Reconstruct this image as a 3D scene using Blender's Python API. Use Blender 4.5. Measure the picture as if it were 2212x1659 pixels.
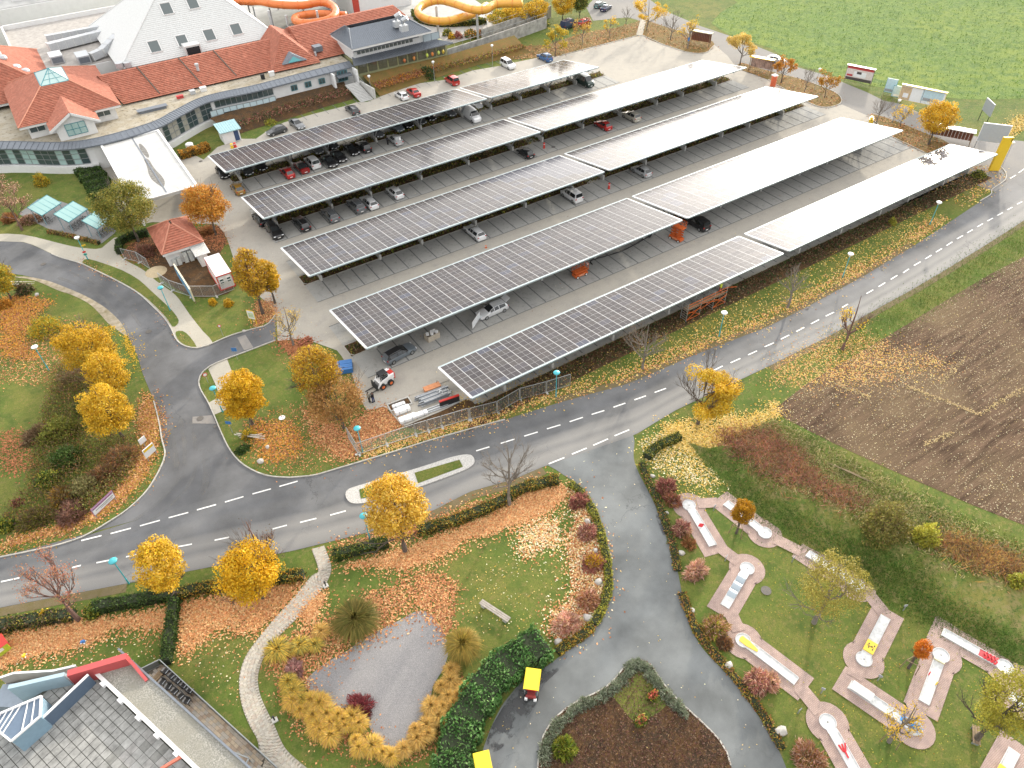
import bpy, bmesh, math, random
import numpy as np
from mathutils import Vector, Matrix
for o in list(bpy.data.objects): bpy.data.objects.remove(o)
S = bpy.context.scene; C = S.collection
PI = math.pi
# ---------------------------------------------------------------- camera
FPX, CX, CY, CAMH = 1569.609, 1106.0, 829.5, 64.0
_p, _r, _y = [math.radians(a) for a in (43.49125, -1.70667, 32.08016)]
_fw = np.array([0, math.cos(_p), -math.sin(_p)]); _rt = np.array([1., 0, 0]); _up = np.array([0, math.sin(_p), math.cos(_p)])
_R = np.array([math.cos(_r)*_rt+math.sin(_r)*_up, -math.sin(_r)*_rt+math.cos(_r)*_up, _fw])
CR = _R @ np.array([[math.cos(_y), -math.sin(_y), 0], [math.sin(_y), math.cos(_y), 0], [0, 0, 1]])
cam = bpy.data.objects.new('camera', bpy.data.cameras.new('camera')); C.objects.link(cam)
m = Matrix.Identity(4)
for i in range(3):
    m[i][0] = CR[0][i]; m[i][1] = CR[1][i]; m[i][2] = -CR[2][i]
m.translation = (0, 0, CAMH)
cam.matrix_world = m
cam.data.sensor_width = 36; cam.data.lens = 36*FPX/2212; cam.data.clip_end = 3000; cam.data.clip_start = .5
S.camera = cam
# ---------------------------------------------------------------- sky and sun
SUN_EL, SUN_AZ = math.radians(16), math.radians(58)     # azimuth from +Y towards +X
w = bpy.data.worlds.new('World'); S.world = w; w.use_nodes = True
nt = w.node_tree; bg = nt.nodes['Background']
sk = nt.nodes.new('ShaderNodeTexSky'); sk.sky_type = 'NISHITA'; sk.sun_disc = False
sk.sun_elevation = SUN_EL; sk.sun_rotation = SUN_AZ; sk.dust_density = 4.0; sk.air_density = 1.0; sk.ozone_density = 1.0; sk.altitude = 200
hs = nt.nodes.new('ShaderNodeHueSaturation'); hs.inputs['Saturation'].default_value = .32; hs.inputs['Value'].default_value = 1.0
nt.links.new(sk.outputs[0], hs.inputs['Color'])
# thin broken cloud over the whole sky: thick overhead, thinning to the horizon
tc = nt.nodes.new('ShaderNodeTexCoord'); sx = nt.nodes.new('ShaderNodeSeparateXYZ'); nt.links.new(tc.outputs['Generated'], sx.inputs[0])
cn = nt.nodes.new('ShaderNodeTexNoise'); cn.inputs['Scale'].default_value = 3.5; cn.inputs['Detail'].default_value = 6; cn.inputs['Distortion'].default_value = .4
cm = nt.nodes.new('ShaderNodeMapping'); cm.inputs['Scale'].default_value = (1, 1, 2.2); nt.links.new(tc.outputs['Generated'], cm.inputs[0]); nt.links.new(cm.outputs[0], cn.inputs['Vector'])
ce = nt.nodes.new('ShaderNodeMapRange'); ce.inputs['From Min'].default_value = .12; ce.inputs['From Max'].default_value = .6; ce.inputs['To Min'].default_value = .12; ce.inputs['To Max'].default_value = 1.; nt.links.new(sx.outputs[2], ce.inputs[0])
cf = nt.nodes.new('ShaderNodeMapRange'); cf.inputs['From Min'].default_value = .3; cf.inputs['From Max'].default_value = .65; cf.inputs['To Min'].default_value = .45; cf.inputs['To Max'].default_value = 1.; nt.links.new(cn.outputs[0], cf.inputs[0])
cx = nt.nodes.new('ShaderNodeMath'); cx.operation = 'MULTIPLY'; nt.links.new(ce.outputs[0], cx.inputs[0]); nt.links.new(cf.outputs[0], cx.inputs[1])
mx = nt.nodes.new('ShaderNodeMix'); mx.data_type = 'RGBA'; mx.inputs[7].default_value = (6.35, 6.2, 6.0, 1); nt.links.new(cx.outputs[0], mx.inputs[0]); nt.links.new(hs.outputs[0], mx.inputs[6]); nt.links.new(mx.outputs[2], bg.inputs['Color'])
bg.inputs['Strength'].default_value = .15
sl = bpy.data.lights.new('sun', 'SUN'); sl.energy = 1.7; sl.angle = math.radians(2.0); sl.color = (1, .90, .74)
so = bpy.data.objects.new('sun', sl); C.objects.link(so)
sd = Vector((math.sin(SUN_AZ)*math.cos(SUN_EL), math.cos(SUN_AZ)*math.cos(SUN_EL), math.sin(SUN_EL)))
so.rotation_euler = sd.to_track_quat('Z', 'Y').to_euler(); so.location = sd*300
S.view_settings.view_transform = 'Standard'; S.view_settings.look = 'None'; S.view_settings.gamma = 1; S.view_settings.use_curve_mapping = False
S.view_settings.exposure = 1.32
S.render.engine = 'CYCLES'; S.cycles.max_bounces = 5; S.cycles.diffuse_bounces = 3; S.cycles.glossy_bounces = 3; S.cycles.transparent_max_bounces = 6; S.cycles.caustics_reflective = False; S.cycles.caustics_refractive = False
# ---------------------------------------------------------------- helpers
random.seed(7); RNG = np.random.default_rng(7)
def U(a, b): return random.uniform(a, b)
def G(x, y, z=0.):                       # point of the photograph -> point of the world at height z
    d = CR.T @ np.array([(x-CX)/FPX, -(y-CY)/FPX, 1.]); t = (z-CAMH)/d[2]
    return Vector((d[0]*t, d[1]*t, z))
def W(rc, *a):                           # points read off an enlarged tile (row, column) of the photograph
    ox, oy = (int(rc[1])-1)*553., (int(rc[0])-1)*414.75
    return [(ox+a[i]/4, oy+a[i+1]/4) for i in range(0, len(a), 2)]
def GW(pts, z=0.): return [G(x, y, z) for x, y in pts]
def D2(*a): return [(a[i], a[i+1]) for i in range(0, len(a), 2)]
def smooth(pts, n=4, closed=False):      # Catmull-Rom
    out = []; N = len(pts); P = [Vector(p) for p in pts]
    for i in range(N if closed else N-1):
        p0 = P[i-1] if (closed or i > 0) else P[0]; p1 = P[i]; p2 = P[(i+1) % N]
        p3 = P[(i+2) % N] if (closed or i+2 < N) else P[N-1]
        for k in range(n):
            t = k/n
            out.append(.5*((2*p1)+(p2-p0)*t+(2*p0-5*p1+4*p2-p3)*t*t+(3*p1-p0-3*p2+p3)*t**3))
    if not closed: out.append(P[-1])
    return out
MATS = {}
def nodes(name):
    m = bpy.data.materials.new(name); m.use_nodes = True
    return m, m.node_tree, m.node_tree.nodes['Principled BSDF']
def ramp(nt, stops):
    r = nt.nodes.new('ShaderNodeValToRGB'); e = r.color_ramp.elements
    while len(e) < len(stops): e.new(.5)
    for i, (p, c) in enumerate(stops):
        e[i].position = p; e[i].color = (*c, 1) if len(c) == 3 else c
    return r
def noise(nt, scale, detail=4, rough=.55, vec=None, dist=0.):
    n = nt.nodes.new('ShaderNodeTexNoise'); n.inputs['Scale'].default_value = scale; n.inputs['Detail'].default_value = detail
    n.inputs['Roughness'].default_value = rough; n.inputs['Distortion'].default_value = dist
    if vec is not None: nt.links.new(vec, n.inputs['Vector'])
    return n
def mixc(nt, a, b, f, mode='MIX'):
    x = nt.nodes.new('ShaderNodeMix'); x.data_type = 'RGBA'; x.blend_type = mode
    for s, v in ((x.inputs[6], a), (x.inputs[7], b), (x.inputs[0], f)):
        if hasattr(v, 'links') or hasattr(v, 'is_linked'): nt.links.new(v, s)
        elif isinstance(v, (int, float)): s.default_value = v
        else: s.default_value = (*v, 1) if len(v) == 3 else v
    return x.outputs[2]
def pos(nt):
    g = nt.nodes.new('ShaderNodeNewGeometry'); return g.outputs['Position']
def bump(nt, b, h, strength=.3, dist=.05):
    n = nt.nodes.new('ShaderNodeBump'); n.inputs['Strength'].default_value = strength; n.inputs['Distance'].default_value = dist
    nt.links.new(h, n.inputs['Height']); nt.links.new(n.outputs[0], b.inputs['Normal'])
def mat(name, col, rough=.6, metal=0., var=.15, scale=3., spec=.5, coat=0., emit=None):     # plain coloured material with a little wear
    if name in MATS: return MATS[name]
    m, t, b = nodes(name)
    b.inputs['Roughness'].default_value = rough; b.inputs['Metallic'].default_value = metal; b.inputs['Specular IOR Level'].default_value = spec
    if coat: b.inputs['Coat Weight'].default_value = coat; b.inputs['Coat Roughness'].default_value = .08
    if var:
        n = noise(t, scale, 5, .6, pos(t))
        r = ramp(t, [(.3, [c*(1-var) for c in col]), (.7, [min(1, c*(1+var)) for c in col])])
        t.links.new(n.outputs[0], r.inputs[0]); t.links.new(r.outputs[0], b.inputs['Base Color'])
    else: b.inputs['Base Color'].default_value = (*col, 1)
    MATS[name] = m; return m
def groundmat(name, layers, bumpscale=8., bumpstr=.4, rough=.95, base=(.1, .1, .1), spec=.2):
    # layers: list of (scale, lo, hi, colour, detail): colour laid where a noise is above lo..hi
    if name in MATS: return MATS[name]
    m, t, b = nodes(name); p = pos(t); b.inputs['Roughness'].default_value = rough; b.inputs['Specular IOR Level'].default_value = spec
    cur = base
    for i, (sc, lo, hi, col, det) in enumerate(layers):
        mp = t.nodes.new('ShaderNodeMapping'); mp.inputs['Location'].default_value = (i*13.7, i*7.3, i*3.1); t.links.new(p, mp.inputs[0])
        n = noise(t, sc, det, .6, mp.outputs[0]); r = ramp(t, [(lo, (0, 0, 0)), (hi, (1, 1, 1))]); t.links.new(n.outputs[0], r.inputs[0])
        cur = mixc(t, cur, col, r.outputs[0])
    t.links.new(cur, b.inputs['Base Color'])
    n = noise(t, bumpscale, 6, .7, p); bump(t, b, n.outputs[0], bumpstr, .12)
    MATS[name] = m; return m
def leafmat(name, rough=.6, trans=.35):          # colour comes per leaf from the attribute Col
    if name in MATS: return MATS[name]
    m, t, b = nodes(name); a = t.nodes.new('ShaderNodeAttribute'); a.attribute_name = 'Col'
    t.links.new(a.outputs['Color'], b.inputs['Base Color']); b.inputs['Roughness'].default_value = rough; b.inputs['Specular IOR Level'].default_value = .25
    if trans:
        tr = t.nodes.new('ShaderNodeBsdfTranslucent'); t.links.new(a.outputs['Color'], tr.inputs['Color'])
        mx = t.nodes.new('ShaderNodeMixShader'); mx.inputs[0].default_value = trans
        t.links.new(b.outputs[0], mx.inputs[1]); t.links.new(tr.outputs[0], mx.inputs[2])
        t.links.new(mx.outputs[0], t.nodes['Material Output'].inputs['Surface'])
    MATS[name] = m; return m
# ---- objects
def tag(o, label=None, cat=None, group=None, kind=None):
    if label: o['label'] = label
    if cat: o['category'] = cat
    if group: o['group'] = group
    if kind: o['kind'] = kind
    return o
def link(o, parent=None):
    C.objects.link(o)
    if parent is not None: o.parent = parent
    return o
def thing(name, label, cat, loc=(0, 0, 0), rz=0, group=None):
    o = bpy.data.objects.new(name, None); o.empty_display_size = .3; C.objects.link(o)
    o.location = loc; o.rotation_euler = (0, 0, rz); return tag(o, label, cat, group)
class MB:                                         # collects boxes, tubes and faces; build() links them as one mesh object
    def __init__(s): s.v = []; s.f = []; s.mi = []; s.M = None
    def at(s, loc=(0, 0, 0), rz=0, rx=0, ry=0): s.M = Matrix.Translation(loc) @ Matrix.Rotation(rz, 4, 'Z') @ Matrix.Rotation(ry, 4, 'Y') @ Matrix.Rotation(rx, 4, 'X'); return s
    def add(s, vs, fs, mi=0):
        n = len(s.v); s.v += [tuple(s.M @ Vector(v)) if s.M else tuple(v) for v in vs]
        s.f += [tuple(i+n for i in f) for f in fs]; s.mi += [mi]*len(fs); return s
    def box(s, c, d, mi=0, rz=0):
        x, y, z = d[0]/2, d[1]/2, d[2]/2; k = math.cos(rz); q = math.sin(rz)
        vs = [(c[0]+a*k-b*q, c[1]+a*q+b*k, c[2]+h) for h in (-z, z) for a, b in ((-x, -y), (x, -y), (x, y), (-x, y))]
        return s.add(vs, [(3, 2, 1, 0), (4, 5, 6, 7), (0, 1, 5, 4), (1, 2, 6, 5), (2, 3, 7, 6), (3, 0, 4, 7)], mi)
    def bar(s, a, b, w, h=None, mi=0):            # square bar from a to b
        a = Vector(a); b = Vector(b); h = h or w; d = (b-a).normalized(); u = d.cross(Vector((0, 0, 1)))
        if u.length < 1e-3: u = Vector((1, 0, 0))
        u.normalize(); n = u.cross(d)
        vs = [p+u*i*w/2+n*j*h/2 for p in (a, b) for i, j in ((-1, -1), (1, -1), (1, 1), (-1, 1))]
        return s.add(vs, [(3, 2, 1, 0), (4, 5, 6, 7), (0, 1, 5, 4), (1, 2, 6, 5), (2, 3, 7, 6), (3, 0, 4, 7)], mi)
    def tube(s, pts, rad, n=6, mi=0, cap=True):   # tube along points, radius number or list
        P = [Vector(p) for p in pts]; rr = rad if isinstance(rad, (list, tuple)) else [rad]*len(P); base = len(s.v); vs = []; up = Vector((0, 0, 1))
        for i, p in enumerate(P):
            d = (P[min(i+1, len(P)-1)]-P[max(i-1, 0)])
            if d.length < 1e-6: d = Vector((0, 0, 1))
            d.normalize(); u = d.cross(up)
            if u.length < .05: u = d.cross(Vector((1, 0, 0)))
            u.normalize(); w_ = u.cross(d)
            vs += [p+(u*math.cos(2*PI*k/n)+w_*math.sin(2*PI*k/n))*rr[i] for k in range(n)]
        fs = [(i*n+k, i*n+(k+1) % n, (i+1)*n+(k+1) % n, (i+1)*n+k) for i in range(len(P)-1) for k in range(n)]
        if cap: fs += [tuple(range(n-1, -1, -1)), tuple(range((len(P)-1)*n, len(P)*n))]
        return s.add(vs, fs, mi)
    def cyl(s, c, r, h, n=12, mi=0, r2=None):     # upright, c = centre of the base
        r2 = r if r2 is None else r2
        vs = [(c[0]+q*math.cos(2*PI*k/n), c[1]+q*math.sin(2*PI*k/n), c[2]+z) for q, z in ((r, 0), (r2, h)) for k in range(n)]
        return s.add(vs, [(k, (k+1) % n, n+(k+1) % n, n+k) for k in range(n)]+[tuple(range(n-1, -1, -1)), tuple(range(n, 2*n))], mi)
    def lathe(s, c, prof, n=12, mi=0):
        vs = [(c[0]+r*math.cos(2*PI*k/n), c[1]+r*math.sin(2*PI*k/n), c[2]+z) for r, z in prof for k in range(n)]
        return s.add(vs, [(i*n+k, i*n+(k+1) % n, (i+1)*n+(k+1) % n, (i+1)*n+k) for i in range(len(prof)-1) for k in range(n)], mi)
    def prism(s, pts, z0, z1, mi=0):              # upright prism over a plan polygon
        n = len(pts); ar = sum(pts[i][0]*pts[(i+1) % n][1]-pts[(i+1) % n][0]*pts[i][1] for i in range(n))
        if ar < 0: pts = list(pts)[::-1]
        vs = [(p[0], p[1], z0) for p in pts]+[(p[0], p[1], z1) for p in pts]
        return s.add(vs, [tuple(range(n-1, -1, -1)), tuple(range(n, 2*n))]+[(k, (k+1) % n, n+(k+1) % n, n+k) for k in range(n)], mi)
    def quad(s, a, b, c, d, mi=0): return s.add([a, b, c, d], [(0, 1, 2, 3)], mi)
    def slab(s, pts, t, mi=0):                    # planar polygon in space given a thickness downwards
        n = len(pts); vs = [tuple(p) for p in pts]+[(p[0], p[1], p[2]-t) for p in pts]
        return s.add(vs, [tuple(range(n)), tuple(range(2*n-1, n-1, -1))]+[(k, n+k, n+(k+1) % n, (k+1) % n) for k in range(n)], mi)
    def mesh(s, name, mats):
        me = bpy.data.meshes.new(name); me.from_pydata(s.v, [], s.f)
        for q in (mats if isinstance(mats, (list, tuple)) else [mats]): me.materials.append(q)
        if any(s.mi): me.polygons.foreach_set('material_index', s.mi)
        me.update(); return me
    def build(s, name, mats, parent=None, smoothed=False):
        me = s.mesh(name, mats)
        if smoothed: me.polygons.foreach_set('use_smooth', [True]*len(me.polygons))
        return link(bpy.data.objects.new(name, me), parent)
def put(name, me, parent=None, loc=(0, 0, 0), rot=(0, 0, 0), scale=None):
    o = bpy.data.objects.new(name, me); o.location = loc; o.rotation_euler = rot
    if scale: o.scale = scale
    return link(o, parent)
def copy_tree(o, parent=None):
    c = o.copy(); C.objects.link(c)
    if parent is not None: c.parent = parent
    for ch in o.children: copy_tree(ch, c)
    return c
def again(o, loc, rz=0, label=None, scale=None):
    c = copy_tree(o); c.location = loc; c.rotation_euler = (0, 0, rz)
    if label: c['label'] = label
    if scale: c.scale = (scale,)*3 if isinstance(scale, (int, float)) else scale
    return c
def sheet(name, pts, z, m, kind='structure', parent=None):     # flat polygon on the ground, triangulated
    me = bpy.data.meshes.new(name); bm = bmesh.new(); vs = [bm.verts.new((p[0], p[1], z)) for p in pts]
    f = bm.faces.new(vs); f.normal_update()
    if f.normal.z < 0: f.normal_flip()
    bmesh.ops.triangulate(bm, faces=[f]); bm.to_mesh(me); bm.free(); me.materials.append(m)
    o = link(bpy.data.objects.new(name, me), parent)
    if kind: o['kind'] = kind
    return o
def offset(pts, d):                               # parallel polyline, d to the left
    P = [Vector((p[0], p[1])) for p in pts]; out = []
    for i in range(len(P)):
        t = (P[min(i+1, len(P)-1)]-P[max(i-1, 0)]).normalized(); out.append(Vector((P[i].x-t.y*d, P[i].y+t.x*d)))
    return out
def inpoly(px, py, poly):
    r = np.zeros(len(px), bool); n = len(poly); j = n-1
    for i in range(n):
        xi, yi, xj, yj = poly[i][0], poly[i][1], poly[j][0], poly[j][1]
        if yi != yj: r ^= ((yi > py) != (yj > py)) & (px < (xj-xi)*(py-yi)/(yj-yi)+xi)
        j = i
    return r
def quads(name, cen, u, v, cols, m, parent=None, mesh_only=False):       # many small leaf faces: centre, two half axes, a colour each
    n = len(cen); V = np.empty((n, 4, 3), np.float32)
    V[:, 0] = cen-u; V[:, 1] = cen-v*.62; V[:, 2] = cen+u; V[:, 3] = cen+v*.62
    me = bpy.data.meshes.new(name); me.vertices.add(4*n); me.vertices.foreach_set('co', V.ravel())
    me.loops.add(4*n); me.loops.foreach_set('vertex_index', np.arange(4*n, dtype=np.int32))
    me.polygons.add(n); me.polygons.foreach_set('loop_start', np.arange(0, 4*n, 4, dtype=np.int32))
    try: me.polygons.foreach_set('loop_total', np.full(n, 4, np.int32))
    except Exception: pass
    a = me.attributes.new('Col', 'FLOAT_COLOR', 'FACE'); cc = np.ones((n, 4), np.float32); cc[:, :3] = cols; a.data.foreach_set('color', cc.ravel())
    me.materials.append(m); me.update(calc_edges=True)
    if mesh_only: return me
    return link(bpy.data.objects.new(name, me), parent)
def rdirs(n):
    d = RNG.normal(size=(n, 3)); return d/np.linalg.norm(d, axis=1)[:, None]
def pick(cols, n, jit=.18):
    c = np.array(cols)[RNG.integers(0, len(cols), n)]
    return np.clip(c*(1+RNG.uniform(-jit, jit, (n, 1)))*(1+RNG.uniform(-.06, .06, (n, 3))), 0, 1)
def pts_in(poly, n):
    P = np.array([(p[0], p[1]) for p in poly]); lo, hi = P.min(0), P.max(0); out = np.empty((0, 2))
    while len(out) < n:
        q = RNG.uniform(lo, hi, (max(64, 3*n), 2)); out = np.vstack([out, q[inpoly(q[:, 0], q[:, 1], poly)]])
    return out[:n]
def noise2(p, s, seed=0):                          # cheap value noise for clumping
    r = np.random.default_rng(seed); a = r.uniform(0, 2*PI, (6, 1)); k = r.normal(size=(6, 2)); k /= np.linalg.norm(k, axis=1)[:, None]
    f = np.array([1, 1.3, 1.9, 2.3, 3.1, 4.2])[:, None]/s
    return (np.sin((k@p.T)*f*2+a*3)/(f*s)**.4).mean(0)
# ---------------------------------------------------------------- ground
GRASS = groundmat('lawn_grass', [(.09, .42, .6, (.150, .156, .036), 4), (.5, .45, .7, (.062, .10, .020), 5), (2.2, .5, .75, (.20, .165, .06), 5), (9., .45, .75, (.058, .085, .018), 3)], 14, .5, base=(.094, .138, .025))
ROUGHG = groundmat('rough_grass', [(.12, .4, .6, (.16, .15, .04), 4), (.9, .45, .65, (.20, .17, .07), 6), (3., .5, .7, (.05, .10, .02), 5)], 9, .7, base=(.10, .145, .03))
SOIL = groundmat('bed_soil', [(.6, .4, .65, (.10, .055, .025), 5), (4., .5, .7, (.16, .09, .04), 5)], 12, .6, base=(.055, .038, .024))
GRAVEL = groundmat('gravel', [(.25, .45, .7, (.27, .265, .27), 4), (18., .4, .65, (.36, .35, .35), 2), (30., .5, .7, (.13, .125, .13), 2)], 30, .8, base=(.215, .215, .225))
PAVE = groundmat('paving', [(.06, .4, .65, (.37, .345, .30), 4), (.7, .5, .75, (.30, .285, .26), 5), (6, .5, .8, (.41, .385, .34), 4)], 20, .15, base=(.34, .32, .285))
SLABS = groundmat('pavement', [(.3, .4, .7, (.40, .375, .32), 5), (5, .5, .8, (.30, .28, .24), 4)], 20, .15, base=(.36, .34, .29))
def asphaltmat(name, base, lane=False, tint=(1, 1, 1)):
    m, t, b = nodes(name); p = pos(t); b.inputs['Roughness'].default_value = .75; b.inputs['Specular IOR Level'].default_value = .35
    c = [base*k for k in tint]
    cur = mixc(t, c, [k*.72 for k in c], .5)
    n1 = noise(t, .16, 5, .6, p); r1 = ramp(t, [(.35, [k*.72 for k in c]), (.65, [k*1.34 for k in c])]); t.links.new(n1.outputs[0], r1.inputs[0]); cur = r1.outputs[0]
    if lane:                                       # wheel tracks and the paler, older lane run along the road
        uv = t.nodes.new('ShaderNodeUVMap'); sp = t.nodes.new('ShaderNodeSeparateXYZ'); t.links.new(uv.outputs[0], sp.inputs[0])
        nz = noise(t, .25, 3, .5, p); ad = t.nodes.new('ShaderNodeMath'); ad.operation = 'MULTIPLY_ADD'; ad.inputs[1].default_value = .07; t.links.new(nz.outputs[0], ad.inputs[0]); t.links.new(sp.outputs[1], ad.inputs[2])
        rr = ramp(t, [(0., (.32,)*3), (.10, (.75,)*3), (.2, (.9,)*3), (.29, (.42,)*3), (.37, (.78,)*3), (.48, (.45,)*3), (.53, (.1,)*3), (.68, (.2,)*3), (.78, (.02,)*3), (.9, (.12,)*3), (1., (.1,)*3)])
        t.links.new(ad.outputs[0], rr.inputs[0]); cur = mixc(t, cur, (.22, .215, .205), rr.outputs[0])
    n2 = noise(t, 40, 2, .5, p); r2 = ramp(t, [(.3, (.8, .8, .8)), (.7, (1.2, 1.2, 1.2))]); t.links.new(n2.outputs[0], r2.inputs[0]); cur = mixc(t, cur, r2.outputs[0], 1., 'MULTIPLY')
    v = t.nodes.new('ShaderNodeTexVoronoi'); v.feature = 'DISTANCE_TO_EDGE'; v.inputs['Scale'].default_value = .13; nd = noise(t, .6, 4, .6, p); vm = mixc(t, p, nd.outputs[1], .06); 
    vv = t.nodes.new('ShaderNodeVectorMath'); vv.operation = 'MULTIPLY_ADD'; vv.inputs[1].default_value = (3, 3, 3); t.links.new(nd.outputs[1], vv.inputs[0]); t.links.new(p, vv.inputs[2]); t.links.new(vv.outputs[0], v.inputs['Vector'])
    rc = ramp(t, [(.0, (1, 1, 1)), (.006, (0, 0, 0))]); t.links.new(v.outputs[0], rc.inputs[0]); nm = noise(t, .05, 2, .5, p); rm = ramp(t, [(.5, (0, 0, 0)), (.6, (.7, .7, .7))]); t.links.new(nm.outputs[0], rm.inputs[0])
    ml = t.nodes.new('ShaderNodeMath'); ml.operation = 'MULTIPLY'; t.links.new(rc.outputs[0], ml.inputs[0]); t.links.new(rm.outputs[0], ml.inputs[1])
    cur = mixc(t, cur, [k*.35 for k in c], ml.outputs[0])
    t.links.new(cur, b.inputs['Base Color']); bump(t, b, n2.outputs[0], .15, .02)
    MATS[name] = m; return m
ASPH = asphaltmat('asphalt', .10, True, (.97, 1, 1.06)); ASPH2 = asphaltmat('side_road_asphalt', .105, False, (.98, 1, 1.05)); ASPH3 = asphaltmat('drive_asphalt', .135, False, (.93, 1., 1.02))
sheet('ground', [(-1500, -900), (1500, -900), (1500, 1900), (-1500, 1900)], 0, GRASS)
def ribbon(name, A, B, z, m, n=160):
    def rs(P):
        P = np.array([(p[0], p[1]) for p in P]); d = np.r_[0, np.cumsum(np.hypot(*np.diff(P, axis=0).T))]; t = np.linspace(0, d[-1], n)
        return np.c_[np.interp(t, d, P[:, 0]), np.interp(t, d, P[:, 1])], t
    a, ta = rs(A); b, tb = rs(B); K = 4; mb = MB()
    vs = [(*(a[i]*(1-k/K)+b[i]*k/K), z) for i in range(n) for k in range(K+1)]
    fs = [(i*(K+1)+k+1, i*(K+1)+k, (i+1)*(K+1)+k, (i+1)*(K+1)+k+1) for i in range(n-1) for k in range(K)]
    mb.add(vs, fs); me = mb.mesh(name, m)
    pz = Vector(me.polygons[0].normal)
    if pz.z < 0: me.flip_normals()
    uv = me.uv_layers.new(name='UVMap')
    for lp in me.loops:
        i, k = divmod(lp.vertex_index, K+1); uv.data[lp.index].uv = (ta[i], k/K)
    o = link(bpy.data.objects.new(name, me)); o['kind'] = 'structure'; return o
R_UP = D2(-60, 1222)+W('31', 0, 1490, 250, 1430, 500, 1378, 700, 1325)+D2(400, 1092, 628, 1032)+W('32', 500, 795, 700, 735, 900, 675, 1200, 585, 1500, 490, 1800, 405, 2150, 310)+W('33', 400, 165, 1000, 0)+W('23', 1600, 1400, 2212, 1165)+W('24', 400, 960, 840, 720, 1270, 460, 1600, 240, 1900, 40)+D2(2172, 398, 2215, 372, 2300, 330)
R_LO = D2(-60, 1326)+W('41', 0, 275, 1100, 65)+W('32', 330, 1440, 940, 1290, 1500, 1110, 1850, 930)+W('33', 0, 830, 260, 720, 1065, 440, 1410, 230)+W('24', 0, 1510, 300, 1360, 560, 1230, 960, 1000, 1200, 870, 1490, 700, 1800, 510, 2100, 320, 2212, 245)+D2(2300, 420)
R_UP, R_LO = GW(R_UP), GW(R_LO)
ribbon('road', R_LO, R_UP, .03, ASPH)
SR_OUT = smooth(GW(W('21', -40, 428, 200, 435, 350, 490, 500, 560, 700, 620, 850, 690, 1050, 790, 1200, 880, 1320, 990, 1420, 1090, 1480, 1180, 1520, 1270, 1570, 1320, 1640, 1345, 1720, 1350, 1840, 1310, 2000, 1240, 2212, 1180)+W('22', 100, 1150, 170, 1060)), 3)
SR_IN2 = smooth(GW(W('22', 170, 1285, 0, 1350)+W('21', 2000, 1430, 1850, 1490, 1760, 1550, 1725, 1610)+W('31', 1720, 0, 1740, 60, 1800, 160, 1850, 270, 1900, 390, 1970, 540, 2040, 640, 2120, 710, 2212, 760)+W('32', 60, 785, 150, 803, 300, 812)), 3)
SR_LEFT = smooth(GW(W('31', 0, 1500, 250, 1450, 500, 1395, 700, 1330, 800, 1280, 950, 1190, 1100, 1090, 1250, 950, 1340, 820, 1400, 700, 1430, 600, 1400, 480, 1380, 350, 1330, 150, 1270, 0)+W('21', 1230, 1560, 1180, 1400, 1100, 1240, 1020, 1110, 900, 1000, 780, 930, 600, 850, 400, 775, 200, 720, -40, 690)), 3)
sheet('side_road', SR_OUT+SR_IN2+SR_LEFT, .022, ASPH2)
sheet('road_shoulder', smooth(GW(W('21', 120, 735, 300, 765, 500, 850, 620, 890, 760, 960, 850, 1040, 930, 1130, 1010, 1190, 1100, 1250, 1060, 1150, 980, 1060, 880, 980, 740, 900, 580, 830, 420, 770, 250, 735)), 3, True), .032, groundmat('sandy_edge', [(1., .4, .7, (.2, .17, .1), 5)], base=(.36, .31, .24)))
DR_L = smooth(GW(W('33', 300, 700, 380, 742, 450, 790, 560, 860, 640, 950, 700, 1050, 760, 1180, 800, 1330, 840, 1480)+W('43', 860, 0, 855, 120, 800, 300, 740, 420, 600, 560, 470, 650, 300, 780, 100, 900)+W('42', 2212, 1010, 2120, 1130, 2040, 1290, 1990, 1420, 1960, 1520, 1930, 1800)), 3)
DR_R = smooth(GW(W('33', 1040, 410, 1058, 500, 1050, 600, 1060, 680, 1110, 800, 1180, 930, 1260, 1100, 1340, 1300, 1390, 1480)+W('43', 1440, 0, 1480, 220, 1540, 440, 1650, 630, 1800, 790, 1950, 950, 2100, 1170, 2212, 1330, 2330, 1560, 2420, 1800)), 3)
sheet('driveway', DR_L+DR_R[::-1], .026, ASPH3)
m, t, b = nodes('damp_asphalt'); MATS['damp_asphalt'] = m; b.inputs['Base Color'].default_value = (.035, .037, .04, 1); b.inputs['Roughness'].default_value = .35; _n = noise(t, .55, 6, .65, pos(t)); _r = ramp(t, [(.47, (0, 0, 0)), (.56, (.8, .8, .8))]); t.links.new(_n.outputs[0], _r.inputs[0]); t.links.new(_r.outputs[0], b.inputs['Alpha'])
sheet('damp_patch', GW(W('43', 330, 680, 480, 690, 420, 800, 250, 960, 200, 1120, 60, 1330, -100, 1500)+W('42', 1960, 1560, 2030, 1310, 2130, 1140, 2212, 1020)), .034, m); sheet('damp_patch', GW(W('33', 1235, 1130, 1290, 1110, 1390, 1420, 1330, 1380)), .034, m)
BED = smooth(GW(W('43', 215, 1800, 222, 1659, 240, 1500, 280, 1360, 380, 1220, 520, 1110, 640, 1050, 800, 970, 890, 890, 960, 800, 1040, 735, 1110, 725, 1190, 760, 1260, 860, 1330, 960, 1450, 1090, 1560, 1190, 1700, 1320, 1800, 1430, 1870, 1560, 1920, 1800)), 3)
sheet('flower_bed', BED, .06, SOIL)
sheet('bed_lawn', smooth(GW(W('43', 860, 1010, 930, 900, 1010, 830, 1080, 790, 1140, 800, 1200, 880, 1250, 990, 1330, 1100, 1280, 1170, 1190, 1230, 1130, 1290, 1030, 1240, 940, 1130)), 3, True), .08, GRASS)
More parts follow.
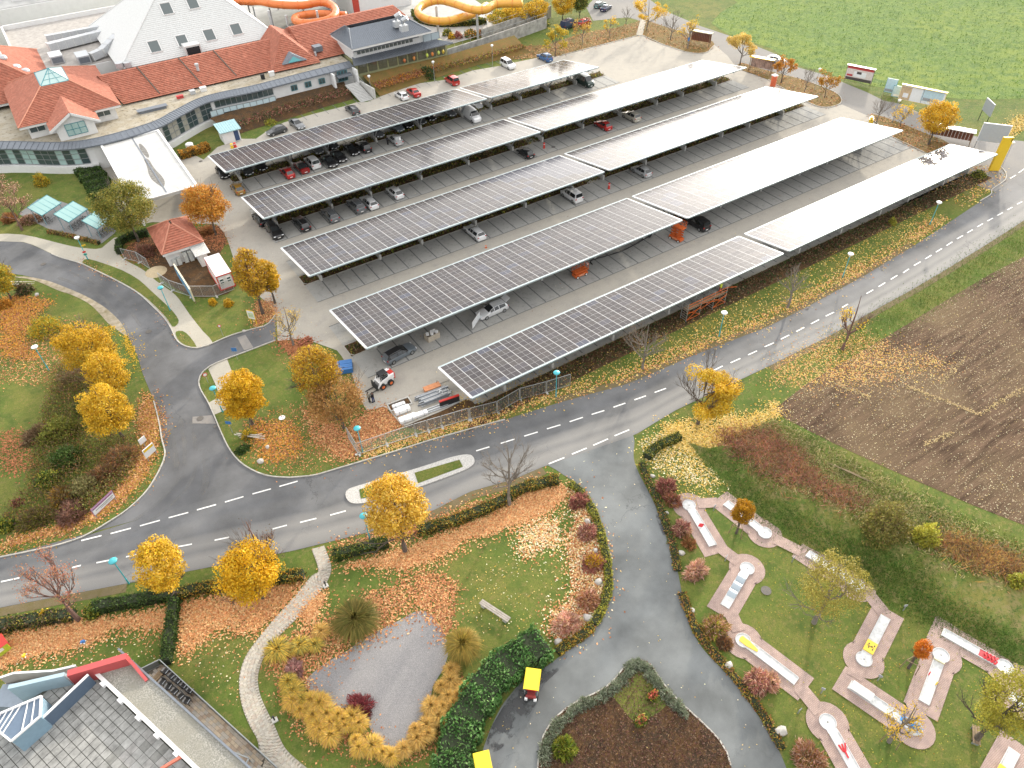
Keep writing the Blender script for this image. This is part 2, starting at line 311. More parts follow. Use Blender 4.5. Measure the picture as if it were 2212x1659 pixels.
# footpath to the road and the pavement along the side road
PA_L = smooth(GW(W('32', 480, 1430, 540, 1610)+W('42', 480, 0, 330, 180, 150, 380, 20, 540)+W('41', 2120, 700, 2065, 900, 2090, 1120, 2160, 1300, 2230, 1440)+W('42', 30, 1700)), 3)
PA_R = smooth(GW(W('32', 590, 1395, 650, 1570)+W('42', 630, 20, 560, 130, 400, 320, 200, 520, 80, 680, 20, 850, 30, 1000, 80, 1130, 160, 1290, 230, 1450, 300, 1540, 440, 1659, 560, 1760)), 3)
PATHM = groundmat('path_joints', [(3, .4, .7, (.2, .19, .15), 4)], base=(.32, .295, .25)); footpath = sheet('footpath', PA_L+PA_R[::-1], .02, PATHM)
sheet('pavement', smooth(GW(W('21', -40, 366, 200, 370, 420, 420, 620, 470, 770, 490, 880, 485, 990, 395, 1100, 410, 1040, 450, 1030, 540, 1100, 600, 1180, 640, 1260, 690, 1350, 770, 1480, 860, 1550, 930, 1640, 1060, 1750, 1200, 1842, 1308, 1720, 1348, 1640, 1343, 1570, 1318, 1520, 1268, 1480, 1178, 1420, 1088, 1320, 988, 1200, 878, 1050, 788, 850, 688, 700, 618, 500, 558, 350, 488, 200, 433, -40, 426)), 2, True), .035, SLABS)
sheet('pavement', GW(W('21', 1960, 1440, 2020, 1590, 1960, 1659)+W('31', 1975, 215, 1850, 268, 1800, 165, 1900, 110, 1860, 0)+W('21', 1800, 1530, 1880, 1470)), .035, SLABS)
sheet('verge', smooth(GW(W('21', 716, 600, 760, 580, 900, 620, 1060, 680, 1200, 760, 1300, 850, 1420, 960, 1500, 1040, 1545, 1110, 1530, 1150, 1490, 1165, 1440, 1090, 1340, 985, 1210, 875, 1060, 785, 860, 685, 730, 625)), 2, True), .06, GRASS)
sheet('verge', smooth(GW(W('21', 1520, 1210, 1580, 1203, 1640, 1250, 1700, 1340, 1640, 1338, 1575, 1310, 1530, 1262)), 2, True), .06, GRASS)
sheet('cycle_parking_ground', GW(W('21', 160, 190, 480, 350, 880, 445, 1010, 340, 760, 160, 520, 80, 330, 60)), .03, mat('grey_paving', (.2, .2, .2), .9))
# the car park
LOT = GW(D2(205, 363, 240, 425, 275, 490, 330, 480)+W('21', 1870, 280, 1900, 310, 1960, 400, 1975, 440)+D2(505, 560, 560, 640, 590, 665, 597, 682)+D2(600, 737)+W('22', 370, 1270, 480, 1290, 700, 1370, 740, 1420, 830, 1570)+W('32', 890, 120, 960, 232, 1030, 216, 1120, 185, 1270, 370, 1400, 315, 1600, 235, 1810, 130))
LOT += [Vector((30.5, 56.4, 0)), Vector((136, 56.4, 0))]
LOT += GW(W('14', 1700, 1560, 1600, 1400, 1400, 1312, 1350, 1320, 1060, 1180, 870, 1005, 640, 905, 500, 930, 350, 890, 0, 690)+W('13', 1950, 600, 1860, 480, 1750, 390, 1690, 455, 1600, 466, 1500, 450, 1300, 385, 1130, 308, 1090, 308, 430, 478, 220, 500)+W('12', 2212, 545, 2110, 570, 1870, 610, 1640, 690, 1420, 720, 1250, 770, 1100, 825, 1010, 862, 960, 882, 870, 885, 760, 920, 500, 985, 240, 1060, 100, 1130)+D2(553, 300, 520, 300, 470, 318, 440, 345, 420, 335, 385, 340, 340, 270, 217, 300))
sheet('access_road', GW(W('13', 700, 180, 640, 60, 760, -60, 1100, -60, 1360, 110, 1640, 230, 1880, 310, 2212, 440)+W('14', 140, 500, 250, 580, 500, 650, 690, 730, 860, 800, 1000, 870, 1150, 900, 1320, 980, 1560, 1100, 1800, 1180, 2000, 1200, 2300, 1230, 2300, 1500, 2060, 1700, 1700, 1560)+[(2046, 330)]+W('14', 1060, 1230, 640, 1000, 0, 800)+W('13', 1900, 600, 1600, 440, 1300, 300, 1180, 200, 1000, 150)), .02, groundmat('pale_asphalt', [(.1, .4, .65, (.24, .23, .215), 4), (4, .5, .8, (.2, .19, .18), 4)], 20, .15, base=(.21, .205, .2)))
lot = sheet('car_park_paving', LOT, .03, PAVE)
BAYM = groundmat('bay_paving', [(.12, .4, .65, (.35, .345, .325), 4), (1.3, .52, .72, (.25, .25, .24), 5), (7, .5, .8, (.38, .375, .355), 4)], 20, .15, base=(.32, .32, .308)); LINE = mat('dark_paver_line', (.13, .135, .14), .9, scale=2)
ROWS = [75.1, 94.25, 113.35, 132.35]              # centre lines of the planted strips (rows four to one)
STRIPX = {75.1: (21, 135), 94.25: (21.9, 133), 113.35: (22.3, 131), 132.35: (23.0, 110)}
for i, yc in enumerate(ROWS):
    x0, x1 = STRIPX[yc]
    for s in (-1, 1):
        ya, yb = yc+s*1.34, yc+s*6.35
        sheet('parking_bays', [(x0, ya), (x1, ya), (x1, yb), (x0, yb)], .045, BAYM)
    mb = MB(); x = 24.5
    while x < x1-1:
        for s in (-1, 1): mb.box((x, yc+s*3.85, .06), (.16, 4.95, .01))
        x += 2.483
    for s in (-1, 1): mb.box(((x0+x1)/2, yc+s*6.42, .06), (x1-x0, .1, .01))
    tag(mb.build('bay_lines', LINE), kind='structure')
sheet('parking_bays', [(30, 56.7), (134, 56.7), (134, 61.8), (30, 61.8)], .045, BAYM)
mb = MB(); x = 24.5+2.483*3
while x < 134: mb.box((x, 59.3, .06), (.16, 5, .01)); x += 2.483
tag(mb.build('bay_lines', LINE), kind='structure')
mb = MB(); x = 42.
while x < 112: mb.box((x, 151.5+(x-42)*.03, .045), (.12, 5, .01)); x += 2.5
tag(mb.build('bay_lines', LINE), kind='structure')
# fields
FIELD = groundmat('crop_field', [(.03, .4, .62, (.15, .20, .03), 4), (.35, .42, .62, (.06, .12, .025), 6), (1.1, .5, .7, (.15, .21, .045), 5), (4., .5, .75, (.18, .23, .07), 4)], 3, 1., base=(.09, .16, .028))
FE = smooth(GW(W('13', 1720, 200, 1880, 300, 2212, 410)+W('14', 120, 480, 260, 560, 520, 640, 800, 720, 1000, 760, 1250, 800, 1500, 840, 1800, 860, 2212, 850, 2400, 840)), 3)
sheet('green_field', FE+[Vector((420, 120, 0)), Vector((600, 500, 0)), Vector((300, 600, 0))]+GW(W('13', 1950, 20, 1800, 110)), .02, FIELD)
m, t, b = nodes('ploughed_soil'); p = pos(t); MATS['ploughed_soil'] = m; b.inputs['Roughness'].default_value = 1; b.inputs['Specular IOR Level'].default_value = .1
dv = G(3500*.576, 1440*.576)-G(2900*.576, 1700*.576); fa = math.atan2(dv.y, dv.x)
mp = t.nodes.new('ShaderNodeMapping'); mp.inputs['Rotation'].default_value = (0, 0, -fa); mp.inputs['Scale'].default_value = (.12, 1, 1); t.links.new(p, mp.inputs[0])
n1 = noise(t, 1.6, 5, .6, mp.outputs[0]); r1 = ramp(t, [(.35, (.062, .040, .027)), (.62, (.145, .096, .064)), (.8, (.22, .155, .105))]); t.links.new(n1.outputs[0], r1.inputs[0])
n2 = noise(t, .09, 4, .6, p); r2 = ramp(t, [(.42, (0, 0, 0)), (.7, (1, 1, 1))]); t.links.new(n2.outputs[0], r2.inputs[0]); cc = mixc(t, r1.outputs[0], (.16, .115, .07), r2.outputs[0])
t.links.new(cc, b.inputs['Base Color']); n3 = noise(t, 5, 6, .7, mp.outputs[0]); bump(t, b, n3.outputs[0], .9, .25)
PL = smooth(GW(W('34', 30, 235, 380, 420, 750, 600, 1100, 760, 1500, 930, 1800, 1060, 2212, 1220, 2500, 1330)), 2)
PLOUGH = PL+GW(W('24', 2600, 330, 2212, 560, 1900, 720, 1500, 960, 1060, 1230, 700, 1440, 340, 1655)); sheet('ploughed_field', PLOUGH, .02, m)
# grassy bank between the crazy-golf course and the field: it rises to a low ridge
def bank(name, lines, m, n=40, seed=1, amp=.12):    # lines: [(points, height)] swept into one sheet of terrain
    cols = []
    for P, h in lines:
        P = np.array([(p[0], p[1]) for p in P]); d = np.r_[0, np.cumsum(np.hypot(*np.diff(P, axis=0).T))]; t = np.linspace(0, d[-1], n)
        cols.append(np.c_[np.interp(t, d, P[:, 0]), np.interp(t, d, P[:, 1]), np.full(n, h)])
    mb = MB(); K = len(cols); sub = 3; V = []
    for i in range(n):
        for k in range(K-1):
            for q in range(sub):
                f = q/sub; p = cols[k][i]*(1-f)+cols[k+1][i]*f; V.append(p)
        V.append(cols[-1][i])
    V = np.array(V); M_ = (K-1)*sub+1; nn = noise2(V[:, :2], 2.2, seed)*amp; edge = (np.arange(len(V)) % M_ == 0) | (np.arange(len(V)) % M_ == M_-1); nn[edge] = 0; V[:, 2] += nn
    mb.add([tuple(v) for v in V], [(i*M_+k, (i+1)*M_+k, (i+1)*M_+k+1, i*M_+k+1) for i in range(n-1) for k in range(M_-1)])
    me = mb.mesh(name, m); me.polygons.foreach_set('use_smooth', [True]*len(me.polygons))
    if me.polygons[len(me.polygons)//2].normal.z < 0: me.flip_normals()
    o = link(bpy.data.objects.new(name, me)); o['kind'] = 'structure'; return o
BANKO = bank('grass_bank', [(smooth(GW(W('33', 1500, 500, 1700, 760, 1900, 920)+W('34', 0, 1200, 300, 1400, 700, 1620)+W('44', 900, 150, 1450, 370, 1900, 650, 2300, 900)), 2), .01), (smooth(GW(W('33', 1700, 560, 1950, 700, 2212, 900)+W('34', 300, 1120, 800, 1350, 1300, 1560)+W('44', 1500, 80, 2000, 330, 2400, 560), .5), 2), .5), (smooth(GW(W('33', 1900, 520, 2100, 640)+W('34', 0, 850, 450, 1000, 900, 1250, 1350, 1480, 1800, 1640)+W('44', 2000, 80, 2400, 300), .8), 2), .8), (smooth(GW(W('33', 2150, 400)+W('34', 30, 300, 500, 560, 1000, 830, 1500, 1100, 2000, 1360, 2500, 1600)), 2), .05)], ROUGHG, 60, 5)
sheet('dirt_track', smooth(GW(W('34', 480, 680, 700, 760, 960, 890, 1000, 905, 820, 830, 600, 730), .3), 2, True), .5, groundmat('track_earth', [(2, .4, .7, (.22, .17, .11), 5)], base=(.16, .12, .075)))
# traffic island in the main road
ISL = smooth(GW(W('32', 775, 960, 800, 915, 900, 880, 1100, 820, 1290, 765, 1500, 700, 1700, 635, 1830, 615, 1880, 640, 1885, 690, 1830, 735, 1700, 790, 1440, 885, 1200, 970, 980, 1025, 850, 1038, 795, 1010)), 3, True)
ti = thing('traffic_island', 'long kerbed traffic island with two grass beds in the middle of the main road', 'traffic island', (0, 0, 0))
mb = MB(); mb.prism([(p.x, p.y) for p in ISL], .0, .15); mb.build('kerb', mat('pale_sett', (.42, .41, .39), .9, scale=6, var=.3), ti)
for P in (W('32', 892, 912, 1288, 795, 1345, 880, 1100, 960, 905, 990), W('32', 1370, 768, 1758, 655, 1788, 715, 1400, 858)):
    mb = MB(); mb.prism([(p.x, p.y) for p in GW(P, .15)], .1, .19); mb.build('grass_bed', GRASS, ti)
# road markings
PAINT = mat('white_road_paint', (.72, .72, .7), .7, var=.12, scale=3)
def dashes(name, rc, *a):
    mb = MB()
    P = W(rc, *a)
    for i in range(0, len(P)-1, 2):
        p, q = G(*P[i]), G(*P[i+1]); mb.bar((p.x, p.y, .046), (q.x, q.y, .046), .16, .008)
    return mb
def lines(*rows):
    mb = MB()
    for rc, *a in rows:
        P = W(rc, *a)
        for i in range(0, len(P)-1, 2):
            p, q = G(*P[i]), G(*P[i+1]); mb.bar((p.x, p.y, .046), (q.x, q.y, .046), .17, .008)
    tag(mb.build('lane_marking', PAINT), kind='structure')
lines(('31', 704, 1355, 878, 1312, 957, 1295, 1132, 1248, 1210, 1228, 1383, 1180, 1458, 1158, 1628, 1112, 1703, 1090, 1868, 1044, 1945, 1022, 2105, 975), ('32', -30, 952, 130, 908, 203, 887, 360, 842))
lines(('31', 625, 1588, 700, 1570, 835, 1547, 968, 1520, 1090, 1496, 1180, 1478, 1440, 1428, 1660, 1385, 1855, 1352, 1980, 1326), ('32', 145, 1255, 268, 1222, 382, 1198, 522, 1163, 642, 1135, 777, 1098, 1903, 580, 2017, 545, 2115, 515, 2235, 478), ('33', 105, 453, 222, 417, 302, 390, 418, 355, 498, 328, 612, 290, 688, 265, 798, 231, 876, 203, 980, 167, 1057, 140, 1157, 104, 1232, 75, 1330, 40),
      ('23', 1600, 1610, 1680, 1570, 1740, 1545, 1820, 1505, 1888, 1478, 1972, 1440, 2040, 1410, 2117, 1374, 2182, 1340, 2262, 1305), ('24', 108, 1275, 183, 1238, 243, 1208, 312, 1172, 370, 1142, 440, 1105, 498, 1075, 570, 1040, 640, 1000, 690, 970, 850, 880, 908, 847, 955, 820, 1012, 785, 1060, 757, 1117, 722, 1167, 700, 1217, 666, 1260, 638, 1318, 604, 1358, 580, 1412, 547, 1450, 522, 1502, 490, 1542, 465, 1592, 433, 1632, 407, 1683, 378, 1720, 355, 1768, 327, 1808, 303, 1855, 275, 1895, 253, 1942, 227, 1980, 205, 2027, 180, 2067, 157, 2110, 133, 2150, 108, 2195, 85), ('41', 10, 52, 170, 18), ('14', 2090, 1545, 2140, 1515, 2165, 1495, 2215, 1460))
lines(('33', 318, 692, 452, 638, 518, 608, 645, 556, 702, 532, 830, 476, 886, 450, 1013, 397))
m, t, b = nodes('tyre_dust'); MATS['tyre_dust'] = m; b.inputs['Base Color'].default_value = (.22, .215, .205, 1); b.inputs['Roughness'].default_value = .9; _n = noise(t, .35, 5, .6, pos(t)); _r = ramp(t, [(.4, (0, 0, 0)), (.75, (.5, .5, .5))]); t.links.new(_n.outputs[0], _r.inputs[0]); t.links.new(_r.outputs[0], b.inputs['Alpha'])
for k, (P, w_) in enumerate(((W('31', 1560, 300, 1600, 640, 1520, 860, 1330, 1060, 1050, 1240, 700, 1390), .5), (W('31', 1650, 320, 1700, 640, 1640, 860, 1470, 1050, 1200, 1250, 850, 1400), .45), (W('31', 1760, 560, 1790, 760, 1760, 900, 1700, 980), .9), (W('31', 1300, 30, 1420, 240, 1500, 500, 1530, 760), .6), (W('21', 500, 740, 800, 860, 980, 1020, 1130, 1260), .6), (W('21', 420, 620, 760, 760, 1030, 920, 1220, 1160), .45))): P = smooth(GW(P), 6); sheet('tyre_tracks', offset(P, w_/2)+offset(P, -w_/2)[::-1], .036+.001*k, m)
# kerbs laid stone by stone
KERBM = mat('kerb_granite', (.40, .385, .35), .9, var=.2, scale=2)
_k = MB(); _k.box((.5, 0, .065), (.975, .14, .13)); KME = _k.mesh('kerb_stone', KERBM)
_k = MB(); _k.box((.5, 0, .04), (.98, .12, .08)); KLOW = _k.mesh('kerb_stone', KERBM)
def kerb(name, pts, me=KME, step=1.0, limit=300):
    root = bpy.data.objects.new(name, None); C.objects.link(root); root['kind'] = 'structure'; cnt = 0
    P = [Vector((p[0], p[1])) for p in pts]
    segs = []; acc = []
    d = [0]
    for i in range(1, len(P)): d.append(d[-1]+(P[i]-P[i-1]).length)
    n = max(1, int(d[-1]/step))
    def at(s):
        for i in range(1, len(P)):
            if s <= d[i]+1e-6: f = (s-d[i-1])/max(1e-6, d[i]-d[i-1]); return P[i-1].lerp(P[i], f)
        return P[-1]
    L = d[-1]/n
    for i in range(n):
        a, b = at(i*L), at((i+1)*L); v = b-a
        if v.length < .05: continue
        put('kerb_stone', me, root, (a.x, a.y, .015), (0, 0, math.atan2(v.y, v.x)), (v.length, 1, U(.9, 1.1))); cnt += 1
        if cnt >= limit: break
    return root
kerb('kerb', SR_OUT[8:]); kerb('kerb', SR_IN2); kerb('kerb', SR_LEFT[:40])
kerb('kerb', GW(W('32', 300, 812, 500, 795, 700, 735, 900, 675, 1200, 585, 1500, 490, 1800, 405, 2150, 310)))
kerb('kerb', GW(W('13', 430, 478, 1090, 308, 1130, 308, 1300, 385, 1500, 450, 1600, 466, 1690, 455, 1750, 390)))
kerb('kerb', smooth(GW(W('14', 0, 690, 350, 890, 500, 930, 610, 905, 635, 860, 560, 790, 300, 690)), 3))
kerb('kerb', GW(W('14', 870, 1005, 1060, 1180, 1350, 1320)))
kerb('kerb', smooth(GW(W('24', 1830, 80, 1930, 20)+W('14', 1930, 1640, 2045, 1560, 2050, 1490, 1990, 1425)), 3))
kerb('kerb', BED[2:-2], KLOW); kerb('kerb', GW(W('32', 1030, 215, 1120, 185, 1270, 370, 1400, 315, 1600, 235, 1810, 130)), KLOW)
# planted strips under the solar roofs: kerb stones round dark soil
for yc in ROWS:
    x0, x1 = STRIPX[yc]
    xs = [(x0, 76), (78, x1)]
    for a, b in xs:
        sheet('planting_strip', [(a, yc-1.33), (b, yc-1.33), (b, yc+1.33), (a, yc+1.33)], .065, SOIL)
        kerb('kerb', [(a, yc+1.3), (a, yc-1.3), (b, yc-1.3), (b, yc+1.3)], KLOW, 1.0, 120); kerb('kerb', [(b, yc+1.36), (a, yc+1.36)], KLOW, 2.)
sheet('site_soil', GW(W('32', 1270, 374, 1400, 320, 1810, 134, 2000, 40, 2212, -40, 2212, 190, 1842, 300, 1607, 372, 1490, 406)), .02, SOIL)
sheet('planting_strip', [(27, 53.2), (135, 53.2), (135, 56.3), (31, 56.3), (28, 55)], .05, SOIL)
# islands of leaf-strewn grass round the car park
AUT = groundmat('leafy_grass', [(.3, .4, .62, (.20, .115, .04), 5), (1.6, .45, .7, (.13, .12, .03), 5), (5, .5, .75, (.24, .13, .05), 4)], 9, .6, base=(.13, .10, .035))
ISLA = smooth(GW(W('13', 1130, 306, 1300, 383, 1500, 448, 1600, 464, 1690, 453, 1750, 390, 1700, 340, 1560, 300, 1350, 240, 1200, 190, 1160, 175)), 2, True)
ISLB = smooth(GW(W('14', 0, 690, 350, 890, 500, 930, 610, 905, 635, 860, 560, 790, 300, 690, 100, 640, -80, 590)+W('13', 1990, 545, 1940, 580, 2020, 620)), 2, True)
ISLC = smooth(GW(W('14', 870, 1003, 1060, 1180, 1350, 1318, 1420, 1310, 1560, 1240, 1400, 1170, 1130, 1060, 960, 1000)), 2, True)
ISLD = smooth(GW(W('24', 1000, 160, 1500, -80)+W('14', 1700, 1560, 1800, 1420, 1900, 1400, 1990, 1425, 2050, 1490, 2045, 1560, 1930, 1650)+W('24', 1800, 95, 1600, 235, 1270, 455, 1000, 610)), 2, True)
for q in (ISLA, ISLB, ISLC): sheet('verge', q, .07, AUT)
BANKN = smooth(GW(W('13', 220, 500, 430, 480, 1090, 308, 1075, 290, 1110, 180, 900, 240, 600, 290, 300, 390, 0, 400, -40, 520)), 1, True)
sheet('verge', BANKN, .05, AUT)
sheet('footpath', GW(W('13', 1112, 168, 1160, 172, 1128, 308, 1072, 302)), .075, SLABS)
# bare shoulder on both sides of the main road, gravel bed of the garden
SH = groundmat('verge_earth', [(1., .4, .7, (.12, .10, .04), 5)], base=(.15, .12, .07))
sheet('road_shoulder', offset(R_LO[:3], 0)+offset(R_LO[:3], -1.)[::-1], .015, SH)
LR = R_LO[4:9]; sheet('road_shoulder', offset(LR, 0)+offset(LR, -1.1)[::-1], .016, SH); LR = R_LO[11:]; sheet('road_shoulder', offset(LR, 0)+offset(LR, -.9)[::-1], .016, SH)
UPR = R_UP[14:21]; sheet('road_shoulder', offset(UPR, 0)+offset(UPR, 1.)[::-1], .016, SH)
GBED = smooth(GW(W('42', 420, 930, 480, 850, 620, 740, 800, 640, 900, 560, 1060, 470, 1230, 390, 1330, 330, 1430, 300, 1520, 340, 1600, 440, 1650, 560, 1660, 680, 1610, 820, 1530, 950, 1500, 1100, 1420, 1250, 1350, 1350, 1310, 1450, 1230, 1540, 1150, 1520, 1040, 1420, 980, 1300, 960, 1220, 860, 1160, 700, 1130, 560, 1060, 460, 1000)), 2, True)
sheet('gravel_bed', GBED, .03, GRAVEL)
# ---------------------------------------------------------------- solar roofs
m, t, b = nodes('solar_glass'); MATS['solar_glass'] = m
tc = t.nodes.new('ShaderNodeTexCoord'); br = t.nodes.new('ShaderNodeTexBrick'); br.offset = 0; br.inputs['Scale'].default_value = 1; br.inputs['Mortar Size'].default_value = .006; br.inputs['Brick Width'].default_value = .163; br.inputs['Row Height'].default_value = .163
br.inputs['Color1'].default_value = (.062, .056, .056, 1); br.inputs['Color2'].default_value = (.070, .063, .062, 1); br.inputs['Mortar'].default_value = (.10, .10, .105, 1)
t.links.new(tc.outputs['Object'], br.inputs['Vector']); oi = t.nodes.new('ShaderNodeObjectInfo'); rr = ramp(t, [(0, (.75, .74, .8)), (.55, (1, 1, 1)), (.85, (1.05, 1, 1.0)), (1, (1.0, 1.15, 1.5))]); t.links.new(oi.outputs['Random'], rr.inputs[0])
t.links.new(mixc(t, br.outputs[0], rr.outputs[0], 1., 'MULTIPLY'), b.inputs['Base Color']); b.inputs['Roughness'].default_value = .17; b.inputs['Specular IOR Level'].default_value = .15
n = noise(t, .35, 3, .5, pos(t)); bump(t, b, n.outputs[0], .006, .3)
PFRAME = mat('panel_frame', (.52, .525, .53), .6, var=.05); TRIM = mat('galvanised_trim', (.36, .43, .45), .5, .3, var=.1); WTRIM = mat('white_edge_sheet', (.54, .55, .56), .55, var=.08); STEEL = mat('galvanised_steel', (.36, .38, .40), .5, .5, var=.15); CONC = mat('cast_concrete', (.46, .455, .43), .9, var=.14, scale=2)
SLOPE = math.radians(9.4)
def panel_mesh(px, py):
    mb = MB(); bx, by, g = .04, .014, .011; z = .035
    mb.box((px/2, py/2, z/2), (px-.012, py-.006, z), 0)
    for a, c in ((bx, px/2-g), (px/2+g, px-bx)): mb.quad((a, by, z+.003), (c, by, z+.003), (c, py-by, z+.003), (a, py-by, z+.003), 1)
    return mb
def canopy(label, x0, x1, yf, yn, nx, ny, fins, yc, finh=.95):
    zf = 2.62; zn = zf+(yf-yn)*math.tan(SLOPE); Ls = (yf-yn)/math.cos(SLOPE)
    root = thing('solar_canopy', label, 'solar carport', ((x0+x1)/2, yc, 0), 0, 'solar roofs over the parking rows'); ox, oy = (x0+x1)/2, yc
    def zt(y): return zf+(yf-y)*math.tan(SLOPE)
    L = lambda x, y, z: (x-ox, y-oy, z)
    e = .2; px = (x1-x0-2*e)/nx; py = (Ls-.5)/ny; pb = panel_mesh(px, py); me = pb.mesh('solar_panel', [PFRAME, MATS['solar_glass']])
    cells = sorted(((i, j) for i in range(nx) for j in range(ny)), key=lambda c: (x0+c[0]*px)**2+(yn+c[1]*py)**2)
    Mrot = Matrix.Rotation(-SLOPE, 4, 'X')
    def org(i, j): s = .25+j*py; return (x0+e+i*px-ox, yn+s*math.cos(SLOPE)-oy, zn-s*math.sin(SLOPE)+.04)
    for i, j in cells[:300]:
        put('solar_panel', me, root, org(i, j), (-SLOPE+U(-.003, .003), U(-.003, .003), 0))
    if len(cells) > 300:
        mb = MB()
        for i, j in cells[300:]:
            mb.M = Matrix.Translation(org(i, j)) @ Mrot; mb.add(pb.v, pb.f); mb.mi[-len(pb.f):] = pb.mi
        mb.M = None; tag(mb.build('solar_panel', [PFRAME, MATS['solar_glass']], root), kind='stuff')
    mb = MB(); mb.bar(L(x0, yn+.1, zn-.04), L(x1, yn+.1, zn-.04), .22, .2); mb.build('gutter', TRIM, root)
    mb = MB(); mb.bar(L(x0, yf-.1, zf-.02), L(x1, yf-.1, zf-.02), .3, .16); mb.build('eaves_edge', TRIM, root)
    for x in (x0+.05, x1-.05):
        mb = MB(); mb.bar(L(x, yn+.2, zt(yn+.2)-.02), L(x, yf-.2, zt(yf-.2)-.02), .26, .2); mb.build('end_sheet', WTRIM, root)
    mb = MB()
    for k in range(5):
        y = yn+1.+k*(yf-yn-2)/4; mb.bar(L(x0+.2, y, zt(y)-.11), L(x1-.2, y, zt(y)-.11), .09, .16)
    mb.build('purlins', STEEL, root)
    for x in fins:
        if not x0 < x < x1+.1: continue
        mb = MB(); mb.bar(L(x, yn+.5, zt(yn+.5)-.36), L(x, yf-.5, zt(yf-.5)-.36), .16, .3); mb.build('roof_beam', STEEL, root)
        mb = MB(); mb.box((x-ox, yc-oy, finh/2), (.34, 3.5, finh)); mb.build('concrete_footing', CONC, root)
        for s in (-1, 1):
            yt = yc+s*min(3.4, (yf-yn)*.36); mb = MB(); mb.bar(L(x, yc+s*1.2, finh), L(x, yt, zt(yt)-.46), .17, .17); mb.build('strut', STEEL, root)
            mb = MB(); mb.bar(L(x, yc+s*.5, finh), L(x, yc+s*.2, zt(yc)-.5), .14, .14); mb.build('strut', STEEL, root)
    return root
FL = [24.5, 34.4, 41.8, 51.9, 61.9, 71.8]; FR = [78.8, 88.8, 98.6, 108.4, 115.8, 125.6]
CAN = [('long dark solar roof nearest the hall building', 21.4, 74.9, 132.35, 30, FL), ('shortest solar roof, at the back beside the dark green van', 75.9, 103.6, 132.35, 16, [78.8, 86.4, 93.9, 101.3]),
       ('solar roof with black cars at its left end, in the second row from the back', 21.6, 74.9, 113.35, 30, FL), ('glaring solar roof over the red hatchback, second row from the back', 75.9, 128.8, 113.35, 30, FR),
       ('left solar roof of the middle row, over a lone white estate', 21.6, 74.8, 94.25, 30, FL), ('glaring solar roof of the middle row, right one, above the silver hatchback', 75.9, 128.7, 94.25, 30, FR),
       ('solar roof with two orange scissor lifts at its front edge', 21.6, 74.8, 75.1, 30, FL), ('white glaring solar roof with the black people carrier under its left corner', 75.9, 128.7, 75.1, 30, FR)]
for lab, x0, x1, yc, nx, fins in CAN: canopy(lab, x0, x1, yc+6.45, yc-6.55, nx, 12, fins, yc)
canopy('narrow solar roof along the main road with the orange scaffold tower at its edge', 28.3, 81.3, 62.65, 54.1, 30, 8, FL, 58.3); canopy('narrow glaring solar roof along the main road, ending at the yellow pylon', 82.5, 135.2, 62.65, 54.1, 30, 8, [88.8, 98.6, 108.4, 115.8, 125.6, 133], 58.3)
# ---------------------------------------------------------------- cars
GLASS = mat('car_glass', (.015, .018, .02), .05, var=0, spec=.8); TYRE = mat('tyre_rubber', (.02, .02, .02), .85, var=0); RIM = mat('alloy_rim', (.45, .46, .47), .35, .8, var=0); LAMP = mat('clear_lamp', (.75, .77, .8), .12, var=0); TAIL = mat('red_lamp', (.35, .01, .01), .2, var=0); PLATE = mat('number_plate', (.8, .8, .8), .5, var=0); BLACK = mat('black_plastic', (.02, .02, .022), .55, var=0)
PAINTS = {'white': (.74, .75, .76), 'silver': (.42, .43, .44), 'beige silver': (.42, .40, .34), 'grey': (.13, .14, .15), 'dark grey': (.05, .055, .06), 'black': (.012, .012, .014), 'red': (.42, .015, .012), 'dark red': (.25, .012, .012), 'mustard': (.28, .15, .02), 'blue': (.02, .10, .27), 'navy': (.02, .035, .09), 'dark green': (.012, .035, .03), 'blue grey': (.16, .19, .22), 'teal': (.05, .13, .14)}
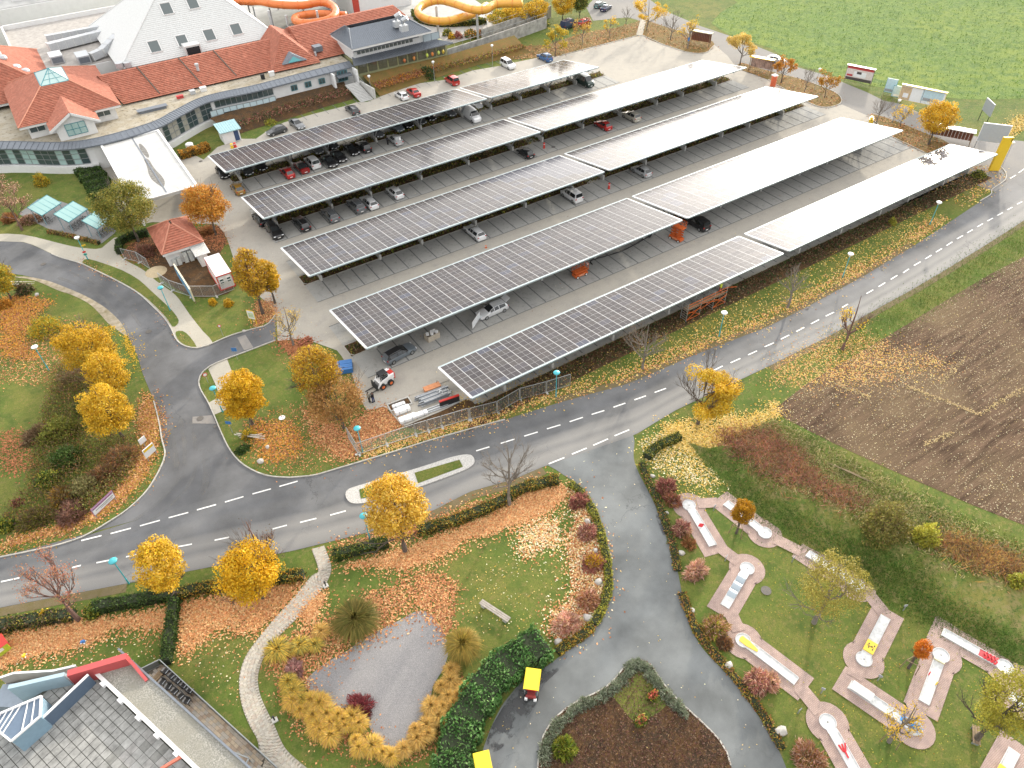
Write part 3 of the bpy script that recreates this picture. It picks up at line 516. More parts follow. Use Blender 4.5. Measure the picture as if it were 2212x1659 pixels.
KINDS = {
 'hatchback': [(2.1, .66, .52, .56, .56), (1.95, .84, .66, .71, .66), (1.35, .89, .80, .87, .70), (.90, .9, .88, .95, .70), (.05, .9, .92, 1.41, .57), (-.6, .9, .93, 1.47, .59), (-1.45, .88, .96, 1.40, .55), (-1.95, .84, .90, .97, .66), (-2.1, .74, .55, .60, .64)],
 'estate': [(2.35, .66, .50, .55, .56), (2.2, .85, .66, .71, .68), (1.5, .9, .79, .86, .72), (.98, .91, .88, .94, .71), (.1, .91, .92, 1.41, .58), (-.7, .91, .93, 1.46, .60), (-1.85, .89, .96, 1.41, .56), (-2.2, .85, .92, 1.0, .68), (-2.35, .76, .55, .60, .66)],
 'saloon': [(2.3, .66, .50, .55, .56), (2.15, .84, .66, .71, .68), (1.5, .89, .79, .86, .72), (.95, .9, .88, .94, .71), (.1, .9, .92, 1.39, .57), (-.6, .9, .93, 1.43, .58), (-1.15, .89, .94, 1.36, .55), (-1.75, .88, .94, 1.04, .68), (-2.2, .82, .9, .96, .66), (-2.3, .74, .55, .60, .64)],
 'suv': [(2.25, .70, .62, .68, .60), (2.1, .88, .80, .86, .70), (1.4, .93, .94, 1.02, .74), (.98, .94, 1.02, 1.09, .74), (.2, .94, 1.06, 1.60, .62), (-.6, .94, 1.07, 1.67, .64), (-1.75, .92, 1.10, 1.60, .60), (-2.1, .88, 1.05, 1.12, .72), (-2.25, .78, .62, .68, .68)],
 'minivan': [(2.2, .70, .60, .66, .60), (2.1, .86, .78, .84, .70), (1.6, .9, .92, 1.0, .73), (1.2, .91, 1.02, 1.10, .74), (.45, .91, 1.05, 1.73, .68), (-.5, .91, 1.05, 1.82, .70), (-1.95, .90, 1.06, 1.78, .68), (-2.13, .89, 1.04, 1.16, .76), (-2.2, .82, .6, .66, .72)],
 'panel_van': [(2.65, .75, .70, .76, .66), (2.5, .93, .95, 1.02, .76), (2.0, .97, 1.15, 1.24, .8), (1.75, .98, 1.2, 1.30, .8), (1.05, .98, 1.25, 2.1, .78), (.0, .98, 1.25, 2.2, .80), (-2.4, .97, 1.25, 2.18, .79), (-2.58, .97, 1.22, 1.30, .85), (-2.65, .92, .7, .76, .8)]}
def ring(x, w, zb, zt, wt):
    h = [(w*.9, .2), (w, .34), (w, zb-.14), (w*.965, zb), (wt, zt-.035), (wt*.62, zt)]
    return [(x, -a, z) for a, z in h]+[(x, a, z) for a, z in h[::-1]]
def lerp3(a, b, t): return tuple(p+(q-p)*t for p, q in zip(a, b))
def shrink(q, k, off):                 # window pane slightly smaller than its face and proud of it
    c = sum((Vector(p) for p in q), Vector())/4; n = (Vector(q[1])-Vector(q[0])).cross(Vector(q[3])-Vector(q[0])).normalized()
    if n.dot(c-Vector((c.x*.6, 0, .7))) < 0: n = -n
    return [Vector(p).lerp(c, k)+n*off for p in q]
_w = MB(); _w.at(rx=PI/2); _w.cyl((0, 0, -.1), .32, .2, 14); _w.M = None; WHEEL = _w.mesh('wheel', TYRE)
_w = MB(); _w.at(rx=PI/2); _w.cyl((0, 0, -.106), .21, .212, 10); _w.M = None; RIMM = _w.mesh('rim', RIM)
PROTO = {}
def car_proto(kind, col, glassroof=None, van=False):
    key = (kind, col, glassroof)
    if key in PROTO: return PROTO[key]
    st = KINDS[kind]; paint = mat('car_paint_'+col.replace(' ', '_'), PAINTS[col], .32, .25, var=0, coat=.8); parts = []
    mb = MB(); rs = [ring(*s) for s in st]; N = len(rs[0])
    for r in rs: mb.v += r
    for i in range(len(rs)-1):
        for k in range(N):
            mb.f.append((i*N+k, i*N+(k+1) % N, (i+1)*N+(k+1) % N, (i+1)*N+k)); mb.mi.append(1 if (glassroof and 3 <= k <= 7 and 3 <= i <= 6) or k == N-1 else 0)
    mb.f += [tuple(range(N-1, -1, -1)), tuple(range((len(rs)-1)*N, len(rs)*N))]; mb.mi += [0, 0]
    parts.append(('body', mb.mesh('body', [paint, BLACK]), None)); bmesh_fix(parts[-1][1])
    iw = 3                              # station of the cowl
    def facepart(name, idx, ks, m, k=.06, off=.014, front=None):
        mb = MB()
        for i in idx:
            for kk in ks:
                q = [rs[i][kk], rs[i][kk+1], rs[i+1][kk+1], rs[i+1][kk]]; mb.add(shrink(q, k, off), [(0, 1, 2, 3)])
        if len(ks) > 1:                 # a screen across the whole width
            i = idx[0]; q = [rs[i][4], rs[i][7], rs[i+1][7], rs[i+1][4]]; mb = MB(); mb.add(shrink(q, k, off+.03), [(0, 1, 2, 3)])
        me = mb.mesh(name, m); return (name, me, None)
    last = len(st)-3
    parts.append(facepart('windscreen', [iw], [4, 5, 6], GLASS))
    if kind != 'panel_van': parts.append(facepart('rear_window', [last if kind != 'saloon' else last-1], [4, 5, 6], GLASS))
    side = [3, 4, 5] if kind != 'panel_van' else [3]
    if kind == 'saloon': side = [3, 4, 5]
    for kk in (3, 7):
        mb = MB()
        for i in side:
            q = [rs[i][kk], rs[i][kk+1], rs[i+1][kk+1], rs[i+1][kk]]
            if i == 3: q = [lerp3(q[0], q[3], .25) if kk == 3 else lerp3(q[0], q[3], .3), lerp3(q[1], q[2], .3) if kk == 3 else lerp3(q[1], q[2], .25), q[2], q[3]]
            mb.add(shrink(q, .09, .014), [(0, 1, 2, 3)])
        parts.append(('side_window', mb.mesh('side_window', GLASS), None))
    xf, xr = st[1][0], st[-2][0]; wf = st[1][1]; zf = st[1][2]; zr = st[-2][2]
    for s in (-1, 1):
        mb = MB(); mb.box((xf+.05, s*(wf-.2), zf-.06), (.16, .3, .12)); parts.append(('headlight', mb.mesh('headlight', LAMP), None))
        mb = MB(); mb.box((xr-.02, s*(st[-2][1]-.16), zr-.12), (.16, .26, .15)); parts.append(('tail_light', mb.mesh('tail_light', TAIL), None))
        mb = MB(); mb.box((st[3][0]-.25, s*(st[3][1]+.08), st[3][2]+.06), (.14, .2, .13)); parts.append(('wing_mirror', mb.mesh('wing_mirror', paint), None))
    for x in (st[0][0]+.01, st[-1][0]-.01):
        mb = MB(); mb.box((x, 0, .45), (.03, .5, .12)); parts.append(('number_plate', mb.mesh('number_plate', PLATE), None))
    if kind in ('estate', 'suv'):
        for s in (-1, 1):
            mb = MB(); mb.bar((st[4][0]-.1, s*.53, st[5][3]+.03), (st[6][0]+.1, s*.53, st[6][3]+.07), .035); parts.append(('roof_rail', mb.mesh('roof_rail', STEEL), None))
    wx = st[-1][0]+.86, st[0][0]-.88
    PROTO[key] = (parts, wx, st[4][1]); return PROTO[key]
def bmesh_fix(me):
    bm = bmesh.new(); bm.from_mesh(me); bmesh.ops.recalc_face_normals(bm, faces=bm.faces); bm.to_mesh(me); bm.free()
    me.polygons.foreach_set('use_smooth', [True]*len(me.polygons))
    try: me.set_sharp_from_angle(angle=math.radians(38))
    except Exception: pass
def car(kind, col, x, y, h, label, roof=None, group='cars in the car park', name=None, cat='car'):
    parts, wx, w = car_proto(kind, col, roof)
    o = thing(name or 'parked_car', label, cat, (x, y, .05), h, group)
    for n, me, _ in parts: put(n, me, o)
    for x_ in wx:
        for s in (-1, 1):
            wo = put('wheel', WHEEL, o, (x_, s*(w-.085), .32)); put('rim', RIMM, wo)
    return o
UPP, DN = PI/2, -PI/2                    # nose away from the camera / towards it
def cd(kind, col, dx, dy, h, label, zc=.8, **k): p = G(dx, dy, zc); return car(kind, col, p.x, p.y, h, label, **k)
CARS = [
 ('hatchback', 'mustard', 512.5, 404.5, UPP, 'mustard yellow hatchback at the left end of the rear row of bays'),
 ('hatchback', 'red', 620, 370, UPP, 'bright red hatchback parked left of the red convertible'),
 ('saloon', 'dark red', 650.5, 358.5, UPP, 'red convertible with closed black soft top', {'roof': 1}),
 ('minivan', 'white', 674, 349, UPP, 'white minivan between the red convertible and a black saloon'),
 ('saloon', 'black', 710.5, 346, DN, 'black saloon parked nose out next to the white minivan'),
 ('saloon', 'black', 731, 335, DN, 'black saloon parked nose out between two other black cars, second from the white minivan'),
 ('saloon', 'black', 758, 320.5, DN, 'black saloon parked nose out, left neighbour of the black off-roader'),
 ('suv', 'black', 785, 315, UPP, 'black off-roader, tail to the aisle, right of the black saloons'),
 ('saloon', 'silver', 853, 299, UPP, 'silver saloon with its boot open and two people beside it'),
 ('panel_van', 'white', 1018, 245, DN, 'white panel van parked nose out at the right end of the rear left solar roof', {'name': 'parked_van', 'cat': 'van', 'zc': 1.2}),
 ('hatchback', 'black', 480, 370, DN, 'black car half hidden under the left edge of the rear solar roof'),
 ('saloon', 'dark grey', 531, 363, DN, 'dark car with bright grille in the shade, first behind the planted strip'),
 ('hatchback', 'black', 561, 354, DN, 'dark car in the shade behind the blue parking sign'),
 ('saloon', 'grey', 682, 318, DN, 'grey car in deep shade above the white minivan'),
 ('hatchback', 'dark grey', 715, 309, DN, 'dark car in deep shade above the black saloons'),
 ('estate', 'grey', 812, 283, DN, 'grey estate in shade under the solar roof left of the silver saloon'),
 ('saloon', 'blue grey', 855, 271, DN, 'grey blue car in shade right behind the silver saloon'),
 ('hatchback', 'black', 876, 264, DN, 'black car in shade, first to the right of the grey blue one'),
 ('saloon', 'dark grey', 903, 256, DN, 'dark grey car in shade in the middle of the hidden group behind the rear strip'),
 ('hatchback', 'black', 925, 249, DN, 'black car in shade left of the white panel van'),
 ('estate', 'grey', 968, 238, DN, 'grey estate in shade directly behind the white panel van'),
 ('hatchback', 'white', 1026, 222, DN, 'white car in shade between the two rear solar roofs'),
 ('hatchback', 'dark grey', 597, 280, PI+.15, 'dark hatchback parked lengthwise below the planted bank'),
 ('saloon', 'grey', 641, 266, DN+.1, 'grey saloon parked beside the lengthwise dark hatchback'),
 ('estate', 'dark grey', 761, 235, UPP, 'dark grey estate at the foot of the entrance steps'),
 ('hatchback', 'white', 867, 204, UPP, 'white hatchback next to the red coupe by the orange bank'),
 ('saloon', 'red', 893, 197, UPP, 'red coupe next to the white hatchback'),
 ('minivan', 'red', 976, 172.5, UPP, 'red delivery minivan alone below the bank', {'name': 'parked_van', 'cat': 'van'}),
 ('minivan', 'white', 1097, 138, DN, 'white minivan at the back by the concrete wall'),
 ('suv', 'blue', 1177, 122.5, UPP, 'blue off-roader parked under the thin yellow tree'),
 ('panel_van', 'dark green', 1262, 171, DN, 'dark green panel van at the right end of the shortest solar roof', {'name': 'parked_van', 'cat': 'van', 'zc': 1.2}),
 ('suv', 'beige silver', 1364, 249.5, UPP, 'beige silver off-roader right of the red hatchback'),
 ('hatchback', 'red', 1303, 268, UPP, 'red hatchback under the glaring solar roof'),
 ('hatchback', 'black', 1135, 327, UPP, 'black hatchback alone by the red bollard'),
 ('hatchback', 'silver', 1386, 367, UPP, 'silver hatchback alone in the middle row'),
 ('minivan', 'white', 1235, 420, UPP, 'white people carrier at the right end of the middle left solar roof'),
 ('suv', 'black', 592, 497, DN, 'black off-roader nose out at the left end of the second row'),
 ('estate', 'black', 562, 470, UPP, 'black estate half hidden under the left edge of the second solar roof'),
 ('estate', 'black', 651, 480, UPP, 'black estate with its tail to the aisle in the second row'),
 ('estate', 'grey', 713, 461, UPP, 'grey estate between the black and the grey off-roader in the second row'),
 ('suv', 'grey', 769.5, 442, UPP, 'grey off-roader left of the silver white estate'),
 ('estate', 'white', 797, 434, UPP, 'silver white estate beside the grey off-roader'),
 ('hatchback', 'white', 853, 413, UPP, 'white hatchback at the right of the parked group in the second row'),
 ('estate', 'white', 1025.5, 499, UPP, 'white estate alone in the middle row'),
 ('estate', 'white', 1063, 667, PI+.02, 'white estate with raised tailgate parked lengthwise'),
 ('estate', 'blue grey', 862, 760, .12, 'blue grey estate with black roof parked lengthwise by the near corner', {'roof': 1}),
 ('minivan', 'black', 1507, 480, UPP, 'black people carrier beside the raised scissor lift'),
 ('estate', 'teal', 1296, 8, .45, 'dark teal car at the top by the road'), ('saloon', 'navy', 1309, 15, .45, 'dark blue saloon parked beside the teal car at the top'),
 ('panel_van', 'navy', 1228, 50, .3, 'dark blue van behind the autumn shrubs', {'name': 'parked_van', 'cat': 'van', 'zc': 1.2}), ('hatchback', 'red', 1262, 46, .3, 'red car right of the dark blue van'),
 ('hatchback', 'silver', 1676, 127, -.9, 'silver car standing behind the notice hut'),
]
CO = {}
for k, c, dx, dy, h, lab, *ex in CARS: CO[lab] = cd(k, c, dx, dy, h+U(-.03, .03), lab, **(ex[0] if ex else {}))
for lab, zz in (('white estate with raised tailgate parked lengthwise', 1.42), ('silver saloon with its boot open and two people beside it', 1.05)):
    o = CO[lab]; mb = MB(); x = -1.95 if zz > 1.2 else -1.7; mb.bar((x, 0, zz), (x-.75 if zz > 1.2 else x+.15, 0, zz+.45 if zz > 1.2 else zz+.65), 1.2, .07); mb.bar((x, 0, zz-.25), (x-.05, 0, zz-.55), 1.15, .06, 1)
    mb.build('open_tailgate', [mat('car_paint_white' if zz > 1.2 else 'car_paint_silver', PAINTS['white']), BLACK], o)
# ---------------------------------------------------------------- trees and plants
LEAF = leafmat('autumn_leaves'); LITTER = leafmat('leaf_litter', .8, 0.); BARK = mat('bark', (.10, .08, .065), .95, var=.3, scale=4); BARKR = mat('reddish_bark', (.15, .09, .075), .95, var=.2, scale=4); BARKG = mat('grey_bark', (.19, .165, .14), .95, var=.2, scale=4)
YEL = [(.66, .43, .025), (.70, .48, .04), (.58, .35, .02), (.68, .48, .08)]; GOLD = [(.56, .33, .02), (.60, .37, .025), (.46, .28, .02), (.52, .36, .035)]; BROWNGOLD = [(.36, .19, .03), (.42, .24, .03), (.28, .15, .03), (.34, .24, .05)]; ORANGE = [(.52, .23, .03), (.56, .28, .05), (.44, .17, .02), (.50, .30, .06)]
OLIVE = [(.19, .20, .04), (.26, .24, .045), (.14, .16, .03), (.38, .30, .06)]; LIME = [(.36, .34, .04), (.30, .31, .05), (.42, .37, .06), (.22, .25, .04)]; GREEN = [(.05, .10, .02), (.08, .14, .03), (.04, .07, .015), (.11, .16, .04)]; LAUREL = [(.06, .155, .035), (.095, .21, .055), (.04, .10, .025), (.17, .30, .10)]
DARKG = [(.042, .082, .025), (.07, .115, .03), (.03, .06, .018)]; REDB = [(.30, .10, .09), (.38, .15, .12), (.22, .08, .07), (.44, .24, .16)]; PINK = [(.58, .34, .26), (.64, .42, .33), (.46, .21, .17), (.50, .33, .16)]; RUST = [(.34, .15, .06), (.40, .20, .09), (.26, .10, .05), (.30, .19, .06)]; BROWN = [(.17, .11, .06), (.22, .14, .085), (.13, .085, .05), (.25, .18, .10)]
STRAW = [(.48, .30, .08), (.54, .35, .10), (.40, .24, .06), (.46, .32, .11)]; YSTRAW = [(.54, .36, .05), (.48, .32, .05), (.58, .40, .08), (.44, .33, .07)]; GSTRAW = [(.24, .22, .05), (.30, .26, .07), (.18, .17, .04)]; SAGE = [(.20, .24, .16), (.26, .29, .21), (.15, .19, .11), (.30, .32, .24)]
def zat(p, ty):                                    # height of the point above ground spot p that shows at row ty
    a = CR[1]; c = CR[2]; k = (CY-ty)/FPX; b0 = a[0]*p.x+a[1]*p.y-a[2]*CAMH; d0 = c[0]*p.x+c[1]*p.y-c[2]*CAMH
    return (k*d0-b0)/(a[2]-k*c[2])
def mpp(p, z=0):                                   # metres per photograph pixel there
    q = CR @ np.array([p.x, p.y, z-CAMH]); return q[2]/FPX
def twigs(mb, a, d, L, r, depth, ends, spread=.55, up=.25, nb=(2, 4)):
    b = a+d*L; mid = a.lerp(b, .5)+Vector((U(-1, 1), U(-1, 1), U(-.5, .5)))*L*.06
    mb.tube([a, mid, b], [r, r*.8, r*.55], 4 if depth < 2 else 5, cap=False)
    if depth == 0: ends.append((b, d)); return
    ends.append((b, d))
    for _ in range(random.randint(*nb)):
        v = (d+Vector((U(-1, 1), U(-1, 1), U(-.6, .8)))*spread*1.4+Vector((0, 0, up))).normalized()
        twigs(mb, a.lerp(b, U(.55, 1.)), v, L*U(.6, .85), r*.55, depth-1, ends, spread, up, nb)
def tree(label, base, ty, wpx, cols, n=2600, style='round', name='autumn_tree', leaf=.17, trunkf=.2, bark=None, group=None, cat='tree', bareside=None, depth=2, hf=1.):
    p = G(*base); H = zat(p, ty)*hf; H = max(2., min(H, 16)); R = max(.5, wpx*mpp(p, H*.6)/2*1.08); n = int(n*3); leaf *= .66
    o = thing(name, label, cat, (p.x, p.y, 0), 0, group); bark = bark or BARK
    mb = MB(); ends = []; r0 = max(.045, min(.24, H*.018+.02)); th = H*trunkf; cz = (H+th)/2; rz = (H-th)/2
    top = Vector((U(-.1, .1), U(-.1, .1), th)); mb.tube([Vector((0, 0, -.05)), Vector((U(-.05, .05), U(-.05, .05), th*.5)), top], [r0*1.25, r0, r0*.85], 7)
    nl = 7 if style != 'bare' else 10
    lead = [top, Vector((U(-.2, .2), U(-.2, .2), H*.62)), Vector((U(-.25, .25), U(-.25, .25), H*.92))]; mb.tube(lead, [r0*.8, r0*.45, r0*.15], 5)
    for k in range(nl):
        a = k*2.4+U(-.4, .4); f = U(.0, .75); s = top.lerp(lead[1], f); el = U(.25, .9)+f*.35
        d = Vector((math.cos(a)*math.cos(el), math.sin(a)*math.cos(el), math.sin(el))); L = R*U(.5, .75)/(1 if depth < 3 else 1.15)
        twigs(mb, s, d, L, r0*.42, depth, ends, .5 if style != 'fan' else .35, .3 if style != 'fan' else .6)
    mb.build('trunk', bark, o)
    if n <= 0: return o
    E_ = np.array([(e[0].x, e[0].y, e[0].z) for e in ends])
    if style in ('round', 'oval', 'cloud'):            # a lumpy crown: leaves gathered on lobes near its surface
        nc = int(max(24, min(90, n/70))); dd = rdirs(nc); rad = RNG.uniform(.35, 1., nc)**.5; cc = dd*rad[:, None]*np.array([R, R, rz])*.80+np.array([0, 0, cz]); cc = cc[cc[:, 2] > th*.7]; g_ = rdirs(3); cc = cc[((cc-[0, 0, cz])/np.array([R, R, rz])@g_.T).max(1) < RNG.uniform(.42, .75, len(cc))]; sg = max(.25, R*.26)
    else:
        cc = E_; sg = max(.2, R*.19)
    if bareside is not None:
        bx = np.array([math.cos(bareside), math.sin(bareside)]); cc = cc[(cc[:, :2]@bx) < RNG.uniform(-.25, .35, len(cc))*R]
    if len(cc) == 0: return o
    ci = RNG.integers(0, len(cc), n); ld = rdirs(n); ld[:, 2] = np.where(RNG.random(n) < .65, np.abs(ld[:, 2]), ld[:, 2]); cs = RNG.uniform(.7, 1.2, len(cc))[ci][:, None]; cen = cc[ci]+ld*sg*cs*(RNG.uniform(.35, 1, (n, 1))**.5)*np.array([1, 1, .8])+RNG.normal(size=(n, 3))*.05
    k_ = RNG.random(n) < .22; v_ = rdirs(n)*(RNG.uniform(.2, .85, (n, 1))**.5)*np.array([R, R, rz])*.85+np.array([0, 0, cz]); cen = np.where((k_ if style != 'clump' and style != 'fan' and style != 'bare' and bareside is None else k_ & False)[:, None], v_, cen)
    cl = pick(cols, n, .13)*RNG.uniform(.8, 1.2, len(cc))[ci][:, None]; nr = ld+.7*rdirs(n); nr /= np.linalg.norm(nr, axis=1)[:, None]; u = np.cross(nr, rdirs(n)); u /= np.linalg.norm(u, axis=1)[:, None]; q = np.cross(nr, u); L = leaf*RNG.uniform(.6, 1.25, (n, 1))
    quads('crown', cen.astype(np.float32), u*L, q*L, np.clip(cl, 0, .85), LEAF, o); return o
def blob(name, label, p, rx, ry, h, cols, n, leaf=.13, cat='shrub', group=None, rz=0, stems=True, kindmat=None, twiggy=0, top=None, shell=.6):
    o = thing(name, label, cat, (p.x, p.y, p.z), rz, group)
    dd = rdirs(n); dd[:, 2] = np.abs(dd[:, 2]); n = len(dd); rad = RNG.uniform(shell, 1, n)**.6; e_ = U(.78, 1.25); rx, ry = rx*e_, ry/e_; lob = .82+.42*noise2(dd[:, :2]*2.5+dd[:, 2:]*1.7, 1.0, random.randint(0, 999))+RNG.normal(0, .07, n)
    nc = 14; ncs = rdirs(nc); near = np.argmax(dd@ncs.T, 1); mul = RNG.uniform(.75, 1.22, nc)[near]
    cen = dd*(rad*lob)[:, None]*np.array([rx, ry, h])+np.array([0, 0, .04]); cl = pick(cols, n, .25)*mul[:, None]
    if top is not None: k = (dd[:, 2] > .55) & (RNG.random(n) < .6); cl[k] = pick(top, int(k.sum()), .2)
    u = rdirs(n)+dd*(.4 if not twiggy else 1.4); u /= np.linalg.norm(u, axis=1)[:, None]; q = np.cross(u, rdirs(n)); q /= np.linalg.norm(q, axis=1)[:, None]; L = leaf*RNG.uniform(.6, 1.3, (n, 1))
    quads('foliage', cen.astype(np.float32), u*L*(1 if not twiggy else 1.8), q*L*(1 if not twiggy else .45), np.clip(cl, 0, .85), kindmat or LEAF, o)
    if stems:
        mb = MB()
        for k in range(9):
            a = k*2.4; mb.tube([(0, 0, 0), (math.cos(a)*rx*.3, math.sin(a)*ry*.3, h*.45), (math.cos(a)*rx*.6, math.sin(a)*ry*.6, h*.8)], [.035, .025, .01], 4, cap=False)
        mb.build('stems', BARKR, o)
    return o
def shrub(label, xy, rpx, cols, h=None, n=None, name='shrub', leaf=.12, z=0., **k):     # xy centre of its outline in the photograph
    p = G(*xy); r = rpx*mpp(p); h = h or r*1.1; p = G(xy[0], xy[1], h*.45+z); p.z = z
    n = n or int(min(2600, 330+700*r*r)); return blob(name, label, p, r, r, h, cols, n, leaf, **k)
T_ = [
 ('small tree with sparse reddish leaves at the lower left by the hedge', (170, 1339), 1212, 150, [(.40, .15, .10), (.36, .18, .12), (.45, .22, .10)], 520, 'fan', {'bark': BARKR, 'depth': 3, 'leaf': .13}),
 ('bright yellow maple beside the turquoise street lamp at the lower left', (388, 1292), 1172, 112, YEL, 3600, 'cloud', {}),
 ('large orange yellow maple left of the footpath, in front of a bare brown tree', (568, 1292), 1188, 152, [(.66, .40, .015), (.62, .35, .01), (.68, .46, .04)], 4300, 'cloud', {'depth': 3}),
 ('bare reddish brown tree right behind the large orange yellow maple', (588, 1252), 1116, 112, BROWN, 60, 'bare', {'bark': BARKR, 'depth': 3, 'leaf': .12}),
 ('tall pale yellow maple in front of the traffic island', (875, 1190), 1030, 142, [(.64, .42, .06), (.70, .48, .10), (.56, .34, .03)], 4000, 'cloud', {'depth': 2, 'leaf': .2}),
 ('leafless tree right of the traffic island', (1100, 1089), 955, 130, BROWN, 0, 'bare', {'bark': BARKG, 'depth': 3}),
 ('yellow tree half bare on its left, at the corner of the driveway', (1507, 916), 788, 142, YEL, 4600, 'cloud', {'bareside': 2.6, 'depth': 3}),
 ('nearly leafless fan shaped tree beside the ploughed field', (1819, 755), 628, 98, YEL, 90, 'fan', {'bark': BARKR, 'depth': 3, 'bareside': -.5}),
 ('leafless tree on the verge right of the scaffold', (1701, 665), 558, 72, BROWN, 0, 'bare', {'bark': BARKG, 'depth': 3}),
 ('leafless tree on the verge left of the scaffold', (1388, 797), 690, 98, BROWN, 260, 'bare', {'bark': BARKG, 'depth': 3, 'leaf': .1}),
 ('dense oval golden tree beside the junction', (546, 917), 795, 106, [(.60, .36, .014), (.52, .30, .014), (.66, .42, .025)], 5200, 'oval', {'trunkf': .1}),
 ('golden brown tree at the corner of the building site', (704, 890), 742, 118, BROWNGOLD+GOLD, 4200, 'cloud', {}),
 ('brown leaved tree shedding on the bed beside the site fence', (742, 925), 822, 138, [(.36, .20, .07), (.42, .24, .08), (.30, .16, .05)], 2600, 'cloud', {'depth': 3}),
 ('golden tree at the back of the yellow group along the curved side road', (222, 812), 690, 128, GOLD, 4600, 'cloud', {'trunkf': .12}),
 ('golden yellow tree in the middle of the group along the curved side road', (262, 868), 757, 100, GOLD+YEL, 3200, 'cloud', {'trunkf': .12}),
 ('bright yellow tree at the front of the group along the curved side road', (268, 950), 832, 112, YEL+GOLD, 4600, 'cloud', {'trunkf': .12}),
 ('yellow green tree cut off by the left edge of the picture', (24, 645), 567, 66, GOLD+LIME, 2800, 'oval', {'trunkf': .1}),
 ('orange maple behind the tiled hut', (467, 507), 394, 104, ORANGE, 4600, 'cloud', {'leaf': .2}),
 ('broad olive green tree in front of the flat white entrance roof', (300, 522), 392, 132, OLIVE, 6000, 'cloud', {'leaf': .2}),
 ('golden tree with open crown beside the site cabin', (568, 678), 530, 76, GOLD+BROWNGOLD, 3300, 'cloud', {'leaf': .19}),
 ('golden tree at the edge of the car park paving', (594, 655), 556, 56, GOLD, 2500, 'cloud', {'leaf': .19}),
 ('leafless tree with a few yellow leaves near the side road spur', (634, 746), 655, 72, YEL, 200, 'bare', {'bark': BARKG, 'depth': 3, 'leaf': .12}),
 ('pale brown half bare tree beside the glass cycle shelters', (48, 497), 402, 90, PINK+BROWN, 900, 'clump', {'bark': BARKR, 'depth': 3}),
 ('thin yellow tree behind the blue off-roader', (1199, 122), 62, 46, LIME+YEL, 900, 'clump', {'leaf': .22}),
 ('small bare tree with a yellow tuft on the back verge', (1317, 82), 28, 32, YEL, 160, 'bare', {'bark': BARKG, 'leaf': .2}),
 ('small orange tinged tree in front of the red car at the top', (1258, 96), 40, 40, RUST+YEL, 320, 'bare', {'bark': BARKG, 'leaf': .2}),
 ('small leafless tree left of the pale footpath at the top', (1352, 52), 12, 30, BROWN, 0, 'bare', {'bark': BARKG}),
 ('tall thin yellow leaved tree right beside the pale footpath at the top', (1397, 66), -12, 62, YEL, 900, 'clump', {'bark': BARKG, 'leaf': .22}),
 ('leafless tree on the leafy island left of the notice hut', (1448, 87), 20, 44, BROWN, 0, 'bare', {'bark': BARKG, 'depth': 3}),
 ('sparse yellowish tree directly beside the notice hut', (1485, 105), 28, 44, YEL, 260, 'bare', {'bark': BARKG, 'leaf': .2, 'depth': 3}),
 ('pale yellow tree between the notice hut and the picture hut', (1598, 141), 70, 62, [(.60, .42, .10), (.64, .48, .14)], 1500, 'clump', {'leaf': .22}),
 ('orange leaved tree beside the orange portable toilet', (1687, 180), 112, 42, ORANGE, 800, 'clump', {'leaf': .22}),
 ('leafless tree in the middle of the rounded leafy island', (1738, 198), 148, 46, BROWN, 0, 'bare', {'bark': BARKG, 'depth': 3}),
 ('orange brown tree near the tip of the rounded island', (1780, 212), 164, 46, ORANGE+BROWNGOLD, 620, 'clump', {'leaf': .2}),
 ('leafless tree beside the yellow pump at the road', (1893, 266), 206, 54, BROWN, 0, 'bare', {'bark': BARKG, 'depth': 3}),
 ('small tree with few yellow leaves in front of the double billboard', (1944, 273), 226, 42, YEL, 170, 'bare', {'bark': BARKG, 'leaf': .2}),
 ('bright yellow tree beside the brown wooden shelter', (2005, 313), 213, 84, [(.62, .38, .03), (.58, .34, .02), (.66, .44, .06)], 2800, 'cloud', {'leaf': .22, 'depth': 2}),
 ('yellow tree at the left end of the row beyond the slide pool', (1078, 64), 22, 60, YEL+LIME, 1500, 'cloud', {'leaf': .24, 'trunkf': .15}),
 ('yellow tree, second in the row beyond the slide pool', (1112, 57), 6, 62, YEL, 1500, 'cloud', {'leaf': .24, 'trunkf': .15}),
 ('golden yellow tree in the middle of the row beyond the slide pool', (1158, 52), -4, 62, GOLD+YEL, 1600, 'cloud', {'leaf': .24, 'trunkf': .15}),
 ('tall golden tree above the dark blue van', (1215, 48), -22, 56, YEL+GOLD, 1800, 'cloud', {'leaf': .24, 'trunkf': .15}),
 ('dark green tree at the right end of the row above the dark blue van', (1252, 38), -20, 40, GREEN+OLIVE, 1400, 'cloud', {'leaf': .24, 'trunkf': .15}),
 ('round golden staked tree on the crazy golf course', (1590, 1152), 1083, 52, [(.46, .24, .012), (.38, .19, .015)], 2400, 'oval', {'trunkf': .35, 'leaf': .12}),
 ('large airy yellow green willow on the crazy golf course', (1758, 1345), 1212, 150, [(.34, .29, .06), (.40, .34, .08), (.28, .24, .05)], 3400, 'cloud', {'depth': 3, 'leaf': .12, 'trunkf': .2, 'bark': BARKG}),
 ('small bright orange staked tree on the crazy golf course', (1962, 1443), 1380, 38, [(.60, .20, .02), (.54, .16, .02)], 900, 'oval', {'leaf': .11, 'trunkf': .35}),
 ('half bare staked tree with yellow leaves beside the blue golf obstacle', (1920, 1602), 1515, 80, YEL, 330, 'bare', {'depth': 3, 'leaf': .11, 'bark': BARKG}),
 ('broad yellow green willow at the lower right of the crazy golf course', (2106, 1600), 1468, 146, [(.36, .33, .04), (.42, .37, .06), (.28, .26, .04)], 4600, 'cloud', {'depth': 3, 'leaf': .12, 'trunkf': .2}),
]
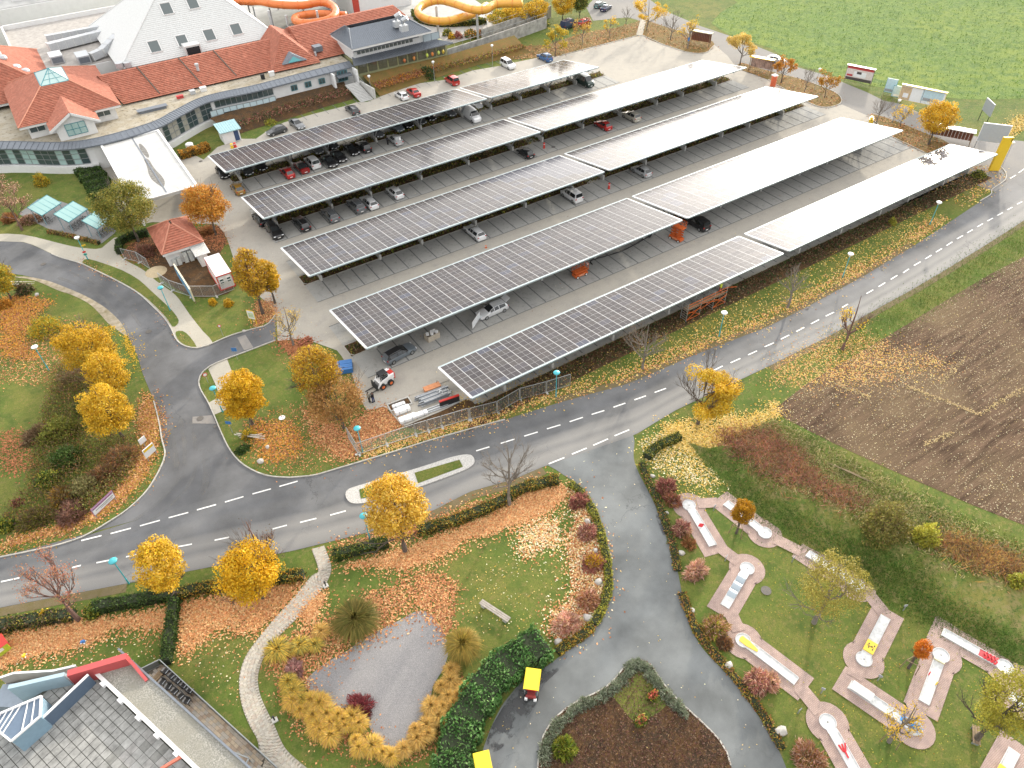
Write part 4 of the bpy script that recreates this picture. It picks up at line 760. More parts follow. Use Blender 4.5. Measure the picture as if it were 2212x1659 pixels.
for lab, b_, ty, wp, cols, n, st, kw in T_: tree(lab, b_, ty, wp, cols, n, st, name='bare_tree' if st == 'bare' else 'autumn_tree', **kw)
# shrubs: label, centre, radius, colours, extra
X = lambda rc, x, y: W(rc, x, y)[0]
SH_ = [
 ('round yellow green bush on the lawn left of the golden trees', (95, 702), 34, LIME+GOLD, {'h': 3.2, 'n': 2200}), ('dark brown leafless thicket behind the front yellow tree', (165, 812), 46, BROWN, {'h': 2.6, 'twiggy': 1, 'n': 1700}),
 ('dark olive bush with bare branches left of the yellow trees', (190, 868), 36, OLIVE+DARKG, {'h': 2.6}), ('yellow green bush in the thicket beside the lawn', (125, 925), 42, [(.20, .21, .04), (.26, .25, .05), (.14, .17, .03)], {'h': 2.8}), ('grey brown twiggy bush at the lawn edge', (80, 935), 34, BROWN, {'h': 1.8, 'twiggy': 1}),
 ('dark green bush in the middle of the roadside thicket', (140, 985), 40, GREEN, {'h': 2.4}), ('bright green leafy bush with yellow tips', (100, 1035), 28, GREEN+LIME, {'h': 1.9}), ('russet twiggy bush behind the yellow sign board', (258, 985), 44, RUST+BROWN, {'h': 2.2, 'twiggy': 1, 'n': 1900}),
 ('rusty brown bush below the russet one', (225, 1020), 38, RUST+BROWN, {'h': 1.8, 'twiggy': 1}), ('pale olive bush above the purple banner', (180, 1050), 40, [(.22, .20, .08), (.28, .25, .10)], {'h': 1.9}), ('brownish yellow bush in the thicket bottom', (130, 1075), 38, BROWNGOLD+BROWN, {'h': 1.7, 'twiggy': 1}),
 ('reddish brown bush left of the purple banner', (150, 1105), 38, [(.22, .12, .09), (.28, .15, .11)], {'h': 1.5, 'twiggy': 1}), ('dark brown bush at the lower left of the thicket', (75, 1115), 40, BROWN+OLIVE, {'h': 1.6, 'twiggy': 1}), ('green and yellow bush cut off by the left edge', (10, 1130), 24, LIME+GREEN, {'h': 1.6}), ('small dark red bush on the left lawn', (36, 1085), 12, REDB, {'h': .9}),
 ('leafy dark bush behind the rail on the left lawn', (50, 622), 20, DARKG+BROWN, {'h': 1.8}), ('orange bush at the left picture edge', (4, 655), 18, ORANGE, {'h': 1.5}),
 ('small round yellow bush on the lawn, left one of two', X('21', 1835, 945), 11, GOLD, {'h': 1., 'n': 700}), ('small round yellow bush on the lawn, right one of two', X('21', 1968, 955), 12, GOLD, {'h': 1.1, 'n': 750}), ('round yellow bush on the lawn below the glazed hall', X('11', 345, 1545), 21, LIME+GOLD, {'h': 2.4, 'n': 1500}),
 ('dark red bush between hedge and tiled hut', X('21', 1240, 500), 28, REDB+BROWN, {'h': 1.4, 'twiggy': 1}), ('brown twiggy bush on the bed beside the orange maple', X('21', 1790, 330), 20, RUST, {'h': .8, 'twiggy': 1}), ('rust coloured bush at the edge of the cycle parking', X('21', 75, 215), 22, RUST, {'h': 1.3, 'twiggy': 1}), ('pale pink brown bush right of the half bare tree', X('21', 260, 230), 26, PINK+BROWN, {'h': 1.3, 'twiggy': 1}),
 ('purple red bush with a yellow heart at the head of the driveway, right side', X('33', 1335, 870), 27, REDB, {'h': 1.7, 'twiggy': 1, 'top': None}), ('brownish red bush just below the purple red one, right side', X('33', 1390, 990), 22, REDB+RUST, {'h': 1.3, 'twiggy': 1}), ('reddish bush right of the driveway beside the first golf lane', X('33', 1475, 1235), 25, REDB+PINK, {'h': 1.5, 'twiggy': 1}), ('small russet bush right of the driveway below the first golf lane', X('33', 1530, 1370), 18, RUST, {'h': .9, 'twiggy': 1}),
 ('pale pink bush right of the driveway above the wavy golf lane', X('33', 1590, 1600), 30, PINK, {'h': 1.7, 'twiggy': 1}), ('pink and olive bush at the end of the wavy golf lane', X('43', 1765, 420), 34, PINK+RUST+LIME, {'h': 1.7, 'twiggy': 1}), ('brown bush below the pink and olive one', X('43', 1840, 570), 20, RUST+BROWN, {'h': 1., 'twiggy': 1}), ('pink bush right of the driveway beside the paved golf lane', X('43', 2130, 900), 34, PINK+REDB, {'h': 1.7, 'twiggy': 1}), ('large pink orange bush at the bottom right of the driveway', X('44', 370, 1560), 42, PINK+RUST, {'h': 1.9, 'twiggy': 1}), ('reddish bush between the driveway and the third golf lane', X('44', 25, 900), 26, PINK, {'h': 1.3, 'twiggy': 1}),
 ('dark red bush at the head of the driveway, left side', X('33', 580, 1000), 24, REDB, {'h': 1.4, 'twiggy': 1}), ('pink bush with a boulder at its foot, left of the driveway', X('33', 655, 1270), 24, PINK+REDB, {'h': 1.4, 'twiggy': 1}), ('purple red bush with yellow middle, left of the driveway', X('33', 705, 1530), 28, REDB, {'h': 1.5, 'twiggy': 1, 'top': GOLD}), ('russet pink bush between two boulders, left of the driveway', X('43', 665, 190), 29, PINK+RUST, {'h': 1.5, 'twiggy': 1}), ('large pink bush above the laurel hedge', X('43', 475, 390), 33, PINK+[(.5, .3, .24)], {'h': 1.8, 'twiggy': 1}),
 ('dark red barberry on the gravel bed', X('42', 890, 1130), 36, [(.17, .03, .04), (.24, .06, .06), (.13, .03, .035)], {'h': 1.3, 'twiggy': 1}), ('pale pink heather like bush left of the gravel bed', X('42', 330, 790), 25, [(.46, .26, .24), (.40, .19, .18), (.5, .33, .29)], {'h': 1., 'twiggy': 1}),
 ('broad olive willow bush on the grassy bank', (1920, 1122), 60, [(.22, .20, .05), (.28, .25, .07), (.16, .16, .035), (.20, .15, .05)], {'z': 0.55, 'h': 4.6, 'n': 4200}), ('bright yellow green bush right of the olive willow bush', (2005, 1152), 33, [(.44, .40, .06), (.38, .36, .05), (.30, .31, .05)], {'z': 0.5, 'h': 3., 'n': 2200}), ('small yellow green bush at the right picture edge', (2200, 1252), 22, LIME, {'z': 0.5, 'h': 1.6}),
 
 ('dark evergreen bush on the orange bank', X('12', 1475, 620), 22, DARKG, {'h': 2.6, 'n': 900, 'leaf': .2}), ('round green bush on the back bank', X('12', 1805, 525), 13, GREEN, {'h': 1.6, 'n': 500, 'leaf': .2}), ('small green bush below the restaurant corner', X('12', 1660, 500), 10, GREEN, {'h': 1.3, 'n': 320, 'leaf': .2}), ('yellow green bush at the end of the dark planted bank', X('12', 120, 1050), 18, LIME, {'h': 1., 'n': 500}), 
 ('red bush above the concrete ramp wall', X('12', 1745, 300), 13, REDB, {'h': 1.8, 'n': 380, 'leaf': .2}), ('yellow bush above the concrete ramp wall', X('12', 1690, 310), 9, YEL, {'h': 1.6, 'n': 260, 'leaf': .2}), ('green bush left of the red one above the ramp wall', X('12', 1650, 275), 12, GREEN+LIME, {'h': 2., 'n': 380, 'leaf': .2}), ('green and orange bushes right of the red one', X('12', 1860, 285), 20, GREEN+ORANGE, {'h': 1.9, 'n': 700, 'leaf': .2}), ('red orange bush below the yellow trees', X('12', 1960, 275), 15, REDB+ORANGE, {'h': 1.8, 'n': 420, 'leaf': .2}), ('green bush below the yellow trees', X('12', 2060, 260), 20, GREEN+LIME, {'h': 2., 'n': 600, 'leaf': .2}), ('dark green bush left of the dark blue van', X('13', 260, 190), 20, DARKG+OLIVE, {'h': 2.4, 'n': 600, 'leaf': .2}), ('red flowering bush right of the dark blue van', X('13', 640, 175), 14, REDB+PINK, {'h': 1.6, 'n': 380, 'leaf': .2}),
 ('dark shrub at the foot of the yellow pylon', X('14', 1830, 1500), 20, GREEN+LIME, {'h': 1.1, 'n': 700}), ('yellow leaved bush beside the last solar roof', X('24', 1080, 250), 9, LIME, {'h': 1.4, 'n': 400}), ('low green juniper at the flower bed corner', X('43', 450, 1480), 32, [(.16, .20, .02), (.24, .22, .03), (.09, .14, .02)], {'h': 1.1, 'twiggy': 1, 'n': 1500}), ('green plant with red flowers, upper one on the bed lawn', X('43', 1215, 1030), 15, LIME+GREEN, {'h': .8, 'n': 420, 'top': [(.5, .12, .08)]}), ('green plant with red flowers, lower one on the bed lawn', X('43', 1115, 1240), 17, LIME+GREEN, {'h': .8, 'n': 480, 'top': [(.5, .14, .09), (.4, .35, .1)]}),
 ('yellow tinged bush at the fallen branches by the junction', X('32', -30, 545)if 0 else X('31', 2140, 430), 16, YEL+OLIVE, {'h': 1., 'twiggy': 1}), ('dark green creeper beside the branch pile', X('31', 2090, 560), 16, DARKG+GREEN, {'h': .7}), ('green bush at the left hedge end by the road', X('41', 790, 300), 22, GREEN+LIME, {'h': 1.1}), ('yellow leaved sapling in the hedge at the lower left', X('41', 390, 330), 14, YEL, {'h': 1.2}), ('green bush at the corner of the footpath and the road hedge', X('32', 720, 1490), 10, GREEN, {'h': 1.1}),
]
for lab, xy, r, cols, kw in SH_: shrub(lab, xy, r, cols, **kw)
# hedges: leaf-covered boxes along a line
def hedge(label, pts, w, h, cols, dens=60, leaf=.11, name='hedge', sm=3, ztop=None):
    P = smooth([Vector((p[0], p[1], 0)) for p in pts], sm) if len(pts) > 2 else [Vector((p[0], p[1], 0)) for p in pts]
    c = sum(P, Vector())/len(P); o = thing(name, label, 'hedge', (c.x, c.y, 0)); A, B = offset(P, w*.42), offset(P, -w*.42); mb = MB()
    for i in range(len(P)-1):
        a, b, d, e = A[i], A[i+1], B[i+1], B[i]; h0 = h*.88
        vs = [(q.x-c.x, q.y-c.y, z) for z in (0, h0) for q in (a, b, d, e)]; mb.add(vs, [(0, 1, 5, 4), (2, 3, 7, 6), (4, 5, 6, 7)]+([(3, 0, 4, 7)] if i == 0 else [])+([(1, 2, 6, 5)] if i == len(P)-2 else []))
    mb.build('hedge_core', mat('dark_hedge_core', (.02, .028, .012), 1, var=.2), o)  # solid near-black core fills the hedge behind its leaves
    d = [0]
    for i in range(1, len(P)): d.append(d[-1]+(P[i]-P[i-1]).length)
    n = int(d[-1]*(w+2*h)*dens); n = min(n, 16000); s = RNG.uniform(0, d[-1], n); X_ = np.interp(s, d, [p.x for p in P]); Y_ = np.interp(s, d, [p.y for p in P])
    tx = np.gradient(np.array([p.x for p in P]), np.array(d)+1e-9*np.arange(len(d))); ty = np.gradient(np.array([p.y for p in P]), np.array(d)+1e-9*np.arange(len(d))); tx = np.interp(s, d, tx); ty = np.interp(s, d, ty)
    q = RNG.uniform(0, w+2*h, n); side = np.where(q < h, -w/2, np.where(q > w+h, w/2, q-h-w/2)); z = np.where(q < h, q, np.where(q > w+h, w+2*h-q, h)); bul = 1+.12*np.sin(s*1.9)+.08*np.sin(s*4.7+1)
    cen = np.c_[X_-ty*side*bul-c.x, Y_+tx*side*bul-c.y, z*(.93+.1*np.sin(s*2.3+2))]+RNG.normal(size=(n, 3))*.06; cen[:, 2] = np.abs(cen[:, 2])+.02
    u = rdirs(n); v = np.cross(u, rdirs(n)); v /= np.linalg.norm(v, axis=1)[:, None]; L = leaf*RNG.uniform(.6, 1.3, (n, 1)); cl = pick(cols, n, .28)*(1+.18*np.sin(s*3.1)*np.sin(s*1.3+.5))[:, None]
    quads('foliage', cen.astype(np.float32), u*L, v*L, np.clip(cl, 0, .8), LEAF, o); return o
hedge('tall glossy laurel hedge along the driveway beside the yellow pedal cart', GW(W('43', 270, 610, 80, 730)+W('42', 2110, 860, 1980, 1010, 1885, 1160, 1790, 1350, 1730, 1540, 1690, 1760)), 3., 1.7, LAUREL, 62, .14)
hedge('clipped hedge along the main road, from the footpath to behind the pale yellow maple', GW(W('32', 670, 1500, 900, 1450, 1150, 1385)), 1., 1.05, DARKG+GREEN+OLIVE, 90)
hedge('clipped hedge along the main road, right of the pale yellow maple', GW(W('32', 1400, 1290, 1750, 1190, 2150, 1020)+W('33', 0, 960, 200, 890, 400, 850)), 1., 1.0, DARKG+OLIVE+BROWNGOLD, 90)
hedge('dark clipped hedge at the far lower left by the road', GW(W('41', -60, 470, 300, 400, 650, 350)), 1.2, 1., DARKG+OLIVE+BROWN, 80); hedge('clipped hedge behind the bright yellow maple at the lower left', GW(W('41', 820, 300, 1200, 235, 1500, 180)), 1.1, 1.1, DARKG+GREEN, 80)
hedge('clipped hedge with leaves on top below the orange yellow maple', GW(W('41', 1560, 175, 1850, 110)+W('42', 60, 60, 420, 10)), 1., 1., DARKG+OLIVE+BROWNGOLD, 90)
hedge('green hedge running down from the road towards the terrace', GW(W('41', 1525, 215, 1490, 480, 1450, 770)), .9, 1.1, GREEN+DARKG, 90)
hedge('low hedge edging the left side of the driveway', GW(W('33', 500, 880, 590, 935, 690, 1090, 745, 1230, 790, 1400, 825, 1600)+W('43', 830, 120, 770, 310, 700, 420)), .7, .55, OLIVE+LIME, 110, .1); hedge('low golden edging at the lower left of the driveway', GW(W('43', 690, 440, 580, 540, 450, 620, 390, 670)), .8, .4, OLIVE+BROWNGOLD, 110, .1)
hedge('short clipped hedge on the corner right of the driveway', GW(W('33', 1165, 650, 1210, 590, 1300, 530, 1450, 470)), .9, .8, DARKG+OLIVE, 110); hedge('low green ground cover edging the right side of the driveway, upper part', GW(W('33', 1120, 690, 1170, 830, 1240, 970, 1330, 1210, 1390, 1400, 1430, 1620)), .7, .3, OLIVE+RUST+GREEN, 100, .1)
hedge('low brown green edging on the right side of the driveway, lower part', GW(W('43', 1465, 150, 1560, 400, 1680, 600, 1900, 850, 2080, 1080, 2212, 1270, 2330, 1500)), .7, .28, OLIVE+RUST+BROWNGOLD, 100, .1); hedge('leafy hedge round the shrubs at the tiled hut', GW(W('21', 1040, 540, 1045, 460, 1130, 410, 1290, 375)), .8, 1.2, DARKG+GREEN, 90)
hedge('dark green slope planting beside the flat white entrance roof', GW(W('11', 760, 1480, 850, 1600, 920, 1720)), 4., 1.1, DARKG+GREEN, 60, .16); hedge('orange brown hedge beside the flat white entrance roof', GW(W('11', 1560, 1370, 1700, 1330, 1810, 1290)), 1.6, 1.4, BROWNGOLD+ORANGE, 90, .14); hedge('low hedge along the cycle parking', GW(W('21', 420, 350, 640, 395, 860, 450)), .6, .5, OLIVE+RUST, 90)
hedge('dark clipped hedge below the orange water slide', GW(W('12', 1370, 130, 1420, 190, 1560, 225, 1760, 225, 1990, 205)), 1.6, 1.5, OLIVE+GREEN, 30, .2)
# planting under the solar roofs and along the main road side
def cover(name, poly, n, cols, leaf, hh, z0=.06, up=.6, m=None):     # ground cover nobody could count
    q = pts_in(poly, n); cen = np.c_[q, z0+RNG.uniform(0, hh, n)]; u = rdirs(n); u[:, 2] += up; u /= np.linalg.norm(u, axis=1)[:, None]; v = np.cross(u, rdirs(n)); v /= np.linalg.norm(v, axis=1)[:, None]; L = leaf*RNG.uniform(.6, 1.4, (n, 1))
    return tag(quads(name, cen.astype(np.float32), u*L, v*L*.7, pick(cols, n, .3), m or LEAF), kind='stuff')
for yc in ROWS:
    x0, x1 = STRIPX[yc]; cover('strip_planting', [(x0+.2, yc-1.1), (x1-.2, yc-1.1), (x1-.2, yc+1.1), (x0+.2, yc+1.1)], 5200, DARKG+BROWN+OLIVE, .2, .42)
cover('strip_planting', [(30, 53.4), (134, 53.4), (134, 56.2), (30, 56.2)], 6000, BROWN+DARKG, .18, .4)
TH = GW(W('21', 480, 1500, 640, 1480, 820, 1659)+W('31', 860, 180, 900, 440, 1180, 480, 1180, 760, 1000, 940, 860, 1080, 600, 1180, 300, 1240, 0, 1240, 60, 1100, 250, 900, 260, 700, 330, 450, 400, 200))
for cols, n_, z0, hh in ((BROWN+OLIVE, 9000, .0, 1.1), (BROWN+RUST, 5000, .2, 1.2), ([(.20, .21, .05), (.28, .26, .08), (.12, .15, .03)], 5500, .1, 1.3)): cover('thicket_growth', TH, n_, cols, .12, hh, z0, 1.2)
# ornamental grasses: fountains of thin blades
def tuft(label, xy, rpx, cols, h=1., n=1500, name='ornamental_grass', group='ornamental grasses round the gravel bed', wid=.026):
    p = G(*xy); r = rpx*mpp(p)*1.4; p = G(xy[0], xy[1], h*.35); a = RNG.uniform(0, 2*PI, n); t = RNG.uniform(.15, 1, n)**.7; ln = RNG.uniform(.7, 1.1, n)
    t = np.clip(t+RNG.normal(0, .12, n), .05, 1.2); b = np.c_[np.cos(a)*r*.45*t, np.sin(a)*r*.45*t, np.zeros(n)]; mid = np.c_[np.cos(a)*r*.55*t*ln, np.sin(a)*r*.55*t*ln, h*(.75+.2*(1-t))*ln]; tip = np.c_[np.cos(a)*r*t*ln*1.05, np.sin(a)*r*t*ln*1.05, h*(1.05-.5*t**2)*ln*RNG.uniform(.7, 1.15, n)]
    s = np.c_[-np.sin(a), np.cos(a), np.zeros(n)]*wid; V = np.stack([b-s, b+s, mid+s, mid-s, tip], 1).astype(np.float32); me = bpy.data.meshes.new(name); o_ = np.arange(n)[:, None]*5
    F = np.concatenate([o_+np.array([[0, 1, 2, 3]]), o_+np.array([[3, 2, 4, 4]])], 1)
    me.from_pydata(V.reshape(-1, 3).tolist(), [], [tuple(f) for f in (o_+np.array([[0, 1, 2, 3]])).tolist()]+[tuple(f) for f in (o_+np.array([[3, 2, 4]])).tolist()])
    at = me.attributes.new('Col', 'FLOAT_COLOR', 'FACE'); c = pick(cols, n, .25); cc = np.ones((2*n, 4), np.float32); cc[:n, :3] = c*.9; cc[n:, :3] = np.clip(c*1.2, 0, .9); at.data.foreach_set('color', cc.ravel()); me.materials.append(LEAF)
    o = put(name, me, None, (p.x, p.y, .03)); return tag(o, label, 'grass', group)
LOW = W('42', 290, 930, 330, 1010, 410, 1080, 480, 1090, 560, 1110, 390, 1180, 500, 1220, 620, 1210, 720, 1220, 650, 1280, 840, 1230, 780, 1310, 560, 1350, 650, 1390, 870, 1430, 900, 1500, 1010, 1480, 1100, 1540, 1175, 1570, 540, 1300, 760, 1260, 900, 1290, 330, 1090)
RT = W('42', 1280, 1510, 1400, 1420, 1490, 1380, 1380, 1340, 1480, 1300, 1580, 1230, 1620, 1140, 1710, 1110, 1800, 1010, 1680, 920, 1600, 970, 1690, 820, 1520, 1140, 1660, 1050, 1740, 1050)
for i, q in enumerate(LOW): tuft('golden ornamental grass in the dense drift left and below the gravel bed', q, 17+5*math.sin(i*2.1), YSTRAW+STRAW if i > 2 else GSTRAW+YSTRAW, 1.2)
for i, q in enumerate(RT): tuft('straw brown ornamental grass in the drift right of the gravel bed', q, 16+4*math.sin(i*1.7), STRAW, 1.2)
for lab, q, r, c, h in (('pale yellow spiky grass clump beside the footpath, left of its neighbours', (190, 650), 26, GSTRAW+YSTRAW, 1.1), ('yellow spiky grass clump in the middle of the three by the footpath', (385, 610), 20, GSTRAW+YSTRAW, 1.), ('yellow spiky grass clump at the right of the three by the footpath', (515, 605), 16, GSTRAW+YSTRAW, .9), ('pale fluffy grass clump left of the large dark grass', (565, 490), 17, STRAW, .9), ('large dark green and brown grass clump above the gravel bed', (865, 400), 40, [(.13, .11, .025), (.20, .16, .04), (.10, .10, .02)], 2.1), ('tall upright brown green grass clump right of the gravel bed', (1790, 620), 30, [(.24, .17, .035), (.18, .15, .03), (.30, .21, .04)], 2.2)): tuft(lab, X('42', *q), r, c, h, 4200 if r > 28 else 900, group=None, wid=.035)
LV = [BED[i] for i in range(4, len(BED)-3)]; LV = offset(LV, -.55); cnt = 0
for i in range(0, len(LV), 1):
    q = LV[i]
    if q.y < 14: continue
    nm = 'lavender_clump'; o = blob(nm, 'grey green lavender clump in the row edging the flower bed', Vector((q.x+U(-.15, .15), q.y+U(-.15, .15), 0)), U(.5, .8), U(.5, .8), U(.4, .6), SAGE, 330, .09, 'lavender', 'lavender clumps edging the flower bed', stems=False, twiggy=1)
cover('heather_cover', BED, 9000, [(.13, .06, .05), (.18, .09, .07), (.09, .05, .035), (.22, .15, .10)], .09, .22)
# ---------------------------------------------------------------- fallen leaves, straw, crop
OR_ = [(.52, .25, .10), (.58, .31, .14), (.44, .18, .07), (.60, .38, .18)]; YL_ = [(.60, .42, .10), (.66, .50, .18), (.52, .32, .05), (.62, .44, .16)]; RU_ = [(.36, .14, .06), (.42, .18, .08), (.28, .11, .05)]; PALE = [(.66, .60, .40), (.72, .64, .42), (.6, .46, .2)]
def litter(poly, n, cols, size=.11, clump=.0, scale=3., seed=1, z=.03, soft=1., name='fallen_leaves'):
    n = int(n*(1.75 if soft == 1 and size >= .11 else 1))
    q = pts_in(poly, int(n*(1+clump*1.6)))
    if clump: q = q[noise2(q, scale, seed) > RNG.uniform(-.9, .9, len(q))*(1-clump)+clump*.02-.05]
    n = len(q)
    if n == 0: return
    q = q+RNG.normal(size=(n, 2))*np.where(RNG.random(n) < .65, .3, .95)[:, None]*soft
    cen = np.c_[q, z+RNG.uniform(0, .05, n)]; a = RNG.uniform(0, 2*PI, n); tl = RNG.normal(0, .35, (n, 2)); u = np.c_[np.cos(a), np.sin(a), tl[:, 0]]; v = np.c_[-np.sin(a), np.cos(a), tl[:, 1]]; L = size*RNG.uniform(.55, 1.3, (n, 1))
    tag(quads(name, cen.astype(np.float32), u*L, v*L, pick(cols, n, .25), LITTER), kind='stuff')
P_ = lambda *a: GW(sum((W(*k) for k in a), []))
litter(P_(('41', -40, 560, 500, 450, 900, 390, 1450, 300, 1440, 470, 1300, 420, 1000, 420, 800, 560, 500, 640, 250, 680, 0, 780)), 5200, OR_, .12)
litter(P_(('41', 1560, 240, 1900, 190, 2212, 130), ('42', 420, 20, 330, 160, 150, 350, 0, 480), ('41', 2100, 480, 1880, 420, 1750, 560, 1560, 700)), 4600, OR_, .12)
litter(P_(('41', 0, 780, 900, 500, 1400, 400, 1420, 760, 900, 800, 300, 840)), 260, OR_+PALE, .085); litter(P_(('41', 1540, 600, 2100, 250, 2150, 600, 2060, 800, 2090, 1200, 1600, 780)), 230, OR_+PALE, .085)
litter(P_(('32', 660, 1600, 1000, 1530, 1500, 1370, 2000, 1160, 2212, 1060), ('33', 150, 940, 380, 880, 480, 930, 360, 1050, 230, 1130, 100, 1200, 0, 1200), ('32', 2000, 1290, 1800, 1330, 1600, 1480, 1300, 1590, 1000, 1560)), 7000, OR_, .12)
litter(P_(('32', 620, 1400, 1100, 1300, 1500, 1180, 2150, 960), ('33', 300, 830, 300, 880), ('32', 2100, 1040, 1500, 1250, 1000, 1400, 660, 1490)), 2600, OR_+RU_, .12, .2)
litter(P_(('42', 880, 210, 1240, 40, 1420, -30, 1640, 20, 1740, 80, 1690, 200, 1680, 330, 1700, 460, 1640, 560, 1560, 420, 1400, 300, 1250, 390, 1100, 450, 960, 560, 800, 650, 640, 760, 450, 830, 440, 950, 300, 980, 180, 850, 100, 700, 200, 560, 420, 480, 700, 330, 900, 300)), 6400, OR_+RU_, .12, .15, 2.5, 4)
litter(P_(('42', 480, 200, 570, 130, 560, 220, 480, 400, 380, 350)), 700, OR_, .12); litter(P_(('42', 180, 900, 480, 960, 620, 1120, 950, 1230, 990, 1400, 1240, 1560, 1500, 1330, 1700, 900, 1880, 960, 1600, 1500, 1250, 1640, 900, 1560, 480, 1440, 240, 1150)), 2600, RU_+OR_, .1)
litter(P_(('33', 90, 1250, 380, 1170, 420, 1390, 250, 1440, 200, 1500, 60, 1500)), 1100, OR_+PALE, .12, .3, 1.6, 3); litter(P_(('33', 480, 900, 560, 900, 650, 1100, 760, 1350, 800, 1659), ('43', 780, 200, 660, 420, 540, 540, 340, 520, 340, 300, 540, 200), ('33', 520, 1600, 470, 1380, 560, 1200, 520, 1000)), 3600, OR_+PALE+RU_, .12)
litter(P_(('33', 0, 1200, 500, 1060, 560, 1400, 480, 1659), ('43', 500, 200, 300, 480, 0, 560), ('42', 1900, 500, 1740, 120, 1900, 0)), 520, PALE+YL_, .075)
litter(P_(('33', 1310, 370, 1600, 290, 1900, 270, 2000, 300, 2212, 250), ('34', 60, 130, 100, 270), ('33', 2150, 370, 1900, 470, 1800, 600, 1700, 640, 1500, 590, 1330, 470)), 6500, YL_, .12, .1); litter(P_(('33', 1100, 500, 1300, 400, 1500, 600, 1900, 640, 2100, 800, 1700, 900, 1400, 800, 1200, 700)), 1500, YL_+PALE, .11)
litter(P_(('33', 1300, 760, 1800, 920, 1650, 1050, 1450, 980)), 200, YL_, .1)
litter(P_(('24', 0, 1659, 150, 1420, 560, 1250, 700, 1220, 850, 1240, 1100, 1330, 1560, 1480, 1400, 1560, 900, 1659)), 9500, YL_+OR_, .10, .15, 4, 2, soft=2.2)
litter([(p.x, p.y) for p in PLOUGH if True], 15000, PALE+[(.42, .33, .2), (.5, .42, .28)], .06, .1, 12, 6, .04, 0., name='straw_litter')
for rc in (('24', 1700, 1440, 1800, 1450), ): pass
UPV = [Vector((p.x, p.y, 0)) for p in R_UP[12:22]]
litter(offset(UPV, .5)+offset(UPV, 2.4)[::-1], 5200, YL_+OR_, .13, .1, 5, 9); litter(offset(UPV, 2.3)+offset(UPV, 6.5)[::-1], 2600, YL_, .11, .2, 5, 5)
litter(P_(('14', 1400, 1659, 1750, 1430, 2000, 1430, 2040, 1560, 1700, 1800)), 900, YL_+OR_, .16, .1)
litter(P_(('31', 0, 1430, 300, 1340, 600, 1270, 850, 1150, 1050, 1010, 1250, 800, 1330, 600, 1380, 300, 1260, 60, 1200, 300, 1260, 560, 1150, 760, 1000, 930, 800, 1120, 500, 1240, 100, 1330)), 4600, OR_+RU_+BROWNGOLD, .12); litter(P_(('21', 1060, 1170, 1140, 1350, 1220, 1620, 1180, 1500, 1090, 1320)), 500, GOLD, .1)
litter(P_(('21', 0, 900, 300, 900, 450, 960, 320, 1050, 250, 1180, 200, 1330, 350, 1450, 100, 1420, 0, 1420)), 7500, RU_+ORANGE, .12, .1, 3, 8); litter(P_(('21', 0, 1420, 400, 1200, 560, 1100, 900, 1150, 560, 1500, 400, 1659, 0, 1659)), 1400, RU_+OR_, .11); litter(P_(('31', 0, 400, 200, 420, 330, 700, 100, 800, 0, 700)), 700, RU_, .12)
litter(P_(('32', 0, 330, 300, 330, 420, 560, 350, 640, 150, 680, 60, 640, -60, 400)), 2200, RU_+ORANGE, .12, .1); litter(P_(('32', 400, 200, 600, 300, 780, 420, 900, 620, 760, 660, 500, 480)), 2600, RU_+OR_, .12, .1); litter(P_(('32', 820, 330, 1120, 190, 1260, 370, 900, 540, 820, 430)), 2300, RU_+OR_, .12)
litter(P_(('32', -100, 330, 500, 100, 700, 300, 850, 620, 500, 770, 150, 790, -150, 600)), 1500, OR_+RU_, .1); litter(P_(('32', 930, 570, 1500, 400, 2150, 230, 2100, 290, 1500, 470, 920, 650)), 1100, OR_+YL_, .11)
litter(P_(('21', 1880, 300, 1960, 430, 1880, 520, 1720, 420, 1700, 310, 1840, 280)), 900, RU_, .13); litter(P_(('21', 1100, 420, 1320, 400, 1400, 560, 1250, 640, 1050, 580)), 700, RU_, .11)
litter(P_(('22', 190, 1060, 0, 1180, 0, 940, 140, 930)), 900, RU_+OR_, .12); litter(P_(('22', 200, 1290, 480, 1290, 380, 1460, 250, 1350)), 1100, RU_, .13)
for q in (ISLA, ISLB, ISLC): litter([(p.x, p.y) for p in q], 900, RU_+OR_+BROWN, .16, .1, z=.09)
litter([(p.x, p.y) for p in BANKN], 2200, RU_+OR_+BROWN, .17, .1, z=.08)
litter(P_(('14', 1960, 1130, 2212, 980, 2300, 1000, 2212, 1120, 2050, 1200)), 700, YL_, .16)
for nm, r0, nn in (('21', (700, 560, 1400, 1030, 1520, 1250, 1720, 1345, 1500, 1210, 1300, 960, 1000, 770, 700, 640), 500),): litter(P_((nm, *r0)), nn, RU_+OR_, .09)
litter([(p.x, p.y) for p in DR_L+DR_R[::-1]], 170, PALE+YL_, .06, z=.035)
litter(LOT, 1300, PALE+RU_, .08, .1, 9, 3, z=.05)
litter(P_(('34', 0, 1230, 300, 1420, 780, 1620), ('44', 900, 150, 1900, 700, 2212, 1500, 2212, 1659, 500, 1659, 100, 1000, 0, 500)), 2600, OLIVE+LIME+BROWNGOLD, .06, .1)
